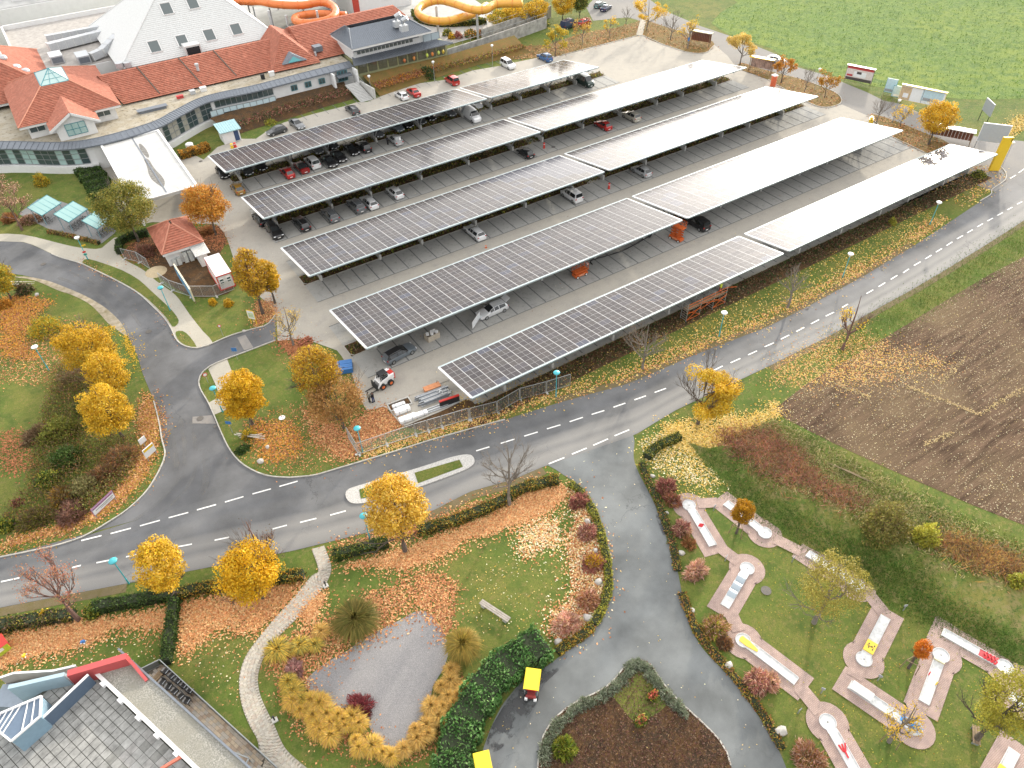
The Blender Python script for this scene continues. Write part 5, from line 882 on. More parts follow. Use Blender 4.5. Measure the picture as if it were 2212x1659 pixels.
# straw lines and piles on the ploughed field, field leaves
ST_ = [(.46, .34, .16), (.4, .3, .15)]
def strip(a, b, w_, n, cols): p, q = G(*a), G(*b); litter(offset([p, q], w_)+offset([p, q], -w_)[::-1], n, cols, .1, soft=.25, name='straw_litter', z=.05)
strip(X('34', 1180, 10), X('34', 1840, 270), .2, 260, ST_); strip(X('34', 1850, 250), X('34', 2230, 20), .22, 190, ST_); strip(X('34', 1350, 530), X('34', 1600, 420), .2, 110, ST_); strip(X('34', 600, 0), X('34', 880, 120), .3, 120, ST_); strip(X('24', 1480, 1640), X('24', 1720, 1430), .35, 120, ST_)
_q = pts_in([(p.x, p.y) for p in FE]+[(300, 120), (300, 260), (200, 300)]+[(p.x, p.y) for p in GW(W('13', 1950, 20, 1800, 110))], 46000); _n = len(_q); _u = rdirs(_n); _u[:, 2] = np.abs(_u[:, 2])+.4; _v = np.cross(_u, rdirs(_n)); _v /= np.linalg.norm(_v, axis=1)[:, None]; _L = .17*RNG.uniform(.5, 1.3, (_n, 1)); _m = noise2(_q, 9, 11)
_c = pick([(.09, .165, .025), (.12, .20, .034), (.07, .135, .022), (.17, .23, .07)], _n, .2)*(1+.6*_m[:, None]); tag(quads('field_crop', np.c_[_q, RNG.uniform(.05, .4, _n)].astype(np.float32), _u*_L, _v*_L*.6, np.clip(_c, 0, .8), LEAF), kind='stuff')
# long grass of the bank and the verge of the field
from mathutils.bvhtree import BVHTree
_m = BANKO.data; BV = BVHTree.FromPolygons([v.co for v in _m.vertices], [tuple(f.vertices) for f in _m.polygons])
def ground(q):
    z = np.zeros(len(q))
    for i, (x, y) in enumerate(q):
        h = BV.ray_cast(Vector((x, y, 50)), Vector((0, 0, -1)))
        if h[0]: z[i] = h[0].z
    return z
def blades(poly, n, cols, h, patch=2.5, name='long_grass', thin=.28, lean=.35):
    q = pts_in(poly, n)+RNG.normal(size=(n, 2))*.95; a = RNG.uniform(0, 2*PI, n); up = np.c_[RNG.normal(0, lean, n), RNG.normal(0, lean, n), np.ones(n)]; hh = h*RNG.uniform(.4, 1.2, (n, 1))*(1+.5*noise2(q, patch, 4)[:, None]); u = up*hh; v = np.c_[np.cos(a), np.sin(a), np.zeros(n)]*h*thin
    zz = ground(q); tag(quads(name, np.c_[q, zz+h*.35].astype(np.float32), u*.6, v, np.clip(pick(cols, n, .25)*(1+.4*noise2(q, patch, 3)[:, None]), 0, .8), LEAF), kind='stuff')
GRC = [(.14, .20, .04), (.20, .24, .06), (.34, .30, .13), (.46, .39, .20)]
blades(P_(('24', 700, 1440, 1060, 1230, 1500, 960, 1900, 720, 2300, 500), ('24', 2212, 250, 2100, 340, 1500, 720, 960, 1020, 560, 1250)), 9000, [(.08, .16, .025), (.12, .20, .04), (.18, .24, .07)], .2)
blades(P_(('33', 1500, 520, 1900, 930), ('34', 0, 1230, 700, 1620), ('44', 1000, 200, 1900, 650, 2300, 880, 2300, 640, 1500, 190), ('34', 1300, 1600, 700, 1330, 0, 1000), ('33', 1800, 600)), 24000, [(.06, .14, .022), (.085, .18, .03), (.13, .20, .045), (.18, .22, .06)], .2, 6.)
blades(P_(('34', 30, 320, 500, 580, 1000, 850, 1500, 1110, 2212, 1450, 2212, 1659, 1800, 1640, 1350, 1480, 900, 1250, 450, 1000, 0, 850), ('33', 2000, 560)), 26000, GRC, .3, 3., lean=.8)
BRM = P_(('33', 1800, 470, 2000, 420, 2212, 420), ('34', 60, 480, 260, 620, 420, 850, 640, 950, 850, 1010, 800, 1090, 560, 1040, 380, 950, 150, 890, 0, 830), ('33', 2100, 700, 1900, 600)); blades(BRM, 9000, RUST+BROWN+REDB, .5, 2., 'brambles', .12, 1.)
blades(P_(('34', 1450, 1330, 1750, 1400, 2212, 1560, 2212, 1700, 1800, 1600, 1500, 1450)), 5000, STRAW+BROWN+RUST, .5, 2., 'brambles', .14, .9)
# ---------------------------------------------------------------- buildings
WALL = mat('white_render', (.66, .66, .655), .85, var=.05, scale=1); m, t, b = nodes('clay_tiles'); MATS['clay_tiles'] = m; b.inputs['Roughness'].default_value = .85
n = noise(t, 1.2, 5, .6, pos(t)); r = ramp(t, [(.3, (.30, .10, .06)), (.55, (.37, .135, .085)), (.75, (.43, .18, .12))]); t.links.new(n.outputs[0], r.inputs[0])
vv = t.nodes.new('ShaderNodeTexVoronoi'); vv.inputs['Scale'].default_value = 3.2; t.links.new(pos(t), vv.inputs['Vector']); r2 = ramp(t, [(0, (.8, .8, .8)), (1, (1.15, 1.1, 1.1))]); sx = t.nodes.new('ShaderNodeSeparateColor'); t.links.new(vv.outputs['Color'], sx.inputs[0]); t.links.new(sx.outputs[0], r2.inputs[0]); t.links.new(mixc(t, r.outputs[0], r2.outputs[0], 1., 'MULTIPLY'), b.inputs['Base Color'])
TILES = m; ZINC = mat('grey_sheet_metal', (.17, .19, .22), .5, .4, var=.12); ZINCL = mat('pale_sheet_metal', (.48, .50, .52), .5, .3, var=.1); WROOF = mat('white_roof_sheet', (.57, .58, .575), .6, var=.09); FLATR = groundmat('roof_gravel', [(.4, .4, .65, (.30, .26, .19), 5), (1.3, .55, .7, (.13, .11, .08), 5)], 20, .3, base=(.37, .34, .28))
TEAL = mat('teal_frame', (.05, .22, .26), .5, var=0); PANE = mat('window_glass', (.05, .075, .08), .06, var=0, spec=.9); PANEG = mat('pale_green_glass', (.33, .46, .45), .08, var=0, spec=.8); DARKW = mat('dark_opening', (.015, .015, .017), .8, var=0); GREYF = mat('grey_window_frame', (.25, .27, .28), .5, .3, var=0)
def plane_courses(mb, a, b, c, d, step=.5, lift=.1, mi=0):      # eave a-b, top d-c; stepped courses like tiled roofing
    a, b, c, d = map(Vector, (a, b, c, d)); L = max(((d-a).length+(c-b).length)/2, .1); n = max(1, int(L/step)); nr = (b-a).cross(d-a).normalized()
    if nr.z < 0: nr = -nr
    for i in range(n):
        p, q, r_, s = a.lerp(d, i/n), b.lerp(c, i/n), b.lerp(c, (i+1)/n), a.lerp(d, (i+1)/n); p2, q2 = p+nr*lift, q+nr*lift
        mb.add([p, q, q2, p2, r_, s], [(0, 1, 2, 3), (3, 2, 4, 5)], mi)
def seams(mb, a, b, c, d, step=.6, mi=0):                         # standing seams from the eave up
    a, b, c, d = map(Vector, (a, b, c, d)); n = max(2, int((b-a).length/step)); mb.add([a, b, c, d], [(0, 1, 2, 3)], mi)
    for i in range(n+1): mb.bar(a.lerp(b, i/n)+Vector((0, 0, .03)), d.lerp(c, i/n)+Vector((0, 0, .03)), .05, .07, mi)
def hip(parent, x0, x1, y0, y1, z, rx0, rx1, ry0, ry1, rz, name='roof', tiles=True, step=.5, m=None):
    mb = MB(); E = [(x0, y0, z), (x1, y0, z), (x1, y1, z), (x0, y1, z)]; T = [(rx0, ry0, rz), (rx1, ry0, rz), (rx1, ry1, rz), (rx0, ry1, rz)]
    for i in range(4):
        j = (i+1) % 4
        (plane_courses if tiles else seams)(mb, E[i], E[j], T[j], T[i], step)
    o = mb.build(name, m or (TILES if tiles else ZINC), parent)
    for i in range(4):
        mb = MB(); mb.tube([Vector(E[i])+Vector((0, 0, .05)), Vector(T[i])+Vector((0, 0, .08))], .13, 6); mb.build('hip_ridge', m or (mat('ridge_tile', (.46, .20, .13), .8) if tiles else ZINC), parent)
    mb = MB(); mb.prism([(x0+.1, y0+.1), (x1-.1, y0+.1), (x1-.1, y1-.1), (x0+.1, y1-.1)], z-.45, z-.03); mb.build('eaves_board', WALL, parent); return o
def window(parent, c, u, w, h, frame=TEAL, cols=2, glass=None, rows=1, dep=.12, out=None):       # c centre, u unit vector along the wall
    u = Vector(u).normalized(); nrm = Vector((u.y, -u.x, 0)); c = Vector(c)
    if out is not None: nrm = Vector(out)
    mb = MB()
    for k in range(cols+1): p = c+u*(w*(k/cols-.5)); mb.bar(p-Vector((0, 0, h/2)), p+Vector((0, 0, h/2)), .08, .1)
    for k in range(rows+1): q = Vector((0, 0, h*(k/rows-.5))); mb.bar(c-u*w/2+q, c+u*w/2+q, .1, .08)
    f = mb.build('window', frame, parent)
    for i in range(cols):
        for j in range(rows):
            p = c+u*(w*((i+.5)/cols-.5))+Vector((0, 0, h*((j+.5)/rows-.5))); mb = MB(); a, b_ = u*(w/cols/2-.05), Vector((0, 0, h/rows/2-.05)); o = nrm*.02
            mb.add([p-a-b_+o, p+a-b_+o, p+a+b_+o, p-a+b_+o], [(0, 1, 2, 3)]); mb.build('pane', glass or PANE, f)
    return f
def glaze(parent, P, z0, z1, step, rows, glass, frame=GREYF, name='window', alt=None):            # glazed wall along a polyline, pane by pane
    d = [0]; P = [Vector((p[0], p[1])) for p in P]
    for i in range(1, len(P)): d.append(d[-1]+(P[i]-P[i-1]).length)
    n = max(1, int(d[-1]/step)); X_ = lambda s: Vector((np.interp(s, d, [p.x for p in P]), np.interp(s, d, [p.y for p in P]), 0))
    fr = MB()
    for i in range(n+1): p = X_(i*d[-1]/n); fr.bar(p+Vector((0, 0, z0)), p+Vector((0, 0, z1)), .1, .12)
    for j in range(rows+1):
        z = Vector((0, 0, z0+(z1-z0)*j/rows))
        for i in range(n): fr.bar(X_(i*d[-1]/n)+z, X_((i+1)*d[-1]/n)+z, .1, .09)
    f = fr.build(name, frame, parent)
    for i in range(n):
        g_ = alt if alt and random.random() < .35 else glass
        a, b_ = X_(i*d[-1]/n), X_((i+1)*d[-1]/n); u = (b_-a).normalized()*.06
        for j in range(rows):
            lo, hi = z0+(z1-z0)*j/rows+.06, z0+(z1-z0)*(j+1)/rows-.06; mb = MB(); mb.add([a+u+Vector((0, 0, lo)), b_-u+Vector((0, 0, lo)), b_-u+Vector((0, 0, hi)), a+u+Vector((0, 0, hi))], [(0, 1, 2, 3)])
            mb.build('pane', g_, f)
    return f
# --- long curved front building
EDGE = smooth([(-34, 168), (-20, 164.5), (-10.4, 159.8), (-1.5, 152.9), (5.5, 150.6), (15.9, 151.6), (21.5, 154.8), (26.7, 157.8), (31, 158.3), (37.7, 157.8), (48, 158.2), (60.3, 158.6)], 5)
hall = thing('bath_building', 'long white building with curved glazed front and flat gravel roof', 'building', (20, 160, 0)); HL = lambda x, y, z=0: (x-20, y-160, z)
W1 = offset(EDGE, .75); IN = offset(EDGE, 1.75); loc = lambda P: [(p[0]-20, p[1]-160) for p in P]
mb = MB(); mb.prism(loc(W1)+loc([(60.3, 166), (-34, 185)]), 0, 4.6); mb.build('wall', WALL, hall)
mb = MB(); mb.prism(loc(IN)+loc([(60.3, 167), (54, 167.), (-34, 186)]), 4.7, 5.3); mb.build('flat_roof', FLATR, hall)
mb = MB(); A, B = loc(EDGE), loc(IN)
for i in range(len(A)-1):
    a, b_, c_, d_ = (*A[i], 4.85), (*A[i+1], 4.85), (*B[i+1], 5.5), (*B[i], 5.5); mb.add([a, b_, c_, d_, (*A[i], 4.6), (*A[i+1], 4.6)], [(0, 1, 2, 3), (4, 5, 1, 0)]); mb.bar(Vector(a)+Vector((0, 0, .03)), Vector(d_)+Vector((0, 0, .03)), .06, .08)
    mb.bar(Vector(a).lerp(Vector(b_), .5)+Vector((0, 0, .03)), Vector(d_).lerp(Vector(c_), .5)+Vector((0, 0, .03)), .06, .08); mb.bar(Vector(d_), Vector(c_), .1, .1)
mb.build('metal_fascia', ZINC, hall)
def seg(P, xa, xb): return [p for p in P if xa <= p[0] <= xb]
WG = [(p[0]-20, p[1]-160) for p in offset(EDGE, .68)]; sg = lambda xa, xb: [p for p in WG if xa-20 <= p[0] <= xb-20]
glaze(hall, sg(-24, 4), 1.5, 4.55, 1.35, 3, PANEG, GREYF, alt=PANE); glaze(hall, sg(16.5, 28.5), 1.3, 4.5, 1.2, 3, PANE, GREYF, alt=mat('curtained_glass', (.33, .32, .28), .3, var=.2)); glaze(hall, sg(29, 42.5), 3.1, 4.5, 1.1, 1, PANE, GREYF)
mb = MB(); BAL = [(p[0]-20, p[1]-160) for p in offset(EDGE, .05)]; BAL = [p for p in BAL if 27 <= p[0]+20 <= 43]; mb.prism(BAL+[(p[0], p[1]+.6) for p in BAL[::-1]], 1.5, 1.75); mb.build('balcony_floor', WALL, hall); glaze(hall, BAL, 1.75, 2.95, 1.3, 1, mat('pale_blue_glass', (.50, .62, .66), .12, var=0), GREYF, 'balustrade')
mb = MB(); P = sg(-24, 5.2); P2 = offset(P, -.55); mb.prism(list(P)+[(p.x, p.y) for p in P2[::-1]], 0, 1.35); P = sg(15.5, 29); P2 = offset(P, -.55); mb.prism(list(P)+[(p.x, p.y) for p in P2[::-1]], 0, 1.15); mb.build('plinth', WALL, hall)
for x in (46.2, 49.4, 52.6): window(hall, HL(x, 158.78, 3.3), (1, 0, 0), 1.35, 1.1, TEAL, 2)
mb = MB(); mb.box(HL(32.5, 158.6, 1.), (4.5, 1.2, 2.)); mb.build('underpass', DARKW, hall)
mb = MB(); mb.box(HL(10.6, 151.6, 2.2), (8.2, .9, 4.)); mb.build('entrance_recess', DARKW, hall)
for x in (8, 10, 12): window(hall, HL(x, 150.98, 2.), (1, 0, 0), 1.6, 3., GREYF, 2, mat('door_glass', (.1, .13, .12), .1, var=0))
mb = MB(); mb.box(HL(57.6, 158.1, 3.6), (3.4, 1.6, .3)); mb.build('door_canopy', ZINC, hall); f = window(hall, HL(57.5, 158.7, 3.35), (1, 0, 0), 2.2, 2.2, TEAL, 3)
mb = MB(); mb.box(HL(54.9, 157.9, 3.2), (.4, 2., 2.8)); mb.box(HL(60.1, 157.6, 3.2), (.4, 2.4, 3.)); mb.build('porch_wall', WALL, hall)
# red roofs behind the flat roof
mb = MB(); plane_courses(mb, HL(13, 165.4, 5.6), HL(54, 165., 5.6), HL(54, 174.2, 9.1), HL(11, 174.2, 9.1)); plane_courses(mb, HL(54, 183, 5.6), HL(11, 183, 5.6), HL(11, 174.2, 9.1), HL(54, 174.2, 9.1)); mb.build('long_tiled_roof', TILES, hall)
mb = MB(); plane_courses(mb, HL(53, 165, 5.6), HL(83, 165, 5.6), HL(79.5, 176, 10.1), HL(53, 176, 10.1)); plane_courses(mb, HL(83, 165, 5.6), HL(83, 187, 5.6), HL(79.5, 176, 10.1), HL(79.5, 176, 10.1)); plane_courses(mb, HL(83, 187, 5.6), HL(53, 187, 5.6), HL(53, 176, 10.1), HL(79.5, 176, 10.1)); mb.add([HL(53, 165, 5.6), HL(53, 187, 5.6), HL(53, 176, 10.1)], [(0, 1, 2)]); mb.build('tiled_roof', TILES, hall)
mb = MB(); plane_courses(mb, HL(43.8, 163.6, 5.6), HL(54.6, 163.2, 5.6), HL(49.6, 170.8, 10.7), HL(49.4, 170.8, 10.7)); plane_courses(mb, HL(54.6, 163.2, 5.6), HL(54.6, 178, 8), HL(49.5, 178, 10.7), HL(49.5, 170.8, 10.7)); plane_courses(mb, HL(43.8, 178, 5.6), HL(43.8, 163.6, 5.6), HL(49.5, 170.8, 10.7), HL(49.5, 178, 10.7)); mb.build('cross_roof', TILES, hall)
mb = MB(); tri = [HL(46.4, 164.2, 6.5), HL(52, 164., 6.5), HL(49.2, 164.9, 8.1)]; mb.add([*tri, HL(49.2, 168.5, 8.1), HL(47, 167, 6.9), HL(51.4, 167, 6.9)], [(0, 1, 2), (0, 2, 3, 4), (1, 5, 3, 2)]); mb.build('dormer', ZINC, hall); mb = MB(); mb.add([HL(47.6, 164.05, 6.65), HL(50.8, 163.95, 6.65), HL(49.2, 164.6, 7.6)], [(0, 1, 2)]); mb.build('dormer_window', mat('teal_glass', (.08, .30, .32), .1, var=0), hall)
for x in (20.4, 29, 36.5): mb = MB(); mb.bar(HL(x, 165.8, 5.95), HL(x-1.6, 174, 9.25), .22, .14); mb.build('snow_rail', BARK, hall)
for q, s_, nm, mm in (((26.3, 163.2, 5.55), (1., 1., .8), 'roof_vent', ZINCL), ((28.6, 163.4, 5.6), (1.2, .9, .8), 'roof_unit', WALL), ((23.5, 162.5, 5.5), (1.3, .7, .5), 'skylight_dome', mat('red_plastic', (.45, .05, .05), .4)), ((43.2, 162.8, 5.7), (1.1, .6, .9), 'air_conditioner', WALL), ((41., 162.2, 5.7), (.7, .7, 1.), 'chimney', DARKW), ((17.3, 159.6, 5.5), (5.2, 1.3, .45), 'roof_hatch', ZINC), ((54.8, 166.2, 6.4), (.4, .4, .9), 'flue', ZINCL)):
    mb = MB(); mb.box(HL(*q), s_); mb.box((HL(*q)[0], HL(*q)[1], q[2]+s_[2]/2+.05), (s_[0]*1.12, s_[1]*1.12, .1)); mb.build(nm, mm, hall)
mb = MB(); mb.cyl(HL(29.8, 169.4, 7.4), .3, 1.1, 10); mb.cyl(HL(29.8, 169.4, 8.5), .42, .35, 10); mb.build('flue', ZINCL, hall); mb = MB(); mb.box(HL(55.9, 167.5, 7.2), (1.9, 1.9, 1.1)); mb.build('roof_window', ZINC, hall)
# --- pavilion with the glass pyramid
pav = thing('pavilion', 'white pavilion with red hipped roof, front gable and small glass pyramid on top', 'building', (3, 171, 5.3)); _b = pav.location; PL_ = lambda x, y, z: (x-3, y-171, z-5.3)
mb = MB(); mb.box(PL_(3, 171.5, 6.5), (15.6, 23.6, 2.4)); mb.build('wall', WALL, pav)
hip(pav, -9.1, 9., -12.3, 12.9, 2.7, -2.6, 2.5, -3.7, 5, 6.2)
mb = MB(); G1 = [PL_(-.4, 155.1, 5.3), PL_(6.2, 155.1, 5.3), PL_(6.2, 155.1, 8.), PL_(2.9, 155.1, 9.9), PL_(-.4, 155.1, 8.)]; n5 = [(p[0], p[1]+5, p[2]) for p in G1]; mb.add(G1+n5, [(0, 1, 2, 3, 4), (0, 4, 9, 5), (1, 6, 7, 2)]); mb.build('gable_wall', WALL, pav)
mb = MB(); plane_courses(mb, PL_(-1.4, 164, 7.75), PL_(-1.4, 154.4, 7.75), PL_(2.9, 154.4, 10.2), PL_(2.9, 164.6, 10.2)); plane_courses(mb, PL_(7.2, 154.4, 7.75), PL_(7.2, 164, 7.75), PL_(2.9, 164.6, 10.2), PL_(2.9, 154.4, 10.2)); mb.build('gable_roof', TILES, pav)
mb = MB(); mb.bar(PL_(-1.5, 154.35, 7.5), PL_(2.9, 154.35, 9.98), .14, .4); mb.bar(PL_(7.3, 154.35, 7.5), PL_(2.9, 154.35, 9.98), .14, .4); mb.build('barge_board', WALL, pav)
window(pav, PL_(2.9, 155.02, 7.0), (1, 0, 0), 3.4, 2.1, TEAL, 3, PANEG, 2); window(pav, PL_(-3.2, 159.62, 6.9), (1, 0, 0), 2.6, 1.1, WALL, 2, PANE); window(pav, PL_(8.6, 159.62, 6.9), (1, 0, 0), 2.4, 1.1, WALL, 2, PANE)
mb = MB(); ap = PL_(3, 171.6, 13.1); r4 = [PL_(.4, 167.3, 11.5), PL_(5.5, 167.3, 11.5), PL_(5.5, 176, 11.5), PL_(.4, 176, 11.5)]
gp = MB()
for i in range(4): gp.bar(r4[i], r4[(i+1) % 4], .14); gp.bar(r4[i], ap, .12)
for f in (.33, .66): gp.bar(Vector(r4[0]).lerp(Vector(ap), f), Vector(r4[1]).lerp(Vector(ap), f), .08); gp.bar(Vector(r4[0]).lerp(Vector(r4[1]), f), ap, .08)
lan = gp.build('glass_pyramid', TEAL, pav)
for i in range(4): mb = MB(); mb.add([r4[i], r4[(i+1) % 4], ap], [(0, 1, 2)]); mb.build('pane', PANEG if i != 1 else WROOF, lan)
# --- left wing with cowls, rear halls
lw = thing('tiled_wing', 'steep red tiled wing left of the pavilion with metal ventilation cowls', 'building', (-6, 196, 0)); mb = MB(); mb.box((0, -2, 3.2), (18, 26, 6.4)); mb.build('wall', WALL, lw)
hip(lw, -10, 10, -18, 12, 6.4, -1, 1, -8, 4, 11.4)
for i, (x, y, z, r_) in enumerate(((3.6, -8, 9.2, 1.), (5., -9.6, 8.6, .8), (2.6, -10, 8.8, .8), (2.2, -5, 10.6, .7), (1.6, -3, 11, .6))): mb = MB(); mb.lathe((x, y, z), [(r_*.7, -1.5), (r_*.7, 0), (r_*1.1, .2), (r_*1.1, .5), (r_*.8, .9), (0, 1.05)], 12); mb.build('cowl', ZINCL, lw)
mb = MB(); mb.box((-5.2, -17, 6.3), (5, 4, 1.2)); mb.build('dormer', ZINC, lw)
q = thing('round_tower', 'small white round tower with orange red roof cut by the left edge', 'building', G(2, 92, 0)); q.location = (-12, 224, 0); mb = MB(); mb.cyl((0, 0, 0), 3.2, 7, 16); mb.build('wall', WALL, q); mb = MB(); mb.lathe((0, 0, 7), [(3.8, -.2), (2.8, .7), (1.2, 1.7), (0, 2.2)], 16); mb.build('roof', TILES, q)
q = thing('flat_hall', 'white flat roofed hall behind the ventilation ducts', 'building', (10, 262, 0)); mb = MB(); mb.box((0, 0, 4.5), (46, 50, 9)); mb.build('wall', WALL, q); mb = MB(); mb.box((0, 0, 9.1), (45, 49, .2)); mb.build('flat_roof', mat('pale_roofing', (.45, .45, .44), .9, var=.2, scale=.4), q)
mb = MB(); mb.box((4, -12, 12), (22, 16, 6)); mb.build('upper_storey', WALL, q); mb = MB(); plane_courses(mb, (14.5, -23, 12.4), (27, -23, 12.4), (27, -15, 16), (14.5, -15, 16)); mb.build('tiled_roof', TILES, q)
q = thing('plant_deck', 'flat roof deck with planks and machines left of the white pyramid', 'building', (12, 208, 0)); mb = MB(); mb.box((0, 0, 3.4), (28, 38, 6.8)); mb.build('wall', WALL, q); mb = MB(); mb.box((0, 0, 6.9), (27.4, 37.4, .12)); mb.build('roof_deck', mat('grey_decking', (.34, .32, .30), .9, var=.2, scale=1.2), q)
mb = MB()
for s in ((0, 18.8, 28, .4), (-13.8, 0, .4, 38)): mb.box((s[0], s[1], 7.4), (s[2], s[3], 1.2))
mb.build('parapet', WALL, q)
# --- white pyramid hall
py = thing('pyramid_hall', 'big white pyramid roofed hall with rows of dark skylights', 'building', (33.5, 196, 0)); mb = MB(); mb.box((0, 0, 3.9), (34, 34, 7.8)); mb.build('wall', WALL, py)
mb = MB(); c4 = [(-17.6, -17.4, 7.9), (17.6, -17.4, 7.9), (17.6, 17.4, 7.9), (-17.6, 17.4, 7.9)]; apx = (1.6, -4, 22.6)
for i in range(4): plane_courses(mb, c4[i], c4[(i+1) % 4], apx, apx, .55, .05)
mb.build('roof', WROOF, py); mb = MB(); [mb.tube([c4[i], apx], .16, 6) for i in range(4)]; mb.build('hip_capping', WROOF, py)
A0, B0, T0 = Vector(c4[0]), Vector(c4[1]), Vector(apx)
def onface(dx, dy, e=.12):          # point of the front roof face seen at a place in the photograph
    o = Vector((0, 0, CAMH)); d = (G(dx, dy, 0)-o); n_ = (B0-A0).cross(T0-A0).normalized(); o2 = o-py.location; return o2+d*((A0-o2).dot(n_)/d.dot(n_)), n_
for x, y in ((1335, 405), (1575, 355), (1810, 305), (2040, 255), (1440, 78), (1665, 30)):
    c_, n_ = onface(*X('11', x, y)); u = Vector((1, 0, 0)); v = n_.cross(u).normalized()
    mb = MB(); k = [c_+u*a+v*b_+n_*.1 for a, b_ in ((-1.15, -1.25), (1.15, -1.25), (1.15, 1.25), (-1.15, 1.25))]
    for i in range(4): mb.bar(k[i], k[(i+1) % 4], .22, .25)
    f = mb.build('skylight', WALL, py); mb = MB(); mb.add([p+n_*.08 for p in k], [(0, 1, 2, 3)]); mb.build('pane', PANE, f)
mb = MB(); c_, n_ = onface(*X('11', 1660, 440)); mb.box(c_+Vector((0, -.6, .6)), (3.4, 2.6, 2.2)); mb.build('dormer', WROOF, py); mb = MB(); mb.box(c_+Vector((0, -1.95, .6)), (2.8, .1, 1.5)); mb.build('dormer_opening', DARKW, py)
for x, y in ((1035, 590), (1105, 585)): c_, n_ = onface(*X('11', x, y-20)); mb = MB(); mb.cyl((c_.x, c_.y, c_.z-.3), .8, 1., 12); mb.build('roof_vent', ZINCL, py)
# ducts lie on the deck and run up to the pyramid
def duct(label, pts, w_, z): 
    c_ = Vector(pts[0]); o = thing('ventilation_duct', label, 'duct', c_, 0, 'ventilation ducts on the roof deck'); mb = MB(); P = [Vector(p)-c_ for p in pts]
    for i in range(len(P)-1): mb.bar(P[i], P[i+1], w_, w_)
    mb.build('duct_run', ZINCL, o)
    for i in range(len(P)-1):
        n_ = max(1, int((P[i+1]-P[i]).length/1.6))
        for k in range(n_+1): p = P[i].lerp(P[i+1], k/n_); d = (P[i+1]-P[i]).normalized()*.06; mb = MB(); mb.bar(p-d, p+d, w_+.16, w_+.16); mb.build('flange', WROOF, o)
    mb = MB(); [mb.bar(p-Vector((0, 0, p.z+c_.z-6.95)), p, .14) for p in P]; mb.build('support', STEEL, o)
gz = lambda x, y, z: G(*X('11', x, y), z)
duct('long silver duct in front with a bend up to the pyramid', [gz(420, 410, 8.2), gz(900, 290, 8.2), gz(1030, 190, 9.5)], 1.7, 8); duct('silver duct running behind the long front one', [gz(400, 330, 8.6), gz(860, 245, 8.6)], 1.2, 8); duct('short silver duct from the machines up to the pyramid', [gz(790, 490, 8.), gz(880, 450, 8.2), gz(1010, 320, 9.6)], 1.5, 8); duct('thin silver duct with conical ends at the pyramid flank', [gz(1010, 140, 9.), gz(1150, 110, 12)], .9, 9)
for lab, x, y in (('left ventilation machine at the deck edge', 500, 530), ('right ventilation machine beside the short duct', 730, 530)):
    c_ = gz(x, y, 7.); o = thing('ventilation_unit', lab, 'machine', c_, 0, 'machines on the roof deck'); mb = MB(); mb.box((0, 0, .85), (2.6, 4., 1.6)); mb.build('housing', ZINCL, o); mb = MB(); mb.box((0, -2.05, .85), (2.1, .08, 1.1)); mb.build('grille', ZINC, o); mb = MB(); [mb.box((a, b_, .05), (.2, .2, .1)) for a in (-1, 1) for b_ in (-1.5, 1.5)]; mb.build('foot', STEEL, o)
# --- restaurant wing
rs_ = thing('restaurant_wing', 'two storey wing with slate grey hipped metal roof above glazed walls', 'building', (70, 162, 0)); RL = lambda x, y, z: (x-70, y-162, z)
mb = MB(); mb.prism([(p[0], p[1]) for p in (RL(61, 159.2, 0), RL(84, 158.4, 0), RL(84, 167, 0), RL(61, 167, 0))], 0, 5.3); mb.build('wall', mat('olive_cladding', (.30, .30, .16), .7, var=.15, scale=2), rs_)
mb = MB(); mb.box(RL(70, 164, 7.2), (17.6, 8.6, 3.4)); mb.build('upper_wall', WALL, rs_); mb = MB(); seams(mb, RL(60., 157.6, 5.4), RL(84.9, 157., 5.4), RL(81, 160.2, 6.2), RL(61, 160.2, 6.2)); mb.bar(RL(60, 157.6, 5.3), RL(84.9, 157, 5.3), .12, .25); mb.build('lower_roof', ZINC, rs_)
hip(rs_, -10., 9.6, -5, 7, 8.9, -8., 5.4, 0, 2, 11.6, 'upper_roof', False); mb = MB(); mb.box(RL(69, 158.9, 7.8), (16, .9, .2)); mb.build('sun_shade', ZINC, rs_); glaze(rs_, [RL(62, 159.62, 0)[:2], RL(76, 159.62, 0)[:2]], 6.6, 7.6, 1., 1, PANE, WALL)
window(rs_, RL(80.6, 159.3, 6.9), (1, 0, 0), 4.2, 1.5, ZINC, 2, mat('sky_glass', (.35, .42, .46), .08, var=0)); 
for i, x in enumerate(np.linspace(62.6, 82.4, 9)): window(rs_, RL(x, 159.08-.035*(x-62), 3.9), (1, -.035, 0), 2., 2.2, mat('dark_green_frame', (.10, .11, .06), .6, var=0), 2, mat('tinted_glass', (.12, .12, .08), .1, var=0), 2)
for x, y, c_ in ((1480, 490, (.5, .6, .1)), (1518, 475, (.6, .2, .05)), (1570, 462, (.5, .6, .15)), (1605, 450, (.55, .4, .05)), (1405, 540, (.5, .2, .05)), (1310, 552, (.5, .15, .05))):
    p = G(*X('12', x, y), 3.4); p.y = 158.2-.035*(p.x-62); mb = MB(); mb.lathe((p.x-70, p.y-162, 3.2), [(0, 0), (.2, .15), (.34, .55), (.25, .85), (0, 1.)], 8); mb.build('balloon_decoration', mat('decor_%d' % int(x), c_, .5, var=0), rs_)
for x, y, s_ in ((1215, 190, 1.5), (1275, 225, 1.7)):
    p = G(*X('12', x, y), 11.6); mb = MB(); mb.box((p.x-70, p.y-162, 11.2), (s_, 1.3, 1.2)); mb.tube([(p.x-70, p.y-162, 11.6), (p.x-70, p.y-162, 12.8), (p.x-69.2, p.y-162.6, 13.3)], .55, 8); mb.build('roof_fan', ZINCL, rs_)
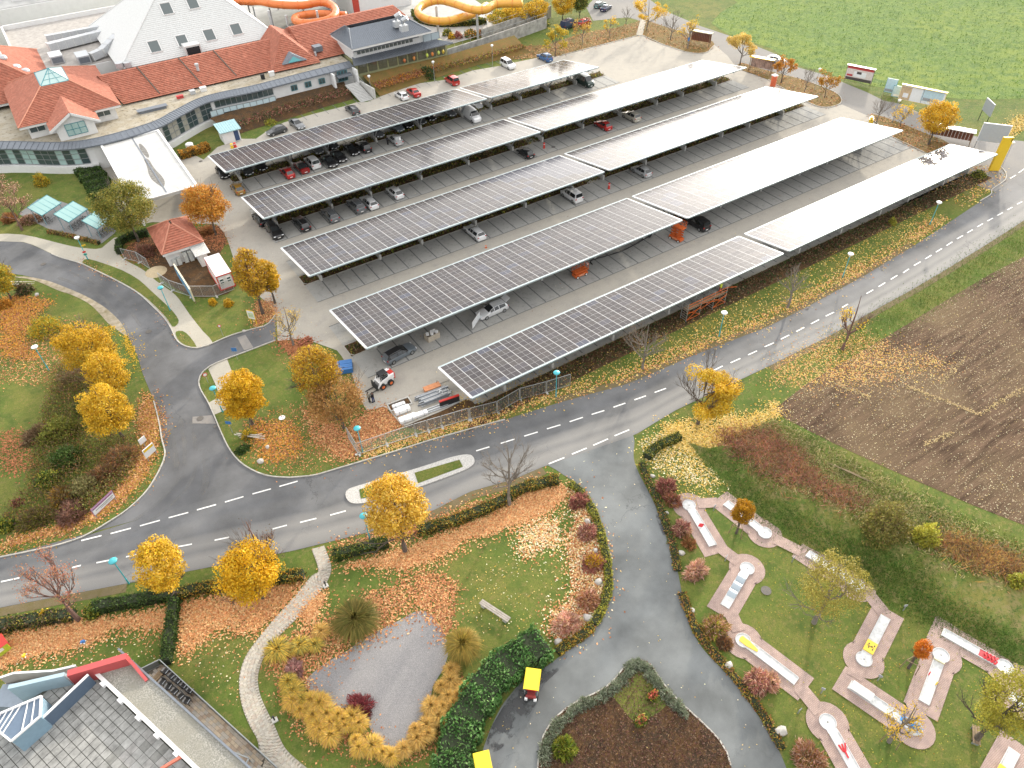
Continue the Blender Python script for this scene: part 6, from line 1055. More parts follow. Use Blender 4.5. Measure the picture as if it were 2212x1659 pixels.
# --- entrance roof
en = thing('entrance_roof', 'flat white roof over the entrance drive with a stained middle gutter', 'canopy', (10.8, 138, 0)); mb = MB(); mb.box((0, 0, 4.25), (10.8, 27, .4)); mb.build('roof_slab', mat('white_roof_coating', (.44, .44, .43), .8, var=.14, scale=.5), en); mb = MB()
for c_, s_ in (((-5.2, 0), (.4, 27)), ((5.2, 0), (.4, 27)), ((0, -13.3), (10, .4)), ((0, 13.3), (10, .4))): mb.box((c_[0], c_[1], 4.52), (s_[0], s_[1], .2))
mb.build('roof_edge', WALL, en); mb = MB(); mb.box((.3, 0, 4.47), (.22, 26, .05)); mb.build('gutter', ZINC, en)
mb = MB(); P = [Vector((.3+.75*math.sin(a)*(1+.35*math.sin(3*a+1)), 6.5*math.cos(a)-4, 4.458)) for a in np.linspace(0, 2*PI, 30)[:-1]]; mb.add(P, [tuple(range(len(P)-1, -1, -1))]); P = [Vector((.9+.45*math.sin(a), 3.5*math.cos(a)+6, 4.458)) for a in np.linspace(0, 2*PI, 20)[:-1]]; mb.add(P, [tuple(range(len(P)-1, -1, -1))]); mb.build('dirt_stain', mat('roof_dirt', (.17, .165, .155), .9, var=.35, scale=2), en)
for x in (-4.9, 4.9):
    for y in (-12.8, -4, 5): mb = MB(); mb.cyl((x, y, 0), .16, 4.06, 10); mb.build('post', WALL, en)
# --- slides
ORS = mat('orange_slide_plastic', (.62, .17, .04), .35, var=.06, scale=1); YOS = mat('amber_slide_plastic', (.66, .33, .05), .35, var=.06, scale=1)
def slide(label, rc, P, zs, r_, m_, posts):
    pts = [G(*X(rc, x, y), z) for (x, y), z in zip(P, zs)]; c_ = pts[0].copy(); c_.z = 0; o = thing('water_slide', label, 'water slide', c_); sm = smooth([p-c_ for p in pts], 5); mb = MB(); mb.tube(sm, r_, 12); mb.build('slide_tube', m_, o, True); mb = MB()
    for i in range(2, len(sm)-2, 3): d = (sm[i+1]-sm[i-1]).normalized()*.06; mb.tube([sm[i]-d, sm[i]+d], r_+.09, 12, cap=False)
    mb.build('joint_ring', ORS, o)
    for (x, y, zb) in posts: p = G(*X(rc, x, y), zb)-c_; mb = MB(); mb.cyl((p.x, p.y, 0), .3, zb+1.6, 10); mb.build('support_column', ZINCL, o)
slide('orange looping tube slide behind the red roof', '12', [(-200, 10), (0, 15), (200, 40), (400, 45), (560, 20), (660, 50), (690, 110), (640, 165), (520, 195), (400, 200), (340, 180), (350, 150), (450, 125), (600, 122), (780, 135)], [8, 7.8, 7.6, 7.4, 7.2, 7, 6.8, 6.5, 6.2, 6, 5.8, 5.6, 5.4, 5.2, 5], .95, ORS, [(535, 150, 6), (270, 190, 5), (120, 150, 6)])
slide('amber looping tube slide at the top of the picture', '12', [(2300, 30), (2080, 35), (1980, 85), (1860, 80), (1740, 40), (1600, 5), (1480, 25), (1400, 85), (1430, 145), (1530, 180), (1660, 180), (1780, 150), (1900, 110), (1990, 50)], [8.5, 8.2, 8, 7.7, 7.4, 7.2, 7, 6.6, 6.3, 6, 5.7, 5.4, 5.1, 5], .95, YOS, [(1560, 110, 6.5), (1910, 170, 5)])
sheet('pool_deck', [(52, 186), (84, 188), (84, 170), (112, 172), (120, 230), (52, 260)], .06, mat('pale_concrete', (.36, .36, .35), .9, var=.15, scale=.5)); q = thing('membrane_roof', 'pale green oval roof above the orange slide', 'roof', (66, 214, 0)); mb = MB(); mb.lathe((0, 0, 6.8), [(13, 0), (12.6, .5), (8, .9), (0, 1.1)], 28); mb.build('roof', mat('pale_green_membrane', (.62, .68, .63), .6, var=.05), q); mb = MB(); [mb.cyl((11*math.cos(a), 11*math.sin(a), 0), .2, 6.9, 8) for a in np.linspace(0, 2*PI, 9)[:-1]]; mb.build('posts', STEEL, q)
q = thing('white_building', 'white building with red panels and windows between the slides', 'building', (90, 214, 0)); mb = MB(); mb.box((0, 0, 4.6), (18, 16, 9.2)); mb.build('wall', WALL, q); mb = MB(); mb.box((-8, -8.1, 4), (1.8, .2, 6)); mb.build('red_panel', mat('red_panel', (.42, .05, .03), .5), q); window(q, (2.4, -8.06, 4.2), (1, 0, 0), 3.4, 3., BARK, 2, mat('amber_glass', (.22, .14, .04), .1, var=0), 2)
q = thing('warehouse', 'pale flat building with a dark gateway at the top edge', 'building', (183, 218, 0)); mb = MB(); mb.box((0, 0, 2.7), (44, 26, 5.4)); mb.build('wall', mat('beige_render', (.55, .52, .46), .9), q); mb = MB(); mb.box((-14, -13.05, 1.8), (9, .15, 3.4)); mb.build('gateway', DARKW, q); mb = MB(); mb.box((0, 0, 5.5), (45, 27, .3)); mb.build('roof', mat('warehouse_roof', (.4, .38, .35), .9), q)
sheet('yard', [(150, 176), (230, 150), (300, 190), (250, 260), (150, 260)], .015, groundmat('pale_yard', [(.1, .4, .7, (.36, .34, .31), 4)], 10, .1, base=(.30, .29, .27)))
# banks in front of the buildings
bank('planted_bank', [([(28, 150.3), (33, 151.3), (43, 152.2), (50, 153), (57.2, 153.4)], .05), ([(28, 153), (36, 155), (47, 156.6), (57.2, 157)], 1.5), ([(27, 157), (36, 158.4), (47, 158.7), (57.6, 158.7)], 2.1)], SOIL, 30, 8, .08)
cover('bank_planting', [(30, 151.6), (57, 153.8), (57, 157.6), (33, 156)], 2600, DARKG+BROWN+REDB, .2, .5, 1.1)
bank('orange_bank', [([(62.5, 151.2), (70, 152.2), (80, 153.4), (90, 154.2), (104, 153.6)], .05), ([(62.3, 155.), (72, 156), (84, 156.5), (104, 157)], 1.5), ([(62, 158.4), (72, 158.4), (84, 158), (104, 160.)], 2.5)], AUT, 30, 9, .1)
cover('bank_planting', [(62.6, 152), (74, 153), (84, 157.6), (63, 158)], 3400, ORANGE+RUST+REDB, .2, .5, 1.2); cover('bank_planting', [(75, 153.6), (104, 154.4), (104, 159.), (84, 157.6)], 3000, RUST+OLIVE+BROWN, .22, .5, 1.)
st_ = thing('entrance_steps', 'long pale concrete stairs with steel handrail up to the teal door', 'stairs', (60, 153, 0))
for k in range(14): mb = MB(); mb.box((-.9-.06*k, -2.2+.42*k, .07+.155*k), (3., .44, .14+.31*k if False else .16)); mb.build('step', mat('step_concrete', (.42, .42, .41), .9, var=.1, scale=2), st_)
mb = MB(); mb.prism([(.9, -2.6), (1.2, -2.6), (.5, 4.4), (.2, 4.4)], 0, 2.3); mb.build('cheek_wall', CONC, st_); mb = MB(); P = [Vector((.95-.1*k, -2.4+.97*k, 1.1+.36*k)) for k in range(8)]; mb.tube(P, .04, 6); [mb.bar(p-Vector((0, 0, 1.)), p, .05) for p in P]; mb.build('handrail', STEEL, st_)
for lab, P, hh in (('long stained concrete retaining wall below the hedge, front one', [(85, 160.4), (97, 162), (108, 164), (118, 166)], 2.9), ('upper concrete ramp wall with railing at the back', [(99, 167.5), (108, 169), (118, 171), (124, 172.4)], 3.0)):
    o = thing('retaining_wall', lab, 'wall', (*P[0], 0)); Q = [(a-P[0][0], b_-P[0][1]) for a, b_ in P]; mb = MB()
    for i in range(len(Q)-1): mb.bar((*Q[i], hh/2), (*Q[i+1], hh/2), .3, hh)
    mb.build('wall', mat('stained_concrete', (.34, .33, .31), .95, var=.4, scale=.9), o); mb = MB()
    for i in range(len(Q)-1):
        mb.tube([(*Q[i], hh+.9), (*Q[i+1], hh+.9)], .035, 5)
        for k in range(5): p = Vector((*Q[i], hh)).lerp(Vector((*Q[i+1], hh)), k/5); mb.bar(p, p+Vector((0, 0, .9)), .05)
    mb.build('railing', STEEL, o)
mb = None
# ---------------------------------------------------------------- street furniture, site things, people
TURQ = mat('turquoise_paint', (.05, .36, .42), .4, var=0); LAMPW = mat('lamp_white_and_glare', (.8, .82, .82), .35, var=0); WOOD = mat('weathered_wood', (.22, .16, .10), .85, var=.25, scale=5); WHITEP = mat('white_plastic', (.78, .78, .78), .45, var=.04); YELP = mat('yellow_paint', (.72, .48, .03), .45, var=.05); REDP = mat('red_paint', (.55, .04, .03), .45, var=.05); ORP = mat('orange_paint', (.62, .13, .03), .45, var=.08); BLUEP = mat('blue_paint', (.04, .16, .42), .5, var=.05); WIRE = mat('fence_wire', (.30, .33, .33), .5, .5, var=0)
def lamp(label, base, head=TURQ, h=4.1, r=.43, pole=TURQ, thin=.055):
    p = G(*base); o = thing('street_lamp', label, 'street lamp', (p.x, p.y, .02), 0, 'street lamps'); mb = MB(); mb.cyl((0, 0, 0), thin*1.5, .9, 8); mb.cyl((0, 0, .9), thin, h-1., 8); mb.build('pole', pole, o)
    mb = MB(); mb.lathe((0, 0, h), [(.1, -.28), (.3, -.2), (r*.9, -.06), (r, 0), (r*.9, .06), (r*.5, .13), (0, .16)], 16); mb.build('shade', head, o, True); mb = MB(); mb.lathe((0, 0, h-.42), [(0, 0), (.11, 0), (.16, .14), (.1, .2)], 10); mb.build('lantern', LAMPW, o)
for lab, b_, hd in (('turquoise lamp on the lawn left of the yellow trees', (106, 800), LAMPW), ('lamp with glare whitened top by the cycle shelters, with small signs on its pole', (190, 561), LAMPW), ('turquoise lamp on the pavement below the site cabin', (368, 671), TURQ), ('turquoise lamp beside the oval golden tree', (481, 890), TURQ), ('turquoise lamp at the left corner of the site fence', (784, 977), TURQ), ('turquoise lamp in front of the site fence, near the solar roof corner', (1201, 857), TURQ), ('lamp with bright top on the verge right of the scaffold', (1553, 727), LAMPW), ('lamp with bright top on the verge, second right of the scaffold', (1820, 599), LAMPW), ('lamp with bright top on the far verge, furthest along the main road', (2008, 486), LAMPW), ('turquoise lamp left of the bright yellow maple at the lower left', (279, 1261), TURQ), ('turquoise lamp hidden behind the pale yellow maple', (799, 1165), TURQ)): lamp(lab, b_, hd)  # white heads: glare on these lamp tops is put into their colour
for lab, b_ in (('thin grey lamp at the foot of the orange bank', X('12', 1003, 838)), ('thin grey lamp beside the dark evergreen bush', X('12', 1545, 712)), ('thin grey lamp on the back bank left of the white minivan', X('12', 2045, 565)), ('thin lamp on the rounded leafy island', X('14', 400, 782)), ('thin lamp at the road in front of the double billboard', X('14', 1070, 1062)), ('slim lamp beside the yellow pylon', X('14', 2020, 1440))): lamp(lab, b_, LAMPW, 4.6, .32, STEEL, .04)
o = thing('pole_sign', 'small yellow arrow and red and green plates fixed to the lamp pole', 'sign', G(190, 561)); mb = MB(); mb.box((.35, -.1, 2.6), (.6, .04, .22)); mb.build('yellow_plate', YELP, o); mb = MB(); mb.box((0, -.1, 1.5), (.5, .04, .28)); mb.build('red_plate', REDP, o); mb = MB(); mb.box((0, -.1, 1.05), (.5, .04, .3)); mb.build('green_plate', mat('green_plate', (.03, .3, .25), .5), o)
# fences of mesh panels on concrete feet
def fence(label, pts, h=2.0):
    P = [G(*q) for q in pts]; c_ = P[0].copy(); o = thing('site_fence', label, 'fence', c_)
    foot = MB(); foot.box((0, 0, .07), (.7, .24, .14)); fm = foot.mesh('concrete_foot', CONC)
    for i in range(len(P)-1):
        a, b_ = P[i]-c_, P[i+1]-c_; L = (b_-a).length; n = max(1, round(L/3.3))
        for k in range(n):
            p, q = a.lerp(b_, k/n), a.lerp(b_, (k+1)/n); d = (q-p).normalized()*.06; p, q = p+d, q-d; u = Vector((0, 0, 1)); mb = MB(); z0, z1 = .16, h
            mb.bar(p+u*.1, p+u*z1, .05); mb.bar(q+u*.1, q+u*z1, .05); mb.bar(p+u*z1, q+u*z1, .05); mb.bar(p+u*z0, q+u*z0, .05); m_ = (p+q)/2; mb.bar(m_+u*z0, m_+u*z1, .035); pn = mb.build('fence_panel', mat('galvanised_tube', (.45, .47, .48), .45, .4, var=0), o)
            mb = MB()
            for j in range(1, 12): z = u*(z0+(z1-z0)*j/12); mb.bar(p+z, q+z, .012)
            for j in range(1, 16): w_ = p.lerp(q, j/16); mb.bar(w_+u*z0, w_+u*z1, .010)
            mb.build('wire_mesh', WIRE, pn); dd = q-p; put('concrete_foot', fm, o, (p.x, p.y, 0), (0, 0, math.atan2(dd.y, dd.x)+PI/2))
    return o
fence('mesh fence along the building site verge', W('32', 890, 612, 1130, 530, 1380, 445, 1490, 412, 1607, 378, 1842, 308)+[(1016, 907), (1074.6, 892), (1123, 864), (1180, 849), (1232, 833)]); fence('short mesh fence side beside the corner lamp', W('32', 885, 610, 800, 470)); fence('mesh fence at the crazy hedge corner left of the tiled hut', W('21', 1075, 580, 1210, 610, 1300, 670)); fence('mesh fence in front of the poster board and the site cabin', W('21', 1395, 790, 1490, 855, 1650, 908, 1870, 908, 2030, 845))
def board(name, label, cat, base, ang, w_, h, z0, m_front, m_frame=None, post=STEEL, t=.12, bars=None, roof=None):
    p = G(*base) if not isinstance(base, Vector) else base; o = thing(name, label, cat, (p.x, p.y, 0), ang); fr = m_frame or WHITEP; mb = MB(); mb.box((0, 0, z0+h/2), (w_, t, h)); mb.build('board', fr, o)
    mb = MB(); mb.quad((-w_/2+.06, -t/2-.012, z0+.06), (w_/2-.06, -t/2-.012, z0+.06), (w_/2-.06, -t/2-.012, z0+h-.06), (-w_/2+.06, -t/2-.012, z0+h-.06)); mb.build('face', m_front, o)
    for x in ((-w_/2+.15, w_/2-.15) if w_ > .9 else (0,)): mb = MB(); mb.box((x, .05, (z0+h*.5)/2), (.09, .09, z0+h*.5)); mb.build('post', post, o)
    for i, (x, z, bw, bh, mm) in enumerate(bars or []): mb = MB(); e = t/2+.02+.003*i; mb.quad((x-bw/2, -e, z-bh/2), (x+bw/2, -e, z-bh/2), (x+bw/2, -e, z+bh/2), (x-bw/2, -e, z+bh/2)); mb.build('print', mm, o)
    if roof: mb = MB(); mb.box((0, -.1, z0+h+.06), (w_+.2, .7, .12)); mb.build('roof_strip', roof, o)
    return o
PW = mat('poster_white', (.72, .74, .76), .5, var=.04); PB = mat('poster_blue', (.45, .60, .68), .5, var=.1); PT = mat('poster_tan', (.50, .38, .24), .5, var=.2); PG = mat('poster_grey', (.30, .31, .33), .5, var=.3, scale=4); PR = mat('poster_red', (.45, .05, .05), .5, var=.1); PBK = mat('poster_dark', (.07, .06, .06), .5, var=.2); GREYB = mat('grey_back_sheet', (.36, .39, .43), .5, .1, var=.05)
A1 = -1.2
board('billboard', 'billboard with white roof strip, red band and a house picture at the field', 'billboard', (1851, 180), A1, 5.8, 3., .5, mat('poster_pale', (.62, .56, .54), .5, var=.1), BLACK, WOOD, .2, [(0, 3.15, 5.6, .55, PR), (.1, 1.9, 2.6, 1.1, PW), (-.1, 2.2, 1., .5, PBK), (0, .85, 5.5, .55, PBK), (-2, 1.5, 1.2, .4, PR)], WHITEP)
board('billboard', 'stepped pale blue double notice boards between the two large billboards', 'billboard', (1919, 203), A1, 2.2, 2.9, .3, PB, TEAL, STEEL, .15, [(0, .8, 2., .5, PG)]); board('billboard', 'lower pale blue notice board joined to the stepped boards', 'billboard', (1936, 212), A1, 2.4, 2.3, .2, PB, TEAL, STEEL, .15, [(0, .6, 1.6, .4, PW)])
board('billboard', 'large double billboard with yellow roof strip and house pictures', 'billboard', (1983, 232), A1, 8.6, 3., .9, PW, YELP, STEEL, .2, [(-3.2, 2.3, 2., 2.6, PT), (-3.1, 1.9, 1., .9, PW), (-1., 2.6, 1.7, 2., PW), (1.9, 2.6, 4., 2.2, PB), (1.9, 1.9, 3.2, .6, PG), (.1, 2.4, .12, 2.8, PG)], YELP)
board('billboard', 'narrow white board on a dark pole, seen nearly edge on', 'billboard', (2120, 268), .95, 3.4, 2.4, 2.2, PW, GREYB, BLACK, .2); board('billboard', 'big grey billboard seen from behind beside the yellow pylon', 'billboard', G(2126, 336), 2.2-PI, 4.6, 3.4, 2.6, GREYB, WHITEP, ZINC, .25)
o = board('advert_pylon', 'tall slanting yellow pylon with a small black emblem at the end of the solar roofs', 'pylon', G(*X('14', 1945, 1475)), -.6, 1.7, 6.2, .1, YELP, YELP, YELP, .5); mb = MB(); mb.quad((.55, -.28, 5.6), (.68, -.28, 5.6), (.68, -.28, 6.1), (.55, -.28, 6.1)); mb.quad((.62, -.282, 5.98), (.8, -.282, 5.98), (.8, -.282, 6.1), (.62, -.282, 6.1)); mb.quad((.62, -.282, 5.6), (.8, -.282, 5.6), (.8, -.282, 5.7), (.62, -.282, 5.7)); mb.build('emblem', BLACK, o)
def shelter(name, label, base, ang, w_, d, h, wall, roofm, yel=False):
    p = G(*base); o = thing(name, label, 'shelter', (p.x, p.y, .05), ang); mb = MB(); mb.slab([(-w_/2-.3, -d/2-.4, h), (w_/2+.3, -d/2-.4, h), (w_/2+.3, d/2+.3, h-.25), (-w_/2-.3, d/2+.3, h-.25)], .16); mb.build('roof', roofm, o)
    for x in np.linspace(-w_/2+.2, w_/2-.2, 12): mb = MB(); mb.box((x, d/2-.1, h*.55), (w_/12-.03, .05, h*.72)); mb.build('plank', wall, o)
    for x in (-w_/2, w_/2): mb = MB(); mb.box((x, d/2-.03, h/2-.1), (.12, .12, h-.25)); mb.build('post', WOOD, o); mb = MB(); mb.box((x, -d/2+.1, h/2-.05), (.12, .12, h-.12)); mb.build('post', WOOD, o)
    return o
BRW = mat('brown_boards', (.15, .055, .03), .8, var=.25, scale=4)
shelter('notice_hut', 'dark red wooden notice hut with pale roof at the top', X('13', 1620, 385), -1.15+.0, 5., 1.2, 3.2, BRW, mat('pale_roof_cream', (.66, .62, .45), .7)); shelter('wooden_shelter', 'brown wooden shelter with white roof behind the bright yellow tree', X('14', 1560, 1225), -1.1, 7., 1.6, 2.9, BRW, WHITEP); shelter('picture_hut', 'small hut with yellow edged roof and colourful posters beside the portable toilet', X('14', -70, 620), -1.15, 5., 1.2, 3.2, mat('poster_patchwork', (.35, .24, .20), .7, var=.6, scale=1.5), YELP)
def post_sign(label, base, m_, h=2.1, w_=.6, hh=.6, ang=0, shape='box', name='road_sign'):
    p = G(*base); o = thing(name, label, 'sign', (p.x, p.y, 0), ang); mb = MB(); mb.cyl((0, 0, 0), .035, h, 8); mb.build('post', STEEL, o); mb = MB()
    if shape == 'disc': mb.at((0, -.05, h-.1), 0, PI/2); mb.cyl((0, 0, 0), w_/2, .03, 16); mb.M = None
    else: mb.box((0, -.06, h-.1), (w_, .03, hh))
    s = mb.build('plate', m_, o)
    if shape == 'disc' and m_ is REDP: mb = MB(); mb.at((0, -.082, h-.1), 0, PI/2); mb.cyl((0, 0, 0), w_/2-.09, .012, 16); mb.build('disc_centre', WHITEP, o)
    return o
post_sign('round red bordered sign on the grass tip by the junction', X('21', 1800, 1650), REDP, 1.6, .62, 0, 0, 'disc'); post_sign('small round red sign on the lawn by the pavement', X('21', 1930, 1247), REDP, 2., .5, 0, -.4, 'disc'); post_sign('dark blue sign at the side road spur', X('21', 2055, 1447), BLUEP, 1.9, .7, .6, -.6); post_sign('blue direction sign near the branch pile', X('31', 2012, 425), BLUEP, 2., .7, .45, -.7); post_sign('small blue parking sign in the first planted strip', X('12', 130, 1460), BLUEP, 2.2, .6, .6); post_sign('blue and white parking sign at the notice hut island', X('13', 1515, 420), BLUEP, 2.3, .6, .8)
board('notice_board', 'yellow framed notice board on two legs by the side road spur', 'sign', X('21', 2195, 1140), -.9, 1.2, 1.5, .9, PW, YELP, YELP, .08, [(0, 1.6, .8, .8, mat('map_print', (.45, .55, .35), .6, var=.4, scale=6))]); board('notice_board', 'yellow topped white sign board tilted among the leaves by the side road', 'sign', X('31', 1325, 640), .5, 1.5, 1.3, .7, PW, WHITEP, STEEL, .08, [(0, 1.75, 1.3, .35, YELP)]); board('notice_board', 'small white board just behind the yellow topped sign board', 'sign', X('31', 1270, 560), .5, .9, .8, 1.1, PW, WHITEP, STEEL, .08); board('advert_banner', 'purple and white banner on a frame in front of the thicket', 'banner', X('31', 925, 1080), .55, 2.9, 1.1, .5, PW, mat('purple_band', (.28, .10, .24), .6), STEEL, .06, [(0, 1.38, 2.7, .22, mat('purple_band', (.28, .1, .24), .6)), (.1, 1.0, 2.3, .12, PG), (.3, .8, 1.6, .08, PG)])
pa, pb = G(*X('21', 1500, 620), 2.7), G(*X('21', 1640, 840), 2.7); pc = (pa+pb)/2; pc.z = 0; board('poster_board', 'long board with blue poster facing the road, seen from its top edge', 'billboard', pc, math.atan2(pb.y-pa.y, pb.x-pa.x), (pb-pa).length, 2.2, .5, mat('poster_sea', (.12, .30, .48), .5, var=.5, scale=1.5), mat('cream_board', (.62, .56, .42), .6), WOOD, .22)
sheet('hut_bed', smooth(GW(W('21', 1050, 545, 1180, 420, 1290, 390, 1500, 400, 1700, 330, 1880, 290, 1960, 430, 1890, 560, 2020, 830, 1870, 900, 1650, 900, 1400, 755, 1300, 650, 1150, 590)), 2, True), .03, SOIL)
h_ = MB(); h_.lathe((0, 0, 0), [(1.7, 0), (1.3, .25), (.6, .6), (0, .75)], 14); o = h_.build('sand_heap', mat('sand', (.42, .34, .22), .95, var=.15), None, True); o.location = G(*X('21', 1350, 690)); tag(o, 'pale sand heap at the gap of the mesh fence', 'sand heap')
# tiled hut, cabinets, site cabin, shed
hut = thing('tiled_hut', 'small white hut with red hipped tile roof and grey cabinets', 'hut', (9, 114.2, 0)); mb = MB(); mb.box((0, 0, 1.35), (5.4, 8.4, 2.7)); mb.build('wall', WALL, hut); hip(hut, -3.25, 3.25, -5, 4.4, 2.75, -.15, .15, -.9, .3, 5.1)
for i, (x, hh, y) in enumerate(((-1.9, 1.2, -4.5), (-1.2, 1.3, -4.55), (-.1, 1.9, -4.5), (.7, 1.9, -4.5), (1.7, 1.8, -4.4))): o = thing('utility_cabinet', ['lowest grey cabinet at the left of the hut front', 'low grey cabinet, second from the left at the hut', 'tall grey cabinet in the middle of the hut front', 'tall grey cabinet right of the middle one at the hut', 'grey cabinet nearest the corrugated porch'][i], 'cabinet', (9+x, 114.2+y, 0), 0, 'grey cabinets at the tiled hut'); mb = MB(); mb.box((0, 0, hh/2), (.62, .4, hh)); mb.build('housing', mat('cabinet_grey', (.45, .47, .45), .6), o); mb = MB(); mb.box((0, -.22, hh/2), (.54, .03, hh-.15)); mb.build('door', mat('cabinet_door', (.50, .52, .50), .6), o)
o = thing('porch', 'white annex with corrugated metal roof beside the tiled hut', 'annex', (11, 108, 0)); mb = MB()
for k in range(12): x = -1.05+k*.19; mb.slab([(x, -1.7, 2.35), (x+.1, -1.7, 2.42), (x+.1, 1.5, 2.62), (x, 1.5, 2.55)], .03); mb.slab([(x+.1, -1.7, 2.42), (x+.19, -1.7, 2.35), (x+.19, 1.5, 2.55), (x+.1, 1.5, 2.62)], .03)
mb.build('corrugated_roof', mat('corrugated_metal', (.55, .56, .55), .4, .4), o); mb = MB(); mb.box((.1, .1, 1.15), (1.3, 2.4, 2.3)); mb.build('wall', WALL, o)
o = thing('site_cabin', 'white site cabin with red edges and two small windows', 'cabin', (12.1, 101.9, 0)); mb = MB(); mb.box((0, 0, 1.35), (2.2, 6., 2.4)); mb.build('body', WALL, o); mb = MB(); mb.box((0, 0, 2.58), (2.3, 6.1, .1)); mb.build('roof', mat('cabin_roof', (.70, .71, .72), .5, var=.12, scale=1), o); mb = MB()
for sx in (-1.1, 1.1):
    for sy in (-3, 3): mb.box((sx, sy, 1.3), (.14, .14, 2.6))
for z in (.12, 2.5): mb.box((0, -3.03, z), (2.3, .12, .16)); mb.box((0, 3.03, z), (2.3, .12, .16)); mb.box((-1.13, 0, z), (.1, 6., .16)); mb.box((1.13, 0, z), (.1, 6, .16))
mb.build('frame', REDP, o); mb = MB(); [mb.box((sx, sy, .03), (.2, .2, .06)) for sx in (-.9, .9) for sy in (-2.7, 2.7)]; mb.build('support_block', CONC, o); window(o, (-.55, -3.06, 1.55), (1, 0, 0), .62, .8, WHITEP, 1, PANE, 2); window(o, (.5, -3.06, 1.55), (1, 0, 0), .62, .8, WHITEP, 1, PANE, 2)
o = thing('garden_shed', 'white kiosk with pale blue metal roof by the underpass', 'kiosk', (28.4, 149.4, 0)); mb = MB(); mb.box((0, 0, 1.25), (3.4, 3.2, 2.5)); mb.build('wall', WALL, o); mb = MB(); seams(mb, (-2.1, -2, 2.5), (2.1, -2, 2.5), (2.1, 2.1, 3.), (-2.1, 2.1, 3.), .42); mb.slab([(-2.1, -2, 2.49), (2.1, -2, 2.49), (2.1, 2.1, 2.99), (-2.1, 2.1, 2.99)], .12); mb.build('roof', mat('pale_blue_metal', (.32, .50, .54), .45, .2), o); mb = MB(); mb.box((1., -1.62, 1.2), (.9, .06, 2)); mb.build('door', mat('navy_door', (.03, .06, .14), .5), o)
def bollard(label, q, m_, h=1.0, r=.19, name='bollard', cat='bollard'): p = G(*q); o = thing(name, label, cat, (p.x, p.y, .04)); mb = MB(); mb.lathe((0, 0, 0), [(r*1.15, 0), (r*1.15, .08), (r, .1), (r, h-.1), (r*.8, h), (0, h+.03)], 12); mb.build('body', m_, o); mb = MB(); mb.lathe((0, 0, h*.7), [(r+.01, 0), (r+.01, .1)], 12); mb.build('band', WHITEP, o)
bollard('red bollard beside the lone black hatchback', X('13', 277, 1282), REDP, 1.1); bollard('red bollard in the aisle right of the white people carrier', X('13', 837, 1632), REDP, 1.1); bollard('red bin post in front of the pale blue roofed kiosk', X('11', 2035, 1272), REDP, .9, .28); bollard('yellow bin post left of the red one at the kiosk', X('11', 2008, 1280), YELP, .9, .28); bollard('white cylindrical tank beside the orange brown hedge', X('11', 1648, 1290), WHITEP, 1.2, .75, 'tank', 'tank'); bollard('small red cone on the paving between two solar roofs', X('22', 1987, 484), ORP, .4, .16, 'traffic_cone', 'cone')
# cycle shelters and bicycles
def bicycle(label, loc, rz):
    o = thing('bicycle', label, 'bicycle', (*loc, .03), rz, 'bicycles under the glass shelters')
    for x in (-.52, .52): mb = MB(); P = [(x+.33*math.cos(a), 0, .34+.33*math.sin(a)) for a in np.linspace(0, 2*PI, 15)]; mb.tube(P, .022, 4, cap=False); mb.build('wheel', TYRE, o)
    mb = MB(); [mb.bar(a, b_, .035) for a, b_ in (((-.52, 0, .34), (-.1, 0, .32)), ((-.1, 0, .32), (-.2, 0, .85)), ((-.2, 0, .8), (.36, 0, .82)), ((-.1, 0, .32), (.36, 0, .78)), ((.34, 0, .95), (.52, 0, .34)), ((-.52, 0, .34), (-.2, 0, .8)))]; mb.build('frame', BLACK, o); mb = MB(); mb.box((-.22, 0, .9), (.26, .13, .07)); mb.build('saddle', BLACK, o); mb = MB(); mb.bar((.33, -.28, 1.), (.33, .28, 1.), .035); mb.build('handlebar', STEEL, o)
SHEL = [('left', -7., 137.1, 2), ('middle', -3.6, 132.1, 6), ('right', -.1, 127.1, 5)]
for nm, cx, cy, nb in SHEL:
    u = Vector((.78, .62, 0)).normalized(); ang = math.atan2(u.y, u.x); o = thing('cycle_shelter', nm+' one of the three tilted pale glass cycle shelters', 'cycle shelter', (cx, cy, .03), ang, 'glass cycle shelters'); mb = MB()
    for k in range(4):
        a, b_ = -2.2+k*1.1+.03, -2.2+(k+1)*1.1-.03; mm = MB(); mm.slab([(a, -1.22, 2.), (b_, -1.22, 2.), (b_, 1.22, 3.1), (a, 1.22, 3.1)], .03); mm.build('glass_pane', mat('frosted_glass', (.24, .40, .40), .12, var=0), o)
    for x in (-2.2, -1.1, 0, 1.1, 2.2): mb.bar((x, -1.25, 1.96), (x, 1.25, 3.07), .06, .09)
    for y, z in ((-1.25, 1.99), (1.25, 3.1)): mb.bar((-2.25, y, z), (2.25, y, z), .08, .1)
    mb.build('roof_frame', TEAL, o)
    for x in (-2., 2.):
        for y, z in ((-.95, 2.05), (.95, 2.9)): mb = MB(); mb.bar((x, y, 0), (x, y, z), .08); mb.build('leg', mat('blue_grey_steel', (.20, .33, .38), .5, .2), o)
        mb = MB(); mb.bar((x, -.95, 1.5), (x, .95, 2.8), .07); mb.build('brace', STEEL, o)
    mb = MB(); mb.bar((-2, -.6, .35), (2, -.6, .35), .06); [mb.bar((x, -.6, .05), (x, -.6, .7), .04) for x in np.linspace(-1.9, 1.9, 9)]; mb.build('bike_rack', STEEL, o)
    for k in range(nb): v = Vector((cx, cy, 0))+u*(-1.6+k*.62)+Vector((.62, -.78, 0))*.5; bicycle('bicycle parked under the '+nm+' glass shelter', (v.x, v.y), ang+PI/2+U(-.1, .1))
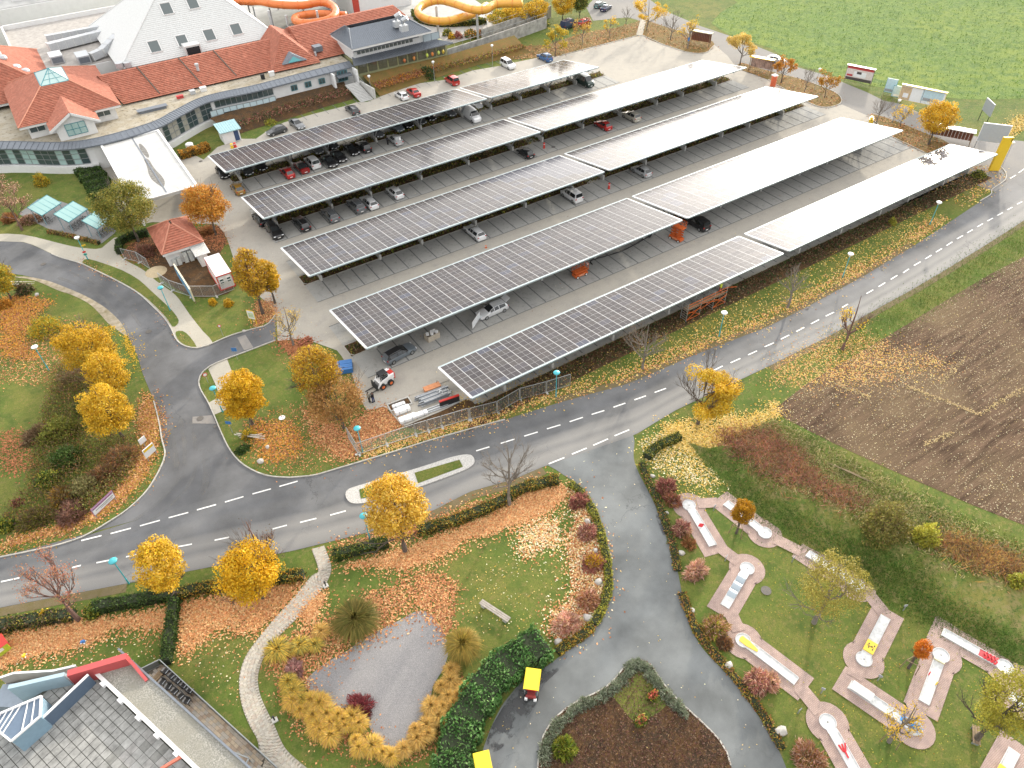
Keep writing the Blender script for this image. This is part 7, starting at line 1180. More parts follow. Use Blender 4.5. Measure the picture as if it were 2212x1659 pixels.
# people: one skinned body each, clothes as their own meshes
SKIN = mat('skin', (.48, .29, .21), .6, var=0)
def skinmesh(name, verts, edges, rad, m_, parent, root=0):
    me = bpy.data.meshes.new(name); me.from_pydata(verts, edges, []); me.materials.append(m_); o = put(name, me, parent); sk_ = o.modifiers.new('skin', 'SKIN'); sk_.use_smooth_shade = True
    if not me.skin_vertices: me.attributes.new('x', 'FLOAT', 'POINT')
    try:
        for i, r_ in enumerate(rad): me.skin_vertices[0].data[i].radius = (r_, r_); me.skin_vertices[0].data[i].use_root = (i == root)
    except Exception: pass
    su = o.modifiers.new('sub', 'SUBSURF'); su.levels = 1; su.render_levels = 1; return o
def limb(name, pts, rad, m_, parent):           # fallback-free smooth body part: lofted tube through joints
    mb = MB(); mb.tube(smooth([Vector(p) for p in pts], 3), [rad[min(i//3, len(rad)-1)]*(1-(i % 3)/3)+rad[min(i//3+1, len(rad)-1)]*(i % 3)/3 for i in range((len(pts)-1)*3+1)], 8); return mb
def person(label, loc, rz, top, trousers, hair=(.05, .035, .025), lean=0., arms='down', kind='person'):
    o = thing('person', label, 'person', loc, rz); b_ = MB(); J = MB(); T = MB(); f = Vector((lean, 0, 0))
    hip_, ch, nk, hd = Vector((0, 0, .92)), Vector((0, 0, 1.25))+f*.6, Vector((0, 0, 1.47))+f, Vector((0, 0, 1.62))+f*1.15
    def tb(mb, P, R): mb.tube(P, R, 8)
    tb(b_, [hip_, ch, nk-Vector((0, 0, .04)), nk+Vector((0, 0, .04))], [.13, .15, .09, .055]); b_.lathe((hd.x, hd.y, hd.z-.12), [(.045, -.02), (.07, .03), (.085, .12), (.075, .2), (0, .25)], 10); b_.lathe((hd.x+.085, hd.y, hd.z-.01), [(.015, -.02), (.02, 0), (0, .03)], 6)
    for s in (-1, 1):
        st = Vector((.05*s, 0, 0)); h_ = Vector((0, s*.09, .9)); k_ = Vector((.04*s, s*.1, .48)); a_ = Vector((.06*s, s*.11, .07)); tb(b_, [h_, k_, a_, a_+Vector((.0, 0, -.05))], [.08, .055, .04, .04]); tb(T, [h_+Vector((0, 0, .08)), h_, k_, a_+Vector((0, 0, .02))], [.11, .105, .075, .065]); sh = MB(); sh.box((a_.x+.06, a_.y, .04), (.27, .09, .08)); sh.build('shoe', BLACK, o)
        s_ = nk+Vector((0, s*.19, -.06)); e_ = s_+(Vector((.05, s*.05, -.3)) if arms == 'down' else Vector((.16, s*.04, -.24))); w_ = e_+(Vector((.08, -s*.02, -.26)) if arms == 'down' else Vector((.24, -s*.06, -.02))); tb(b_, [s_, e_, w_, w_+(w_-e_).normalized()*.09], [.05, .04, .03, .035]); tb(J, [s_+Vector((0, -s*.05, .0)), s_, e_, w_-(w_-e_)*.08], [.08, .07, .06, .045])
        d = (w_-e_).normalized()
        for k in range(4): p = w_+d*.08+Vector((0, (k-1.5)*.02, 0)); tb(b_, [p, p+d*(.075-.008*abs(k-1.4))+Vector((0, 0, -.015))], [.009, .007])
        p = w_+d*.03; tb(b_, [p, p+d*.05+Vector((.02, -s*.03, 0))], [.011, .008])
    tb(J, [hip_-Vector((0, 0, .06)), hip_+Vector((0, 0, .08)), ch, nk-Vector((0, 0, .03)), nk], [.165, .16, .185, .13, .07]); b_.build('body', SKIN, o, True); J.build('jacket', mat('cloth_'+label.split()[0]+str(int(top[0]*100)), top, .9, var=.1), o, True); T.build('trousers', mat('cloth_t'+str(int(trousers[0]*1000+trousers[2]*100)), trousers, .9, var=.1), o, True)
    h_ = MB(); h_.lathe((hd.x-.012, hd.y, hd.z-.02), [(.088, 0), (.094, .06), (.082, .125), (0, .165)], 10); h_.build('hair', mat('hair_%d' % int(hair[0]*100), hair, .8, var=0), o); return o
person('grey jacketed person with dark trousers standing near the loader', (19.3, 64.5, .03), .5, (.25, .25, .22), (.03, .03, .03)); person('person in black top and blue trousers beside the grey jacketed one', (19.72, 64.2, .03), 2.2, (.015, .015, .018), (.04, .06, .16))
p = G(*X('12', 1140, 1252)); person('dark clothed person standing left of the silver saloon', (p.x, p.y, .05), .6, (.03, .03, .035), (.02, .02, .025)); p = G(*X('12', 1252, 1255)); person('person in white shirt bending to the open boot of the silver saloon', (p.x, p.y, .05), 1.6, (.75, .75, .74), (.02, .02, .025), lean=.3, arms='fwd')
person('worker in yellow high visibility vest on top of the scaffold', (69.2, 54.4, 2.05), 1.2, (.5, .6, .06), (.3, .05, .03), arms='fwd')
# skid steer loader
o = thing('skid_steer', 'white and black skid steer loader with orange wheel rims and pallet forks', 'loader', (22.1, 66.4, .04), PI+.15)
mb = MB(); mb.box((-.25, 0, .75), (2.1, 1.1, .7)); mb.box((-1.05, 0, 1.2), (.9, 1.2, .7)); mb.build('body', WHITEP, o); mb = MB(); mb.box((-1.52, 0, 1.1), (.12, 1.25, .9)); mb.box((-1.2, .1, 1.58), (.6, .7, .08)); mb.build('engine_cover', REDP, o); mb = MB(); [mb.bar(a, b_, .08) for a, b_ in (((.5, -.5, 1.), (.35, -.45, 2.)), ((.5, .5, 1.), (.35, .45, 2.)), ((-.6, -.5, 1.1), (-.6, -.45, 2.)), ((-.6, .5, 1.1), (-.6, .45, 2.)))]; mb.box((-.12, 0, 2.03), (1.1, 1., .09)); mb.build('cab', BLACK, o); mb = MB(); mb.box((-.12, -.49, 1.5), (.85, .02, .8)); mb.box((-.12, .49, 1.5), (.85, .02, .8)); mb.build('cab_glass', GLASS, o); mb = MB()
for s in (-1, 1): mb.bar((-1.3, s*.66, 1.55), (.3, s*.66, 1.25), .13, .2); mb.bar((.3, s*.66, 1.3), (1.1, s*.62, .5), .12, .18)
mb.build('lift_arm', WHITEP, o); mb = MB(); mb.box((1.2, 0, .65), (.1, 1.4, 1.0)); mb.build('fork_carriage', BLACK, o)
for s in (-.4, .4): mb = MB(); mb.box((1.85, s, .12), (1.2, .12, .06)); mb.build('fork', BLACK, o)
for x in (-.75, .45):
    for s in (-1, 1): mb = MB(); mb.at((x, s*.72, .42), 0, PI/2); mb.cyl((0, 0, -.14), .42, .28, 16); mb.M = None; wo = mb.build('wheel', TYRE, o); mb = MB(); mb.at((x, s*.72, .42), 0, PI/2); mb.cyl((0, 0, -.15), .22, .3, 12); mb.M = None; mb.build('rim', ORP, wo)
# scissor lifts
def lift(label, x, y, rz, h):
    o = thing('scissor_lift', label, 'scissor lift', (x, y, .05), rz, 'orange scissor lifts'); mb = MB(); mb.box((0, 0, .42), (2.3, .95, .42)); mb.build('chassis', ORP, o); mb = MB(); mb.box((0, .0, .42), (1., .97, .2)); mb.build('side_plate', mat('pale_orange', (.62, .30, .18), .6), o)
    for a in (-.8, .8):
        for s in (-1, 1): mb = MB(); mb.at((a, s*.48, .22), 0, PI/2); mb.cyl((0, 0, -.08), .22, .16, 14); mb.M = None; wo = mb.build('wheel', TYRE, o); mb = MB(); mb.at((a, s*.48, .22), 0, PI/2); mb.cyl((0, 0, -.09), .15, .18, 12); mb.M = None; mb.build('rim', WHITEP, wo)
    n = 4; z0, z1 = .66, h
    for k in range(n):
        a, b_ = z0+(z1-z0)*k/n, z0+(z1-z0)*(k+1)/n
        for s in (-.32, .32): mb = MB(); mb.bar((-1, s, a), (1, s, b_), .07, .16); mb.bar((-1, s, b_), (1, s, a), .07, .16); mb.build('scissor_arm', ORP, o)
    mb = MB(); mb.box((0, 0, h+.06), (2.5, 1., .12)); mb.build('platform', ORP, o); mb = MB()
    for z in (h+.6, h+1.1):
        for s in (-.48, .48): mb.bar((-1.2, s, z), (1.2, s, z), .04)
        for a in (-1.2, 1.2): mb.bar((a, -.48, z), (a, .48, z), .04)
    for a in (-1.2, -.4, .4, 1.2):
        for s in (-.48, .48): mb.bar((a, s, h+.1), (a, s, h+1.1), .04)
    mb.build('guard_rail', ORP, o); mb = MB(); mb.box((1.1, -.3, h+.95), (.2, .3, .2)); mb.build('control_box', WHITEP, o); return o
lift('lowered orange scissor lift at the edge of the solar roof', 57.3, 71.2, .02, .95); lift('raised orange scissor lift at the roof corner beside the black people carrier', 75.9, 70.3, PI/2+.15, 2.45)
# scaffold tower
o = thing('scaffold', 'orange and silver scaffold with brace bars at the solar roof edge', 'scaffold', (66.2, 54.3, 0)); 
ALU = mat('scaffold_alloy', (.50, .52, .53), .4, .6, var=0)
for x in (-3.7, -1.2, 1.3, 3.7):
    mb = MB()
    for y in (-.55, .55): mb.bar((x, y, .15), (x, y, 3.4), .06)
    for z in np.arange(.4, 3.3, .38): mb.bar((x, -.55, z), (x, .55, z), .04)
    mb.build('ladder_frame', ALU, o)
    for y in (-.55, .55): mb = MB(); mb.cyl((x, y, 0), .1, .16, 10); mb.build('castor', TYRE, o)
for a, b_ in ((-3.7, -1.2), (1.3, 3.7), (-1.2, 1.3)):
    for z in ((.5, 1.6, 2.6, 3.1) if a != -1.2 else (2.6, 3.1)): mb = MB(); mb.bar((a, -.6, z), (b_, -.6, z), .05); mb.build('brace_bar', ORP, o)
    mb = MB(); mb.bar((a, -.62, .5 if a != -1.2 else 1.4), (b_, -.62, 2.), .05); mb.build('brace_bar', ORP, o); mb = MB(); mb.bar((a, -.64, 2. if a != -1.2 else 2.4), (b_, -.64, .6 if a != -1.2 else 1.7), .05); mb.build('brace_bar', ORP, o)
    mb = MB(); mb.box(((a+b_)/2, 0, 1.98), (2.4, .9, .06)); mb.build('deck', WOOD, o)
mb = MB(); mb.bar((3.7, -.5, 3.0), (5.2, -.9, 2.7), .05); mb.build('brace_bar', ORP, o)
# building materials by the fence
gp = lambda x, y, z=0: G(*X('32', x, y), z)
c_ = gp(1540, 120); ang = math.atan2(gp(1650, 80).y-gp(1440, 160).y, gp(1650, 80).x-gp(1440, 160).x)
o = thing('steel_beams', 'stack of silver galvanised steel beams on the ground by the fence', 'steel stack', (c_.x, c_.y, .05), ang)
for k in range(9):
    for l in range(3): mb = MB(); mb.box((U(-.25, .25), -.8+k*.2, .1+l*.19), (4.1+U(-.7, .4), .12, .13)); mb.build('beam', [ZINCL, STEEL, ZINC][(k+l) % 3], o)  # darker metal on alternate beams paints in the shade of the gaps
for k in range(7): mb = MB(); mb.bar((U(.5, 1.9), U(-.6, .6), .6), (U(.2, 2.), U(-.6, .6), .72), .09); mb.build('bracket', ZINCL, o)
c_ = gp(1525, 55); o = thing('tool_crate', 'orange covered crate with a handle above the steel beams', 'crate', (c_.x, c_.y, .04), ang); mb = MB(); mb.box((0, 0, .3), (2.1, .8, .6)); mb.build('body', mat('faded_orange', (.52, .22, .10), .7), o); mb = MB(); mb.box((0, 0, .63), (2.2, .88, .08)); mb.build('lid', mat('faded_orange', (.52, .22, .10), .7), o); mb = MB(); mb.tube([(.8, .3, .66), (.8, .3, 1.), (.95, .1, 1.)], .03, 6); mb.build('handle', BLACK, o)
c_ = gp(1675, 175); o = thing('panel_pack', 'stack of dark panels with a bright red edge standing at the fence', 'panels', (c_.x, c_.y, .05), ang-.05); mb = MB(); mb.box((0, 0, .5), (2.6, .25, .95)); mb.build('panels', BLACK, o); mb = MB(); mb.box((0, 0, 1.), (2.65, .3, .12)); mb.build('edge_strip', REDP, o)
c_ = gp(1560, 215); o = thing('long_rails', 'long silver rails lying in front of the beams along the fence', 'rails', (c_.x, c_.y, .05), ang-.03)
for k in range(4): mb = MB(); mb.box((-.6+k*.15, -.3+k*.2, .08+.1*(k % 2)), (7.2-k*.6, .1, .12)); mb.build('rail', ZINCL, o)
for i, (x, y, s_, lab) in enumerate(((1235, 195, (1.7, .55, .45), 'narrow white wrapped pack nearest the planting hole'), (1265, 240, (2., .9, .6), 'large white wrapped pack in the middle of the group'), (1312, 310, (2.2, .9, .5), 'white wrapped pack in front, lying by the bed edge'), (1415, 275, (2.1, .7, .45), 'white wrapped pack at the right end of the group'))):
    c_ = gp(x, y); o = thing('wrapped_pack', lab, 'pack', (c_.x, c_.y, .05), ang+U(-.05, .05), 'white wrapped packs'); mb = MB(); mb.box((0, 0, s_[2]/2), s_); x_ = mb.build('wrapping', mat('white_foil', (.76, .77, .78), .3, var=.06, scale=4), o); bv = x_.modifiers.new('bevel', 'BEVEL'); bv.width = .12; bv.segments = 2; mb = MB(); [mb.box((a, 0, s_[2]/2), (.06, s_[1]+.02, s_[2]+.02)) for a in (-.5, .5)]; mb.build('strap', PG, o)
c_ = gp(1242, 180); o = thing('planting_box', 'open rectangular hole with a low concrete rim in the paving', 'planting hole', (c_.x, c_.y, 0), ang); mb = MB(); [mb.box(q, s_) for q, s_ in (((0, .65, .1), (2.9, .14, .22)), ((0, -.65, .1), (2.9, .14, .22)), ((1.4, 0, .1), (.14, 1.2, .22)), ((-1.4, 0, .1), (.14, 1.2, .22)))]; mb.build('rim', CONC, o); mb = MB(); mb.box((0, 0, .06), (2.7, 1.2, .03)); mb.build('soil', SOIL, o)
c_ = G(*X('22', 765, 1530)); o = thing('blue_boards', 'stack of blue corrugated boards beside the golden brown tree', 'boards', (c_.x, c_.y, .04), 1.2)
for k in range(5): mb = MB(); mb.box((-.8+.4*k, 0, .35+.02*(k % 2)), (.36, 2.2, .7)); mb.build('board', BLUEP, o)
c_ = G(*X('22', 430, 1300)); o = thing('brick_stack', 'low heap of reddish bricks beside the bare tree at the spur', 'bricks', (c_.x, c_.y, .04), .4)
for k in range(30): mb = MB(); mb.box((U(-.9, .9), U(-.6, .6), .1+.16*(k % 3)), (.26, .14, .15), 0, U(-.4, .4)); mb.build('brick', mat('red_brick', (.34, .12, .07), .9, var=.2), o)
c_ = G(*X('22', 1525, 1265)); o = thing('cable_crate', 'pale crate full of white cable reels beside the blue grey estate', 'crate', (c_.x, c_.y, .05), .1); mb = MB(); [mb.box(q, s_) for q, s_ in (((0, .5, .45), (1.9, .06, .9)), ((0, -.5, .45), (1.9, .06, .9)), ((.95, 0, .45), (.06, 1., .9)), ((-.95, 0, .45), (.06, 1, .9)), ((0, 0, .1), (1.9, 1, .1)))]; mb.build('crate', mat('pale_plywood', (.42, .37, .30), .8), o)
for x, y in ((-.6, .2), (-.1, -.15), (.5, .2), (.65, -.2), (.1, .25)): mb = MB(); mb.lathe((x, y, .78), [(0, 0), (.24, 0), (.24, .06), (.12, .07), (.12, .22), (.24, .23), (.24, .29), (0, .29)], 12); mb.build('reel', WHITEP, o)
board('display_board', 'white board leaning on stands left of the white estate with raised tailgate', 'panel', X('22', 1905, 1150), .62, 2.6, 1.1, .35, PW, WHITEP, STEEL, .06)
p0 = [G(*X('23', x, y), .12) for x, y in ((695, 625), (680, 605), (700, 585), (830, 548), (960, 505), (1060, 455), (1130, 415), (1165, 395))]; o = thing('black_hose', 'long black hose along the bays ending at a black reel', 'hose', p0[0]); mb = MB(); mb.tube(smooth([p-p0[0] for p in p0], 3), .09, 6); mb.build('hose', BLACK, o); e = p0[-1]-p0[0]; mb = MB(); mb.at((e.x+.5, e.y, .4), 0, PI/2); mb.cyl((0, 0, -.2), .42, .4, 14); mb.M = None; mb.build('reel', BLACK, o)
p = G(*X('14', 40, 742)); o = thing('portable_toilet', 'orange portable toilet with pale domed roof', 'toilet', (p.x, p.y, .05), -.9); mb = MB(); mb.box((0, 0, 1.1), (1.15, 1.15, 2.2)); mb.build('body', mat('toilet_orange', (.66, .16, .07), .5), o); mb = MB(); mb.lathe((0, 0, 2.2), [(.82, 0), (.8, .12), (.5, .3), (0, .36)], 4); mb.build('roof', WHITEP, o); mb = MB(); mb.box((0, -.59, 1.05), (.7, .04, 1.9)); mb.build('door', mat('toilet_door', (.58, .12, .05), .5), o)
p = G(*X('14', 885, 1060)); o = thing('plate_compactor', 'small yellow machine at the edge of the grass island', 'machine', (p.x, p.y, .05), .6); mb = MB(); mb.box((0, 0, .5), (1.3, .8, .6)); mb.box((.2, 0, .95), (.6, .6, .35)); mb.build('body', YELP, o); mb = MB(); mb.tube([(-.6, 0, .6), (-1.1, 0, 1.2), (-1.3, 0, 1.2)], .05, 6); mb.build('handle', BLACK, o); mb = MB(); mb.box((0, 0, .12), (1.2, .9, .2)); mb.build('plate', BLACK, o)
# boulders, benches, path lights, logs, manholes
ROCK = mat('boulder_stone', (.42, .40, .37), .95, var=.25, scale=3)
def boulder(label, q, r_): r_ *= .62; p = G(*q); mb = MB(); ph = U(0, 6); mb.lathe((0, 0, 0), [(r_*.9, -.05), (r_*1.02, .25*r_), (r_*.8, .75*r_), (r_*.4, 1.0*r_), (0, 1.05*r_)], 9); mb.v = [(x*(1+.2*math.sin(3*math.atan2(y, x)+ph))*1.2, y*(1+.15*math.cos(2*math.atan2(y, x)+ph)), z*(1+.12*math.sin(x*9+ph))) for x, y, z in mb.v]; o = mb.build('boulder', ROCK, None, True); o.location = (p.x, p.y, .02); o.rotation_euler = (0, 0, U(0, 6)); tag(o, label, 'boulder')
for lab, q, r_ in (('dark boulder left of the oval golden tree lawn, lower one', X('32', 42, 672), .55), ('dark boulder by the branch pile, upper one', X('32', 100, 548), .4), ('grey boulder beside the rail on the left lawn', X('21', 320, 890), .5), ('pale boulder at the foot of the leafless tree by the driveway corner', X('33', 12, 925), .7), ('white stone above the purple red bush, right side of the driveway', X('33', 1215, 800), .4), ('small pale stone below the brownish red bush', X('33', 1335, 1115), .35), ('tall pale stone between hedge and lawn, right of the driveway', X('33', 1462, 1465), .5), ('pale stone above the pink bush, left of the driveway', X('33', 655, 1195), .55), ('stone between the two purple red bushes, left of the driveway', X('33', 722, 1440), .4), ('square pale stone above the russet pink bush', X('43', 748, 55), .6), ('large pale boulder right of the large pink bush', X('43', 660, 370), .7), ('flat boulder at the end of the laurel hedge', X('43', 398, 570), .55), ('small white stone on the right edge strip of the driveway', X('43', 1556, 300), .4), ('pale boulder on the right side of the driveway near the yellow golf lane', X('43', 1870, 780), .6), ('long pale boulder at the lower right of the driveway', X('44', 112, 1345), .75), ('white block near the grass verge of the spur', X('21', 2110, 1205), .4), ('white stone in the dark planted bank, left one', X('12', 280, 935), .35), ('white stone in the dark planted bank, right one', X('12', 325, 960), .4)): boulder(lab, q, r_)
p = G(*X('42', 2065, 320)); o = thing('park_bench', 'weathered stone and plank bench with fallen leaves on the lawn', 'bench', (p.x, p.y, .02), math.atan2(G(*X('42', 2160, 375)).y-G(*X('42', 1985, 260)).y, G(*X('42', 2160, 375)).x-G(*X('42', 1985, 260)).x))
for k in range(3): mb = MB(); mb.box((0, -.2+.2*k, .46), (3.4, .17, .06)); mb.build('plank', mat('grey_plank', (.30, .27, .24), .9, var=.2), o)
for x in (-1.3, 1.3): mb = MB(); mb.box((x, 0, .215), (.4, .55, .43)); mb.build('leg', CONC, o)
for lab, q in (('small path light on a white block at the top of the curved path', X('42', 605, 90)), ('small path light on a white block at the bottom of the curved path', X('42', 165, 1250)), ('small path light beside the pale yellow grass clump', X('42', 135, 600))): p = G(*q); o = thing('path_light', lab, 'light', (p.x, p.y, .02)); mb = MB(); mb.box((0, 0, .08), (.5, .42, .16)); mb.build('base', CONC, o); mb = MB(); mb.cyl((0, 0, .16), .07, .55, 8); mb.cyl((0, 0, .71), .1, .12, 8); mb.build('bollard', BLACK, o)
for lab, q, n_ in (('pile of pale birch branches on the grass beside the junction', X('31', 2170, 470), 9), ('pale wooden rail fence broken on the left lawn', X('21', 190, 800), 5)): 
    p = G(*q); o = thing('branch_pile', lab, 'branches', (p.x, p.y, .05), -.7)
    for k in range(n_): mb = MB(); mb.tube([(U(-2.2, -1), U(-.5, .5), .08+.03*k), (U(1, 2.2), U(-.5, .5), .25+.05*k)], [.05, .03], 5); mb.build('branch', mat('birch_bark', (.5, .47, .42), .9, var=.3, scale=6), o)
for lab, q, r_ in (('round manhole cover in the side road bend', X('21', 375, 625), .42), ('round manhole cover in the side road above the junction', X('21', 1285, 1208), .42), ('rusty manhole cover in the pale patch at the junction', X('31', 1730, 300), .42), ('small drain cover at the kerb below the rusty manhole', X('31', 1860, 370), .22), ('white manhole lid on the lawn beside the oval golden tree', X('32', 225, 293), .4), ('manhole cover in the car park aisle near the red bollard', X('13', 358, 1272), .4), ('grey lid on the crazy golf lawn beside the wavy lane', X('43', 2195, 128), .5), ('square drain in front of the first solar roof', X('11', 1735, 1395), .35)):
    p = G(*q); o = tag(MB().cyl((0, 0, 0), r_, .02, 20).build('manhole_cover', WHITEP if 'white' in lab else mat('cast_iron', (.12, .11, .10), .7, .3, var=.2, scale=9)), lab, 'manhole cover'); o.location = (p.x, p.y, .042)
sheet('patch', GW(W('31', 1665, 285, 1835, 270, 1868, 345, 1660, 342)), .034, groundmat('concrete_patch', [(1, .4, .7, (.26, .24, .22), 4)], base=(.22, .21, .2))); sheet('patch', GW(W('21', 2050, 1260, 2120, 1235, 2190, 1345, 2110, 1370)), .034, MATS['concrete_patch']); sheet('patch', GW(W('32', 485, 1425, 588, 1400, 640, 1560, 545, 1600)), .034, SLABS)
# yellow roofed pedal carts
def cart(label, p, rz):
    o = thing('pedal_cart', label, 'pedal cart', (p.x, p.y, .03), rz, 'yellow roofed pedal carts'); mb = MB(); mb.box((0, 0, 1.85), (1.9, 1.25, .05)); mb.box((0, .66, 1.75), (1.9, .03, .22)); mb.box((0, -.66, 1.75), (1.9, .03, .22)); mb.build('canopy', mat('yellow_canvas', (.80, .62, .02), .6, var=.05), o); mb = MB(); [mb.bar((a*.85, s*.55, .5), (a*.85, s*.55, 1.83), .05) for a in (-1, 1) for s in (-1, 1)]; mb.build('frame', STEEL, o)
    for a in (-.45, .35): mb = MB(); mb.box((a, 0, .75), (.4, 1.05, .1)); mb.box((a-.2, 0, 1.), (.08, 1.05, .45)); mb.build('seat', REDP, o)
    mb = MB(); mb.box((0, 0, .45), (2., .7, .12)); mb.box((1.05, 0, .6), (.2, .9, .3)); mb.build('chassis', mat('maroon_paint', (.22, .03, .03), .5), o)
    for a in (-.8, .85):
        for s in (-1, 1): mb = MB(); P = [(a+.28*math.cos(t_), s*.6, .3+.28*math.sin(t_)) for t_ in np.linspace(0, 2*PI, 15)]; mb.tube(P, .035, 5, cap=False); wo = mb.build('wheel', TYRE, o); mb = MB(); [mb.bar((a-.26*math.cos(t_), s*.6, .3-.26*math.sin(t_)), (a+.26*math.cos(t_), s*.6, .3+.26*math.sin(t_)), .015) for t_ in (0, .8, 1.6, 2.4)]; mb.build('spokes', STEEL, wo)
    for s in (-.4, .4): mb = MB(); mb.box((1.2, s, .45), (.2, .25, .3)); mb.build('mudguard', WHITEP, o)
p = G(1150, 1487); cart('yellow roofed pedal cart parked on the driveway beside the laurel hedge', p, math.radians(228)); p = G(1046, 1668); cart('yellow roofed pedal cart cut by the bottom edge of the picture', p, math.radians(250))
# ---------------------------------------------------------------- crazy golf
m, t, b = nodes('pink_pavers'); MATS['pink_pavers'] = m; b.inputs['Roughness'].default_value = .95
br = t.nodes.new('ShaderNodeTexBrick'); br.inputs['Scale'].default_value = 1; br.inputs['Brick Width'].default_value = .24; br.inputs['Row Height'].default_value = .13; br.inputs['Mortar Size'].default_value = .012; br.inputs['Color1'].default_value = (.38, .29, .26, 1); br.inputs['Color2'].default_value = (.33, .245, .22, 1); br.inputs['Mortar'].default_value = (.22, .16, .13, 1)
t.links.new(pos(t), br.inputs['Vector']); nz = noise(t, .9, 5, .6, pos(t)); r = ramp(t, [(.3, (.8, .8, .82)), (.7, (1.2, 1.18, 1.15))]); t.links.new(nz.outputs[0], r.inputs[0]); t.links.new(mixc(t, br.outputs[0], r.outputs[0], 1., 'MULTIPLY'), b.inputs['Base Color'])
GOLF = mat('white_golf_concrete', (.52, .53, .53), .7, var=.2, scale=3); kz = [.03]
def lane(label, tee, cup, extra=None, L=None, rr=.72, hw=.45):
    a, c_ = G(*tee), G(*cup); d = (c_-a); ln = d.length; ang = math.atan2(d.y, d.x); o = thing('golf_lane', label, 'golf lane', (a.x, a.y, .05), ang, 'white crazy golf lanes'); kz[0] += .004
    n_ = 14; s0 = math.asin(hw/rr); P = [(-.1, -hw), (ln-rr*math.cos(s0), -hw)]+[(ln-rr*math.cos(q), rr*-math.sin(q)) for q in np.linspace(s0, 2*PI-s0, n_)]+[(ln-rr*math.cos(s0), hw), (-.1, hw)]
    mb = MB(); mb.prism(P, 0, .1); mb.build('lane', GOLF, o); mb = MB()
    for s in (-1, 1): mb.box((ln/2-rr*.6, s*(hw-.03), .13), (ln-rr*1.2, .05, .07))
    Q = [Vector((ln-(rr-.03)*math.cos(q), (rr-.03)*-math.sin(q), .13)) for q in np.linspace(s0, 2*PI-s0, 16)]; [mb.bar(Q[i], Q[i+1], .05, .07) for i in range(15)]; mb.build('border', mat('lane_border', (.52, .53, .54), .6, var=.05), o)
    mb = MB(); mb.cyl((ln, 0, .101), .06, .006, 10); mb.build('cup', BLACK, o); mb = MB(); [mb.cyl((ln+U(-.4, .4), U(-.35, .35), .1005), .02, .004, 6) for _ in range(8)]; mb.build('leaf_spots', WOOD, o)['kind'] = 'stuff'
    g = 1.05; P2 = [(-g, -hw-g*.9), (ln-.8, -hw-g*.9)]+[(ln-(rr+g)*math.cos(q), (rr+g)*-math.sin(q)) for q in np.linspace(.75, 2*PI-.75, 18)]+[(ln-.8, hw+g*.9), (-g, hw+g*.9)]; k, q_ = math.cos(ang), math.sin(ang)
    sheet('golf_paving', [(a.x+x*k-y*q_, a.y+x*q_+y*k) for x, y in P2], kz[0], m); return o, ln
def link_path(p, q, w_=.65): a, b_ = G(*p), G(*q); kz[0] += .003; sheet('golf_paving', offset([a, b_], w_)+offset([a, b_], -w_)[::-1], kz[0], m)
GR = mat('golf_red', (.60, .03, .04), .4, var=0); GY = mat('golf_yellow', (.75, .52, .05), .5, var=.05); GBL = mat('golf_blue', (.03, .22, .55), .4, var=0)
o, ln = lane('golf lane with a red diamond obstacle in its middle', X('33', 1730, 1395), X('33', 1528, 1055)); mb = MB(); mb.add([(ln*.48, 0, .45), (ln*.48-.28, 0, .1), (ln*.48, -.38, .1), (ln*.48+.28, 0, .1), (ln*.48, .38, .1)], [(0, 1, 2), (0, 2, 3), (0, 3, 4), (0, 4, 1)]); mb.build('diamond_obstacle', GR, o)
o, ln = lane('golf lane passing under the round golden staked tree', X('33', 1850, 1035), X('33', 2182, 1292)); mb = MB(); mb.box((ln*.58, 0, .35), (.06, .9, .5)); mb.build('gate_obstacle', WHITEP, o)
o, ln = lane('golf lane behind the airy willow with a flat patched surface', X('34', 345, 1472), X('44', 765, 85)); mb = MB(); mb.box((ln*.4, 0, .13), (.5, .8, .05)); mb.build('low_ramp', WHITEP, o)
o, ln = lane('golf lane with three shiny wave humps', X('43', 1840, 262), X('43', 2030, -59)); STL = mat('polished_sheet', (.34, .39, .43), .35, .5, var=0)
for k in range(3): mb = MB(); x0 = ln*.22+k*ln*.2; P = [(x0+s_*ln*.2, .26*math.sin(PI*s_)) for s_ in np.linspace(0, 1, 7)]; [mb.quad((P[i][0], -.42, .105+P[i][1]), (P[i+1][0], -.42, .105+P[i+1][1]), (P[i+1][0], .42, .105+P[i+1][1]), (P[i][0], .42, .105+P[i][1])) for i in range(6)]; [mb.add([(p[0], s_, .1+p[1]) for p in P], [tuple(range(7))]) for s_ in (-.42, .42)]; mb.build('wave_hump', STL, o, True)
o, ln = lane('golf lane with a long yellow wedge in its round end', X('44', 235, 910), X('43', 1995, 562)); mb = MB(); mb.prism([(ln-1.5, -.1), (ln-.5, -.3), (ln+.25, -.3), (ln+.35, 0), (ln+.25, .3), (ln-.5, .3), (ln-1.5, .1)], .1, .2); mb.build('yellow_wedge', GY, o)
o, ln = lane('golf lane with a yellow board marked in black before its round end', X('44', 1010, 365), X('44', 825, 725)); mb = MB(); mb.box((ln*.72, 0, .16), (1.25, .92, .1)); mb.build('yellow_board', GY, o); mb = MB(); [mb.box((ln*.72+x, y, .215), (.18, .1, .012)) for x, y in ((-.2, -.2), (.15, -.12), (-.05, .1), (.2, .25), (-.25, .28))]; mb.box((ln*.72, .0, .215), (.05, .6, .012)); mb.build('black_marks', BLACK, o)
o, ln = lane('golf lane with red curved bars before its round end', X('44', 1512, 492), X('44', 2040, 790))
for k in range(4): mb = MB(); x0 = ln*.68+k*.3; mb.tube([(x0, -.4, .15), (x0+.1, -.15, .3), (x0-.05, .12, .2), (x0+.1, .4, .15)], .07, 6); mb.build('red_bar', GR, o)
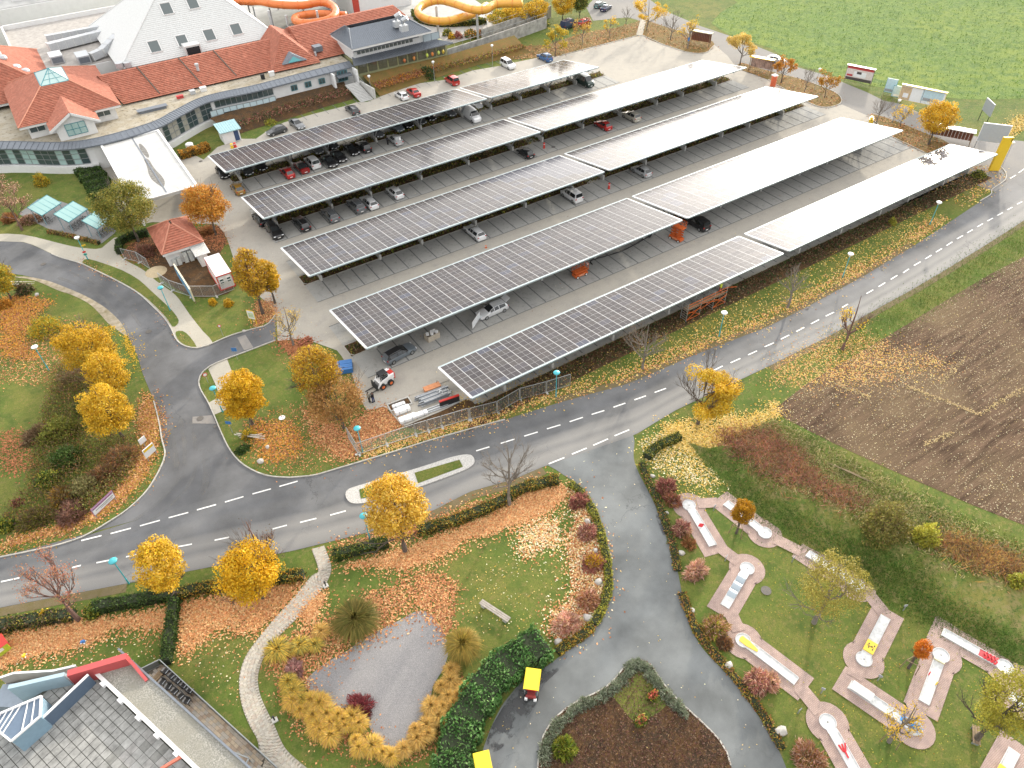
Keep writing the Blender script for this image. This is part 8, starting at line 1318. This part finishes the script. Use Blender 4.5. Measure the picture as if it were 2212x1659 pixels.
mb = MB(); mb.box((ln*.72, 0, .115), (1.35, .85, .03)); mb.build('red_plate', mat('dull_red', (.4, .05, .06), .6), o)
o, ln = lane('golf lane with small red and yellow pins halfway', X('44', 1345, 1090), X('44', 1490, 690)); mb = MB(); mb.bar((ln*.5, .38, .12), (ln*.53, .38, .5), .09); mb.build('red_pin', GR, o); mb = MB(); mb.bar((ln*.4, -.38, .12), (ln*.43, -.38, .4), .1); mb.build('yellow_pin', GY, o); mb = MB(); mb.box((ln*.86, 0, .2), (.16, .9, .2)); mb.build('cream_sill', mat('cream', (.66, .6, .42), .6), o)
o, ln = lane('golf lane with a raised table and a blue animal shaped obstacle', X('44', 710, 945), X('44', 1250, 1310)); mb = MB(); mb.box((ln*.18, 0, .3), (ln*.34, .9, .06)); [mb.box((ln*.18+x, 0, .15), (.1, .7, .3)) for x in (-.8, .8)]; mb.build('raised_table', GOLF, o); mb = MB(); mb.lathe((ln, 0, .1), [(.35, 0), (.45, .2), (.35, .5), (.15, .75), (0, .8)], 10); mb.add([(ln-.1, 0, .4), (ln-1.1, .35, .3), (ln-1.1, -.35, .3), (ln-.6, 0, .7)], [(0, 1, 3), (0, 3, 2), (1, 2, 3)]); mb.tube([(ln+.3, 0, .3), (ln+.7, .25, .25)], [.12, .02], 6); mb.build('blue_obstacle', GBL, o)
o, ln = lane('golf lane with a red fork shaped obstacle at the lower edge', X('44', 770, 1720), X('44', 512, 1268)); mb = MB(); [mb.bar((ln*.42, y*.3, .12), (ln*.55, y, .35), .11) for y in (-.3, 0, .3)]; mb.bar((ln*.3, 0, .12), (ln*.42, 0, .2), .12); mb.build('red_fork', GR, o)
lane('golf lane half hidden by the broad willow at the right edge', X('44', 2100, 1040), X('44', 2460, 1290)); o, ln = lane('golf lane with a yellow corner in the bottom right corner', X('44', 2120, 1520), X('44', 1930, 1880)); mb = MB(); mb.box((ln*.5, 0, .2), (.7, .9, .2)); mb.build('yellow_block', GY, o)
for a in ((X('33', 1600, 1035), X('33', 1780, 1025)), (X('33', 1800, 1420), X('33', 1960, 1540)), (X('34', 60, 1340), X('34', 280, 1450)), (X('44', 860, 150), X('44', 990, 310)), (X('44', 780, 770), X('44', 740, 880)), (X('43', 1900, 350), X('43', 1960, 480)), (X('44', 270, 960), X('44', 450, 1180)), (X('44', 1250, 1100), X('44', 1300, 1230)), (X('44', 1500, 560), X('44', 1490, 640)), (X('44', 2040, 880), X('44', 2080, 1010))): link_path(*a)
def stake(label, q, n_=3):
    p = G(*q); o = thing('tree_stake', label, 'tree stakes', (p.x, p.y, 0), 0, 'wooden tree stakes')
    for k in range(n_): a = k*2*PI/n_+.4; mb = MB(); mb.tube([(.75*math.cos(a), .75*math.sin(a), 0), (.62*math.cos(a), .62*math.sin(a), 1.6)], .04, 6); mb.build('stake', WOOD, o); a2 = (k+1)*2*PI/n_+.4; mb = MB(); mb.bar((.62*math.cos(a), .62*math.sin(a), 1.45), (.62*math.cos(a2), .62*math.sin(a2), 1.45), .06); mb.build('rail', WOOD, o)
stake('wooden stakes round the golden crazy golf tree', (1590, 1152)); stake('wooden stakes round the small orange tree', (1962, 1443)); stake('wooden stakes round the half bare tree by the blue obstacle', (1920, 1602))
p = G(*X('44', 1780, 1390)); o = thing('park_bench', 'grey wooden bench beside the broad willow', 'bench', (p.x, p.y, .02), .6)
for y in (-.2, 0, .2): mb = MB(); mb.box((0, y, .45), (1.6, .17, .05)); mb.build('plank', WOOD, o)
for x in (-.65, .65): mb = MB(); mb.box((x, 0, .21), (.08, .5, .42)); mb.build('leg', STEEL, o)
for lab, q in (('small dark number post on the lawn by the second golf lane', X('33', 1740, 1095)), ('number post on the lawn above the wavy lane', X('33', 1840, 1530)), ('grey number post left of the flat patched lane', X('34', 205, 1540)), ('grey waste post near the yellow board lane', X('44', 1165, 300)), ('grey number post between the lanes in the middle', X('44', 945, 905)), ('white number post beside the yellow wedge lane', X('44', 455, 1015)), ('pale number post above the red fork lane', X('44', 255, 1190))): p = G(*q); o = thing('number_post', lab, 'post', (p.x, p.y, .02), U(0, 3)); mb = MB(); mb.cyl((0, 0, 0), .05, .8, 8); mb.build('post', STEEL, o); mb = MB(); mb.box((0, -.03, .85), (.32, .05, .3)); mb.build('plate', PG, o)
# ---------------------------------------------------------------- building with roof terrace at the lower left
nb = thing('terrace_building', 'building with tiled roof terrace, red corner wall and gravel roof strip', 'building', (-15, 35, 0)); c_ = Vector((-15, 35, 0)); gl = lambda x, y, z: G(*X('41', x, y), z)-c_
RW = mat('red_render', (.42, .07, .07), .7, var=.06); BGW = mat('blue_grey_render', (.20, .30, .38), .6, var=.06); BGD = mat('dark_blue_panel', (.11, .155, .22), .4, .2, var=.06); RCON = mat('roof_slab_concrete', (.25, .25, .24), .95, var=.35, scale=1.3); RG2 = groundmat('light_roof_gravel', [(9, .4, .65, (.40, .39, .35), 2), (.5, .4, .7, (.27, .26, .22), 4)], 24, .8, base=(.22, .215, .19))
T0, T1 = gl(870, 880, 5.4), gl(1690, 1659, 5.4); d = (T1-T0); d.z = 0; dn = d.normalized(); side = Vector((dn.y, -dn.x, 0)); dirt = None
foot = [gl(580, 860, 5.4), gl(870, 850, 5.4), T0+dn*17, T0+dn*17+side*14, gl(0, 1640, 5.4)+side*6, gl(-200, 1350, 5.4)]
mb = MB(); mb.prism([(p.x, p.y) for p in foot], 0, 5.25); mb.build('wall', WALL, nb); mb = MB(); mb.prism([(p.x, p.y) for p in foot], 5.26, 5.3); mb.build('roof_base', mat('mossy_joint', (.06, .062, .05), 1, var=.4), nb)
tm = MB(); tm.box((0, 0, .03), (.65, .65, .07)); TM = tm.mesh('roof_tile', RCON); ta = math.atan2(dn.y, dn.x); cl = []
poly = [(p.x, p.y) for p in foot]
for i in range(-4, 28):
    for j in range(0, 24):
        p = T0+dn*(i*.68+.34)+side*(j*.68+.55)
        if inpoly(np.array([p.x]), np.array([p.y]), poly)[0]: cl.append(p)
cl.sort(key=lambda p: (p+c_).length)
TMs = [TM]+[tm.mesh('roof_tile', mat('roof_slab_'+n_, k_, .95, var=.35, scale=1.3)) for n_, k_ in (('pale', (.29, .29, .28)), ('dark', (.18, .18, .17)), ('mid', (.265, .26, .25)))]
for p in cl[:300]: put('roof_tile', random.choice(TMs), nb, (p.x, p.y, 5.3+U(0, .012)), (U(-.01, .01), U(-.01, .01), ta))
if len(cl) > 300:
    mb = MB()
    for p in cl[300:]: mb.at((p.x, p.y, 5.3), ta); mb.box((0, 0, .03), (.63, .63, .07))
    mb.M = None; tag(mb.build('roof_tile', RCON, nb), kind='stuff')
E0, E1 = gl(905, 835, 6.), gl(1140, 790, 6.); wd = side*-2.15
g0 = T0+side*.0; mb = MB(); P = [g0, g0+dn*18, g0+dn*18-side*2.25, g0-side*2.25]; mb.prism([(p.x, p.y) for p in P], 0, 5.95); mb.build('side_wing', WALL, nb); mb = MB(); mb.prism([(p.x, p.y) for p in P], 5.96, 6.02); mb.build('gravel_roof', RG2, nb)
mb = MB(); u6 = Vector((0, 0, 6.05-5.4)); a, b_ = g0+u6-dn*.5, g0+dn*18+u6; mb.bar(a, b_, .3, .22); mb.build('white_coping', WALL, nb); mb = MB(); mb.bar(a-side*2.3, b_-side*2.3, .16, .2); mb.build('edge_gutter', ZINC, nb)
for k in range(5): p = a+dn*(1.6+k*2.4)+side*.22; mb = MB(); mb.box((p.x, p.y, 5.95), (.5, .3, .3), 0, ta); mb.build('bracket', WHITEP, nb)
r0, r1, r2 = gl(580, 840, 7.1), gl(1090, 690, 7.1), gl(1240, 870, 6.6)
mb = MB(); mb.bar(r0-Vector((0, 0, 1.6)), r1-Vector((0, 0, 1.6)), .55, 3.2); mb.bar(r1-Vector((0, 0, 1.7)), r1+(r2-r1)*.9-Vector((0, 0, 1.9)), .25, 3.0); mb.build('red_wall', RW, nb)
s0, s1 = gl(380, 1240, 6.6), gl(775, 865, 6.6); mb = MB(); mb.bar(s0-Vector((0, 0, .6)), s1-Vector((0, 0, .6)), .14, 1.7); mb.build('blue_parapet', BGD, nb); mb = MB(); mb.bar(s0+Vector((0, 0, .28)), s1+Vector((0, 0, .28)), .2, .08); mb.build('parapet_rail', WHITEP, nb)
q4 = [gl(5, 1190, 7.4), gl(360, 1040, 7.4), gl(350, 1215, 7.4), gl(100, 1430, 7.4), gl(-60, 1300, 7.4)]; mb = MB(); mb.prism([(p.x, p.y) for p in q4], 5.3, 7.3); mb.build('stair_box', BGW, nb); mb = MB(); mb.prism([(p.x, p.y) for p in q4], 7.31, 7.36); mb.build('stair_roof', BGD, nb); mb = MB(); [mb.bar(q4[i]+Vector((0, 0, .05)), q4[(i+1) % 5]+Vector((0, 0, .05)), .14, .16) for i in range(5)]; mb.build('roof_edge', WHITEP, nb)
for k in range(1, 6): f_ = k/6; a, b_ = q4[0].lerp(q4[1], f_), q4[4].lerp(q4[3], f_) if k < 4 else q4[3].lerp(q4[2], (f_-.5)*2); mb = MB(); mb.bar(a, b_, .06, .1); mb.build('roof_seam', WHITEP, nb)
w0, w1 = gl(110, 985, 6.2), gl(580, 865, 6.6); mb = MB(); mb.bar(w0-Vector((0, 0, 1.)), w1-Vector((0, 0, 1.2)), .35, 3.2); mb.build('blue_wall', mat('pale_blue_render', (.33, .44, .50), .6, var=.05), nb); v0 = gl(445, 930, 6.); mb = MB(); mb.bar(w0+Vector((.35, -.2, -1.2)), v0-Vector((0, 0, 1.2)), .12, 3.); mb.build('curved_wall', WALL, nb); mb = MB(); P = [gl(20, 930, 4.), gl(580, 880, 4.), gl(560, 1020, 4.), gl(90, 1130, 4.), gl(-80, 1120, 4.)]; mb.prism([(p.x, p.y) for p in P], 0, 3.9); mb.build('entrance_deck', mat('blue_grey_deck', (.22, .26, .31), .8, var=.08), nb)
for i in range(6): a, b_ = gl(190+i*32, 925-i*6, 4.2+.1*i), gl(185+i*32, 965-i*8, 4.2+.1*i); mb = MB(); mb.bar(a, b_, .35, .14); mb.build('outer_step', WHITEP, nb)
bl = [gl(0, 880, 4.9), gl(120, 840, 4.9), gl(460, 820, 4.9), gl(655, 775, 4.9)]
for i in range(3): mb = MB(); mb.bar(bl[i]-Vector((0, 0, .8)), bl[i+1]-Vector((0, 0, .8)), .1, 1.6); mb.build('screen_panel', mat('beige_screen', (.36, .33, .29), .7, var=.06), nb); mb = MB(); mb.bar(bl[i]+Vector((0, 0, .04)), bl[i+1]+Vector((0, 0, .04)), .16, .08); mb.build('screen_rail', WHITEP, nb)
mb = MB(); mb.bar(gl(1390, 1670, 6.), gl(1570, 1560, 6.), .22, .2); mb.build('red_beam', mat('orange_red_beam', (.50, .14, .09), .6), nb)
# paved terrace with railing and stacked chairs
tp = GW(W('41', 1235, 850, 1410, 765, 2212, 1500)+W('42', 80, 1580, 30, 1760)+W('41', 2150, 1720, 1700, 1300), 0); terr = sheet('terrace', tp, .07, mat('paver_joint', (.10, .09, .075), 1, var=.2))
a0 = G(*X('41', 1410, 765)); a1 = G(*X('41', 2212, 1500)); du = (a1-a0).normalized(); dv = Vector((-du.y, du.x, 0)); 
if dv.dot(G(*X('41', 1700, 1300))-a0) < 0: dv = -dv
PVC = [mat('terrace_paver_'+n_, k_, .95, var=.15, scale=3) for n_, k_ in (('buff', (.36, .30, .23)), ('grey', (.30, .28, .25)), ('brown', (.28, .22, .17)), ('dun', (.33, .29, .25)))]; tm = MB(); tm.box((0, 0, .02), (.40, .27, .05)); PM = [tm.mesh('paver', q) for q in PVC]; tl = []
for i in range(0, 48):
    for j in range(0, 16):
        p = a0+du*(i*.42+(.21 if j % 2 else 0))+dv*(j*.29+.2)
        if inpoly(np.array([p.x]), np.array([p.y]), tp)[0]: tl.append(p)
tl.sort(key=lambda p: p.x*p.x+p.y*p.y)
for p in tl[:300]: put('paver', random.choice(PM), terr, (p.x, p.y, .07+U(0, .008)), (0, 0, math.atan2(du.y, du.x)))
mb = MB()
for p in tl[300:]: mb.at((p.x, p.y, .072), math.atan2(du.y, du.x)); mb.box((0, 0, .02), (.40, .27, .05))
mb.M = None
if tl[300:]: tag(mb.build('paver', PVC[1], terr), kind='stuff')
rl = thing('terrace_railing', 'dark grey railing along the paved terrace', 'railing', a0); P = [G(*X('41', 1240, 850))-a0, Vector(), a1-a0, a1-a0+du*3]; mb = MB()
for i in range(3):
    n_ = max(1, int((P[i+1]-P[i]).length/1.4)); u = Vector((0, 0, 1))
    for z in (1.0, .12): mm = MB(); mm.bar(P[i]+u*z, P[i+1]+u*z, .08 if z > .5 else .05, .06); mm.build('rail', GREYF, rl)
    for k in range(n_+1): p = P[i].lerp(P[i+1], k/n_); mm = MB(); mm.bar(p, p+u*1., .06); mm.build('post', GREYF, rl)
    mm = MB(); mm.add([P[i]+u*.15, P[i+1]+u*.15, P[i+1]+u*.95, P[i]+u*.95], [(0, 1, 2, 3)]); mm.build('mesh_infill', mat('dark_infill', (.10, .11, .11), .6, var=0), rl)
def chair(label, p, rz, lift_=0):
    o = thing('garden_chair', label, 'chair', (p.x, p.y, .12+lift_), rz, 'dark garden chairs stored on the terrace'); mb = MB(); mb.box((0, 0, .43), (.5, .5, .05)); mb.build('seat', BLACK, o); mb = MB(); mb.box((-.24, 0, .7), (.05, .5, .5)); mb.build('backrest', BLACK, o)
    for s in (-.24, .24): mb = MB(); mb.bar((-.2, s, .64), (.22, s, .64), .05); mb.build('armrest', STEEL, o)
    for a in (-.2, .2):
        for s in (-.22, .22): mb = MB(); mb.bar((a, s, 0), (a, s, .42), .04); mb.build('leg', BLACK, o)
lb = ['first', 'second', 'third', 'fourth', 'fifth', 'sixth']
for r_, (x0, y0) in enumerate(((1450, 850), (1425, 940))):
    for k in range(5): chair('dark garden chair, %s from the top of the %s row on the terrace' % (lb[k], ['outer', 'inner'][r_]), G(x0/4+k*13.2, 1244.25+y0/4+k*10.3), .5+U(-.2, .2)+PI*r_)
for k in range(3): p = G(*X('41', 1330+k*22, 900-k*3)); o = thing('stacked_plank', ['left of three pale planks', 'middle of three pale planks', 'right of three pale planks'][k]+' stacked beside the garden chairs', 'plank', (p.x, p.y, .12), .45, 'pale planks on the terrace'); mb = MB(); mb.box((0, 0, .1), (1.6, .22, .2)); mb.build('plank', WOOD, o)
p = G(*X('41', 2080, 1620)); o = thing('table_frame', 'grey metal table frame on the terrace at the bottom edge', 'table', (p.x, p.y, .12), -.9); mb = MB(); [mb.bar(a, b_, .1) for a, b_ in (((-.8, -.4, .7), (.8, -.4, .7)), ((-.8, .4, .7), (.8, .4, .7)), ((-.8, -.4, .7), (-.8, .4, .7)), ((.8, -.4, .7), (.8, .4, .7)))]; mb.build('top_frame', GREYF, o); [MB().bar((a, s, 0), (a, s, .7), .07).build('leg', GREYF, o) for a in (-.75, .75) for s in (-.35, .35)]
# toys on the lawn
p = G(*X('41', 20, 640)); o = thing('play_house', 'red roofed lime green plastic play house at the left edge', 'play house', (p.x, p.y, .02), .3); mb = MB(); mb.box((0, 0, .6), (1.3, 1.2, 1.2)); mb.build('wall', mat('lime_plastic', (.45, .55, .05), .5), o); mb = MB(); mb.add([(-.8, -.75, 1.15), (.8, -.75, 1.15), (.8, .75, 1.15), (-.8, .75, 1.15), (-.8, 0, 1.75), (.8, 0, 1.75)], [(0, 1, 5, 4), (2, 3, 4, 5), (0, 4, 3), (1, 2, 5)]); mb.build('roof', REDP, o); mb = MB(); mb.box((.67, -.1, .5), (.05, .5, .9)); mb.build('door', REDP, o); mb = MB(); mb.box((0, -.62, .75), (.4, .03, .4)); mb.build('window', WHITEP, o)
for lab, q, m_ in (('small blue and white garden toy on the leaf covered lawn', X('41', 722, 575), BLUEP), ('small yellow and green garden toy on the lawn', X('41', 215, 695), YELP)): p = G(*q); o = thing('garden_toy', lab, 'toy', (p.x, p.y, .03), U(0, 3)); mb = MB(); o.scale = (.6,)*3; mb.box((0, 0, .25), (.7, .35, .2)); mb.box((-.2, 0, .45), (.25, .3, .3)); mb.build('body', m_, o); mb = MB(); [mb.cyl((a, s, 0), .14, .12, 10) for a in (-.25, .25) for s in (-.2, .2)]; mb.build('feet', WHITEP, o)
# pavers of the curved footpath, nearest ones singly
rows = []
LPA, RPA = PA_L, PA_R
def rs(P, n):
    P = np.array([(p.x, p.y) for p in P]); dd = np.r_[0, np.cumsum(np.hypot(*np.diff(P, axis=0).T))]; t_ = np.linspace(0, dd[-1], n); return np.c_[np.interp(t_, dd, P[:, 0]), np.interp(t_, dd, P[:, 1])]
n_ = 60; CL = [Vector((*q, 0)) for q in (rs(LPA, n_)+rs(RPA, n_))/2]; n_ = 175; CL = rs(CL, n_); TG = np.gradient(CL, axis=0); TG /= np.linalg.norm(TG, axis=1)[:, None]; NM = np.c_[-TG[:, 1], TG[:, 0]]; aL, aR = rs(LPA, 700), rs(RPA, 700); wL = np.array([np.hypot(*(aL-q).T).min() for q in CL]); wR = np.array([np.hypot(*(aR-q).T).min() for q in CL]); sg_ = 1 if ((aL[350]-CL[n_//2])@NM[n_//2]) > 0 else -1; A_, B_ = CL+NM*(sg_*wL[:, None]), CL-NM*(sg_*wR[:, None]); tm = MB(); tm.box((0, 0, .02), (1, 1, .05)); PQ = [tm.mesh('paver', mat('path_paver_'+nm, k_, .95, var=.12, scale=3)) for nm, k_ in (('a', (.40, .37, .31)), ('b', (.36, .34, .30)), ('c', (.43, .40, .35)), ('d', (.38, .33, .28)))]; cells = []
for i in range(4, n_-1):
    w_ = np.hypot(*(B_[i]-A_[i])); K = max(3, int(w_/.33)); off = .5 if i % 2 else 0
    for k in range(K):
        f0 = (k+off*.5)/K
        if f0+1/K > 1.001: continue
        c0 = (A_[i]+A_[i+1])/2*(1-f0-.5/K)+(B_[i]+B_[i+1])/2*(f0+.5/K); dl = (A_[i+1]-A_[i])*(1-f0)+(B_[i+1]-B_[i])*f0; cells.append((c0, math.atan2(dl[1], dl[0]), np.hypot(*dl), w_/K))
cells.sort(key=lambda q: q[0][0]**2+q[0][1]**2); mb = MB()
for i, (c0, an, l_, w_) in enumerate(cells):
    if i < 300: put('paver', random.choice(PQ), footpath, (c0[0], c0[1], .02+U(0, .008)), (0, 0, an), (l_*.93, w_*.92, 1))
    else: mb.at((c0[0], c0[1], .022+U(0, .008)), an); mb.box((0, 0, .02), (l_*.93, w_*.92, .05), i % 4)
mb.M = None; tag(mb.build('paver', [q.materials[0] for q in PQ], footpath), kind='stuff')
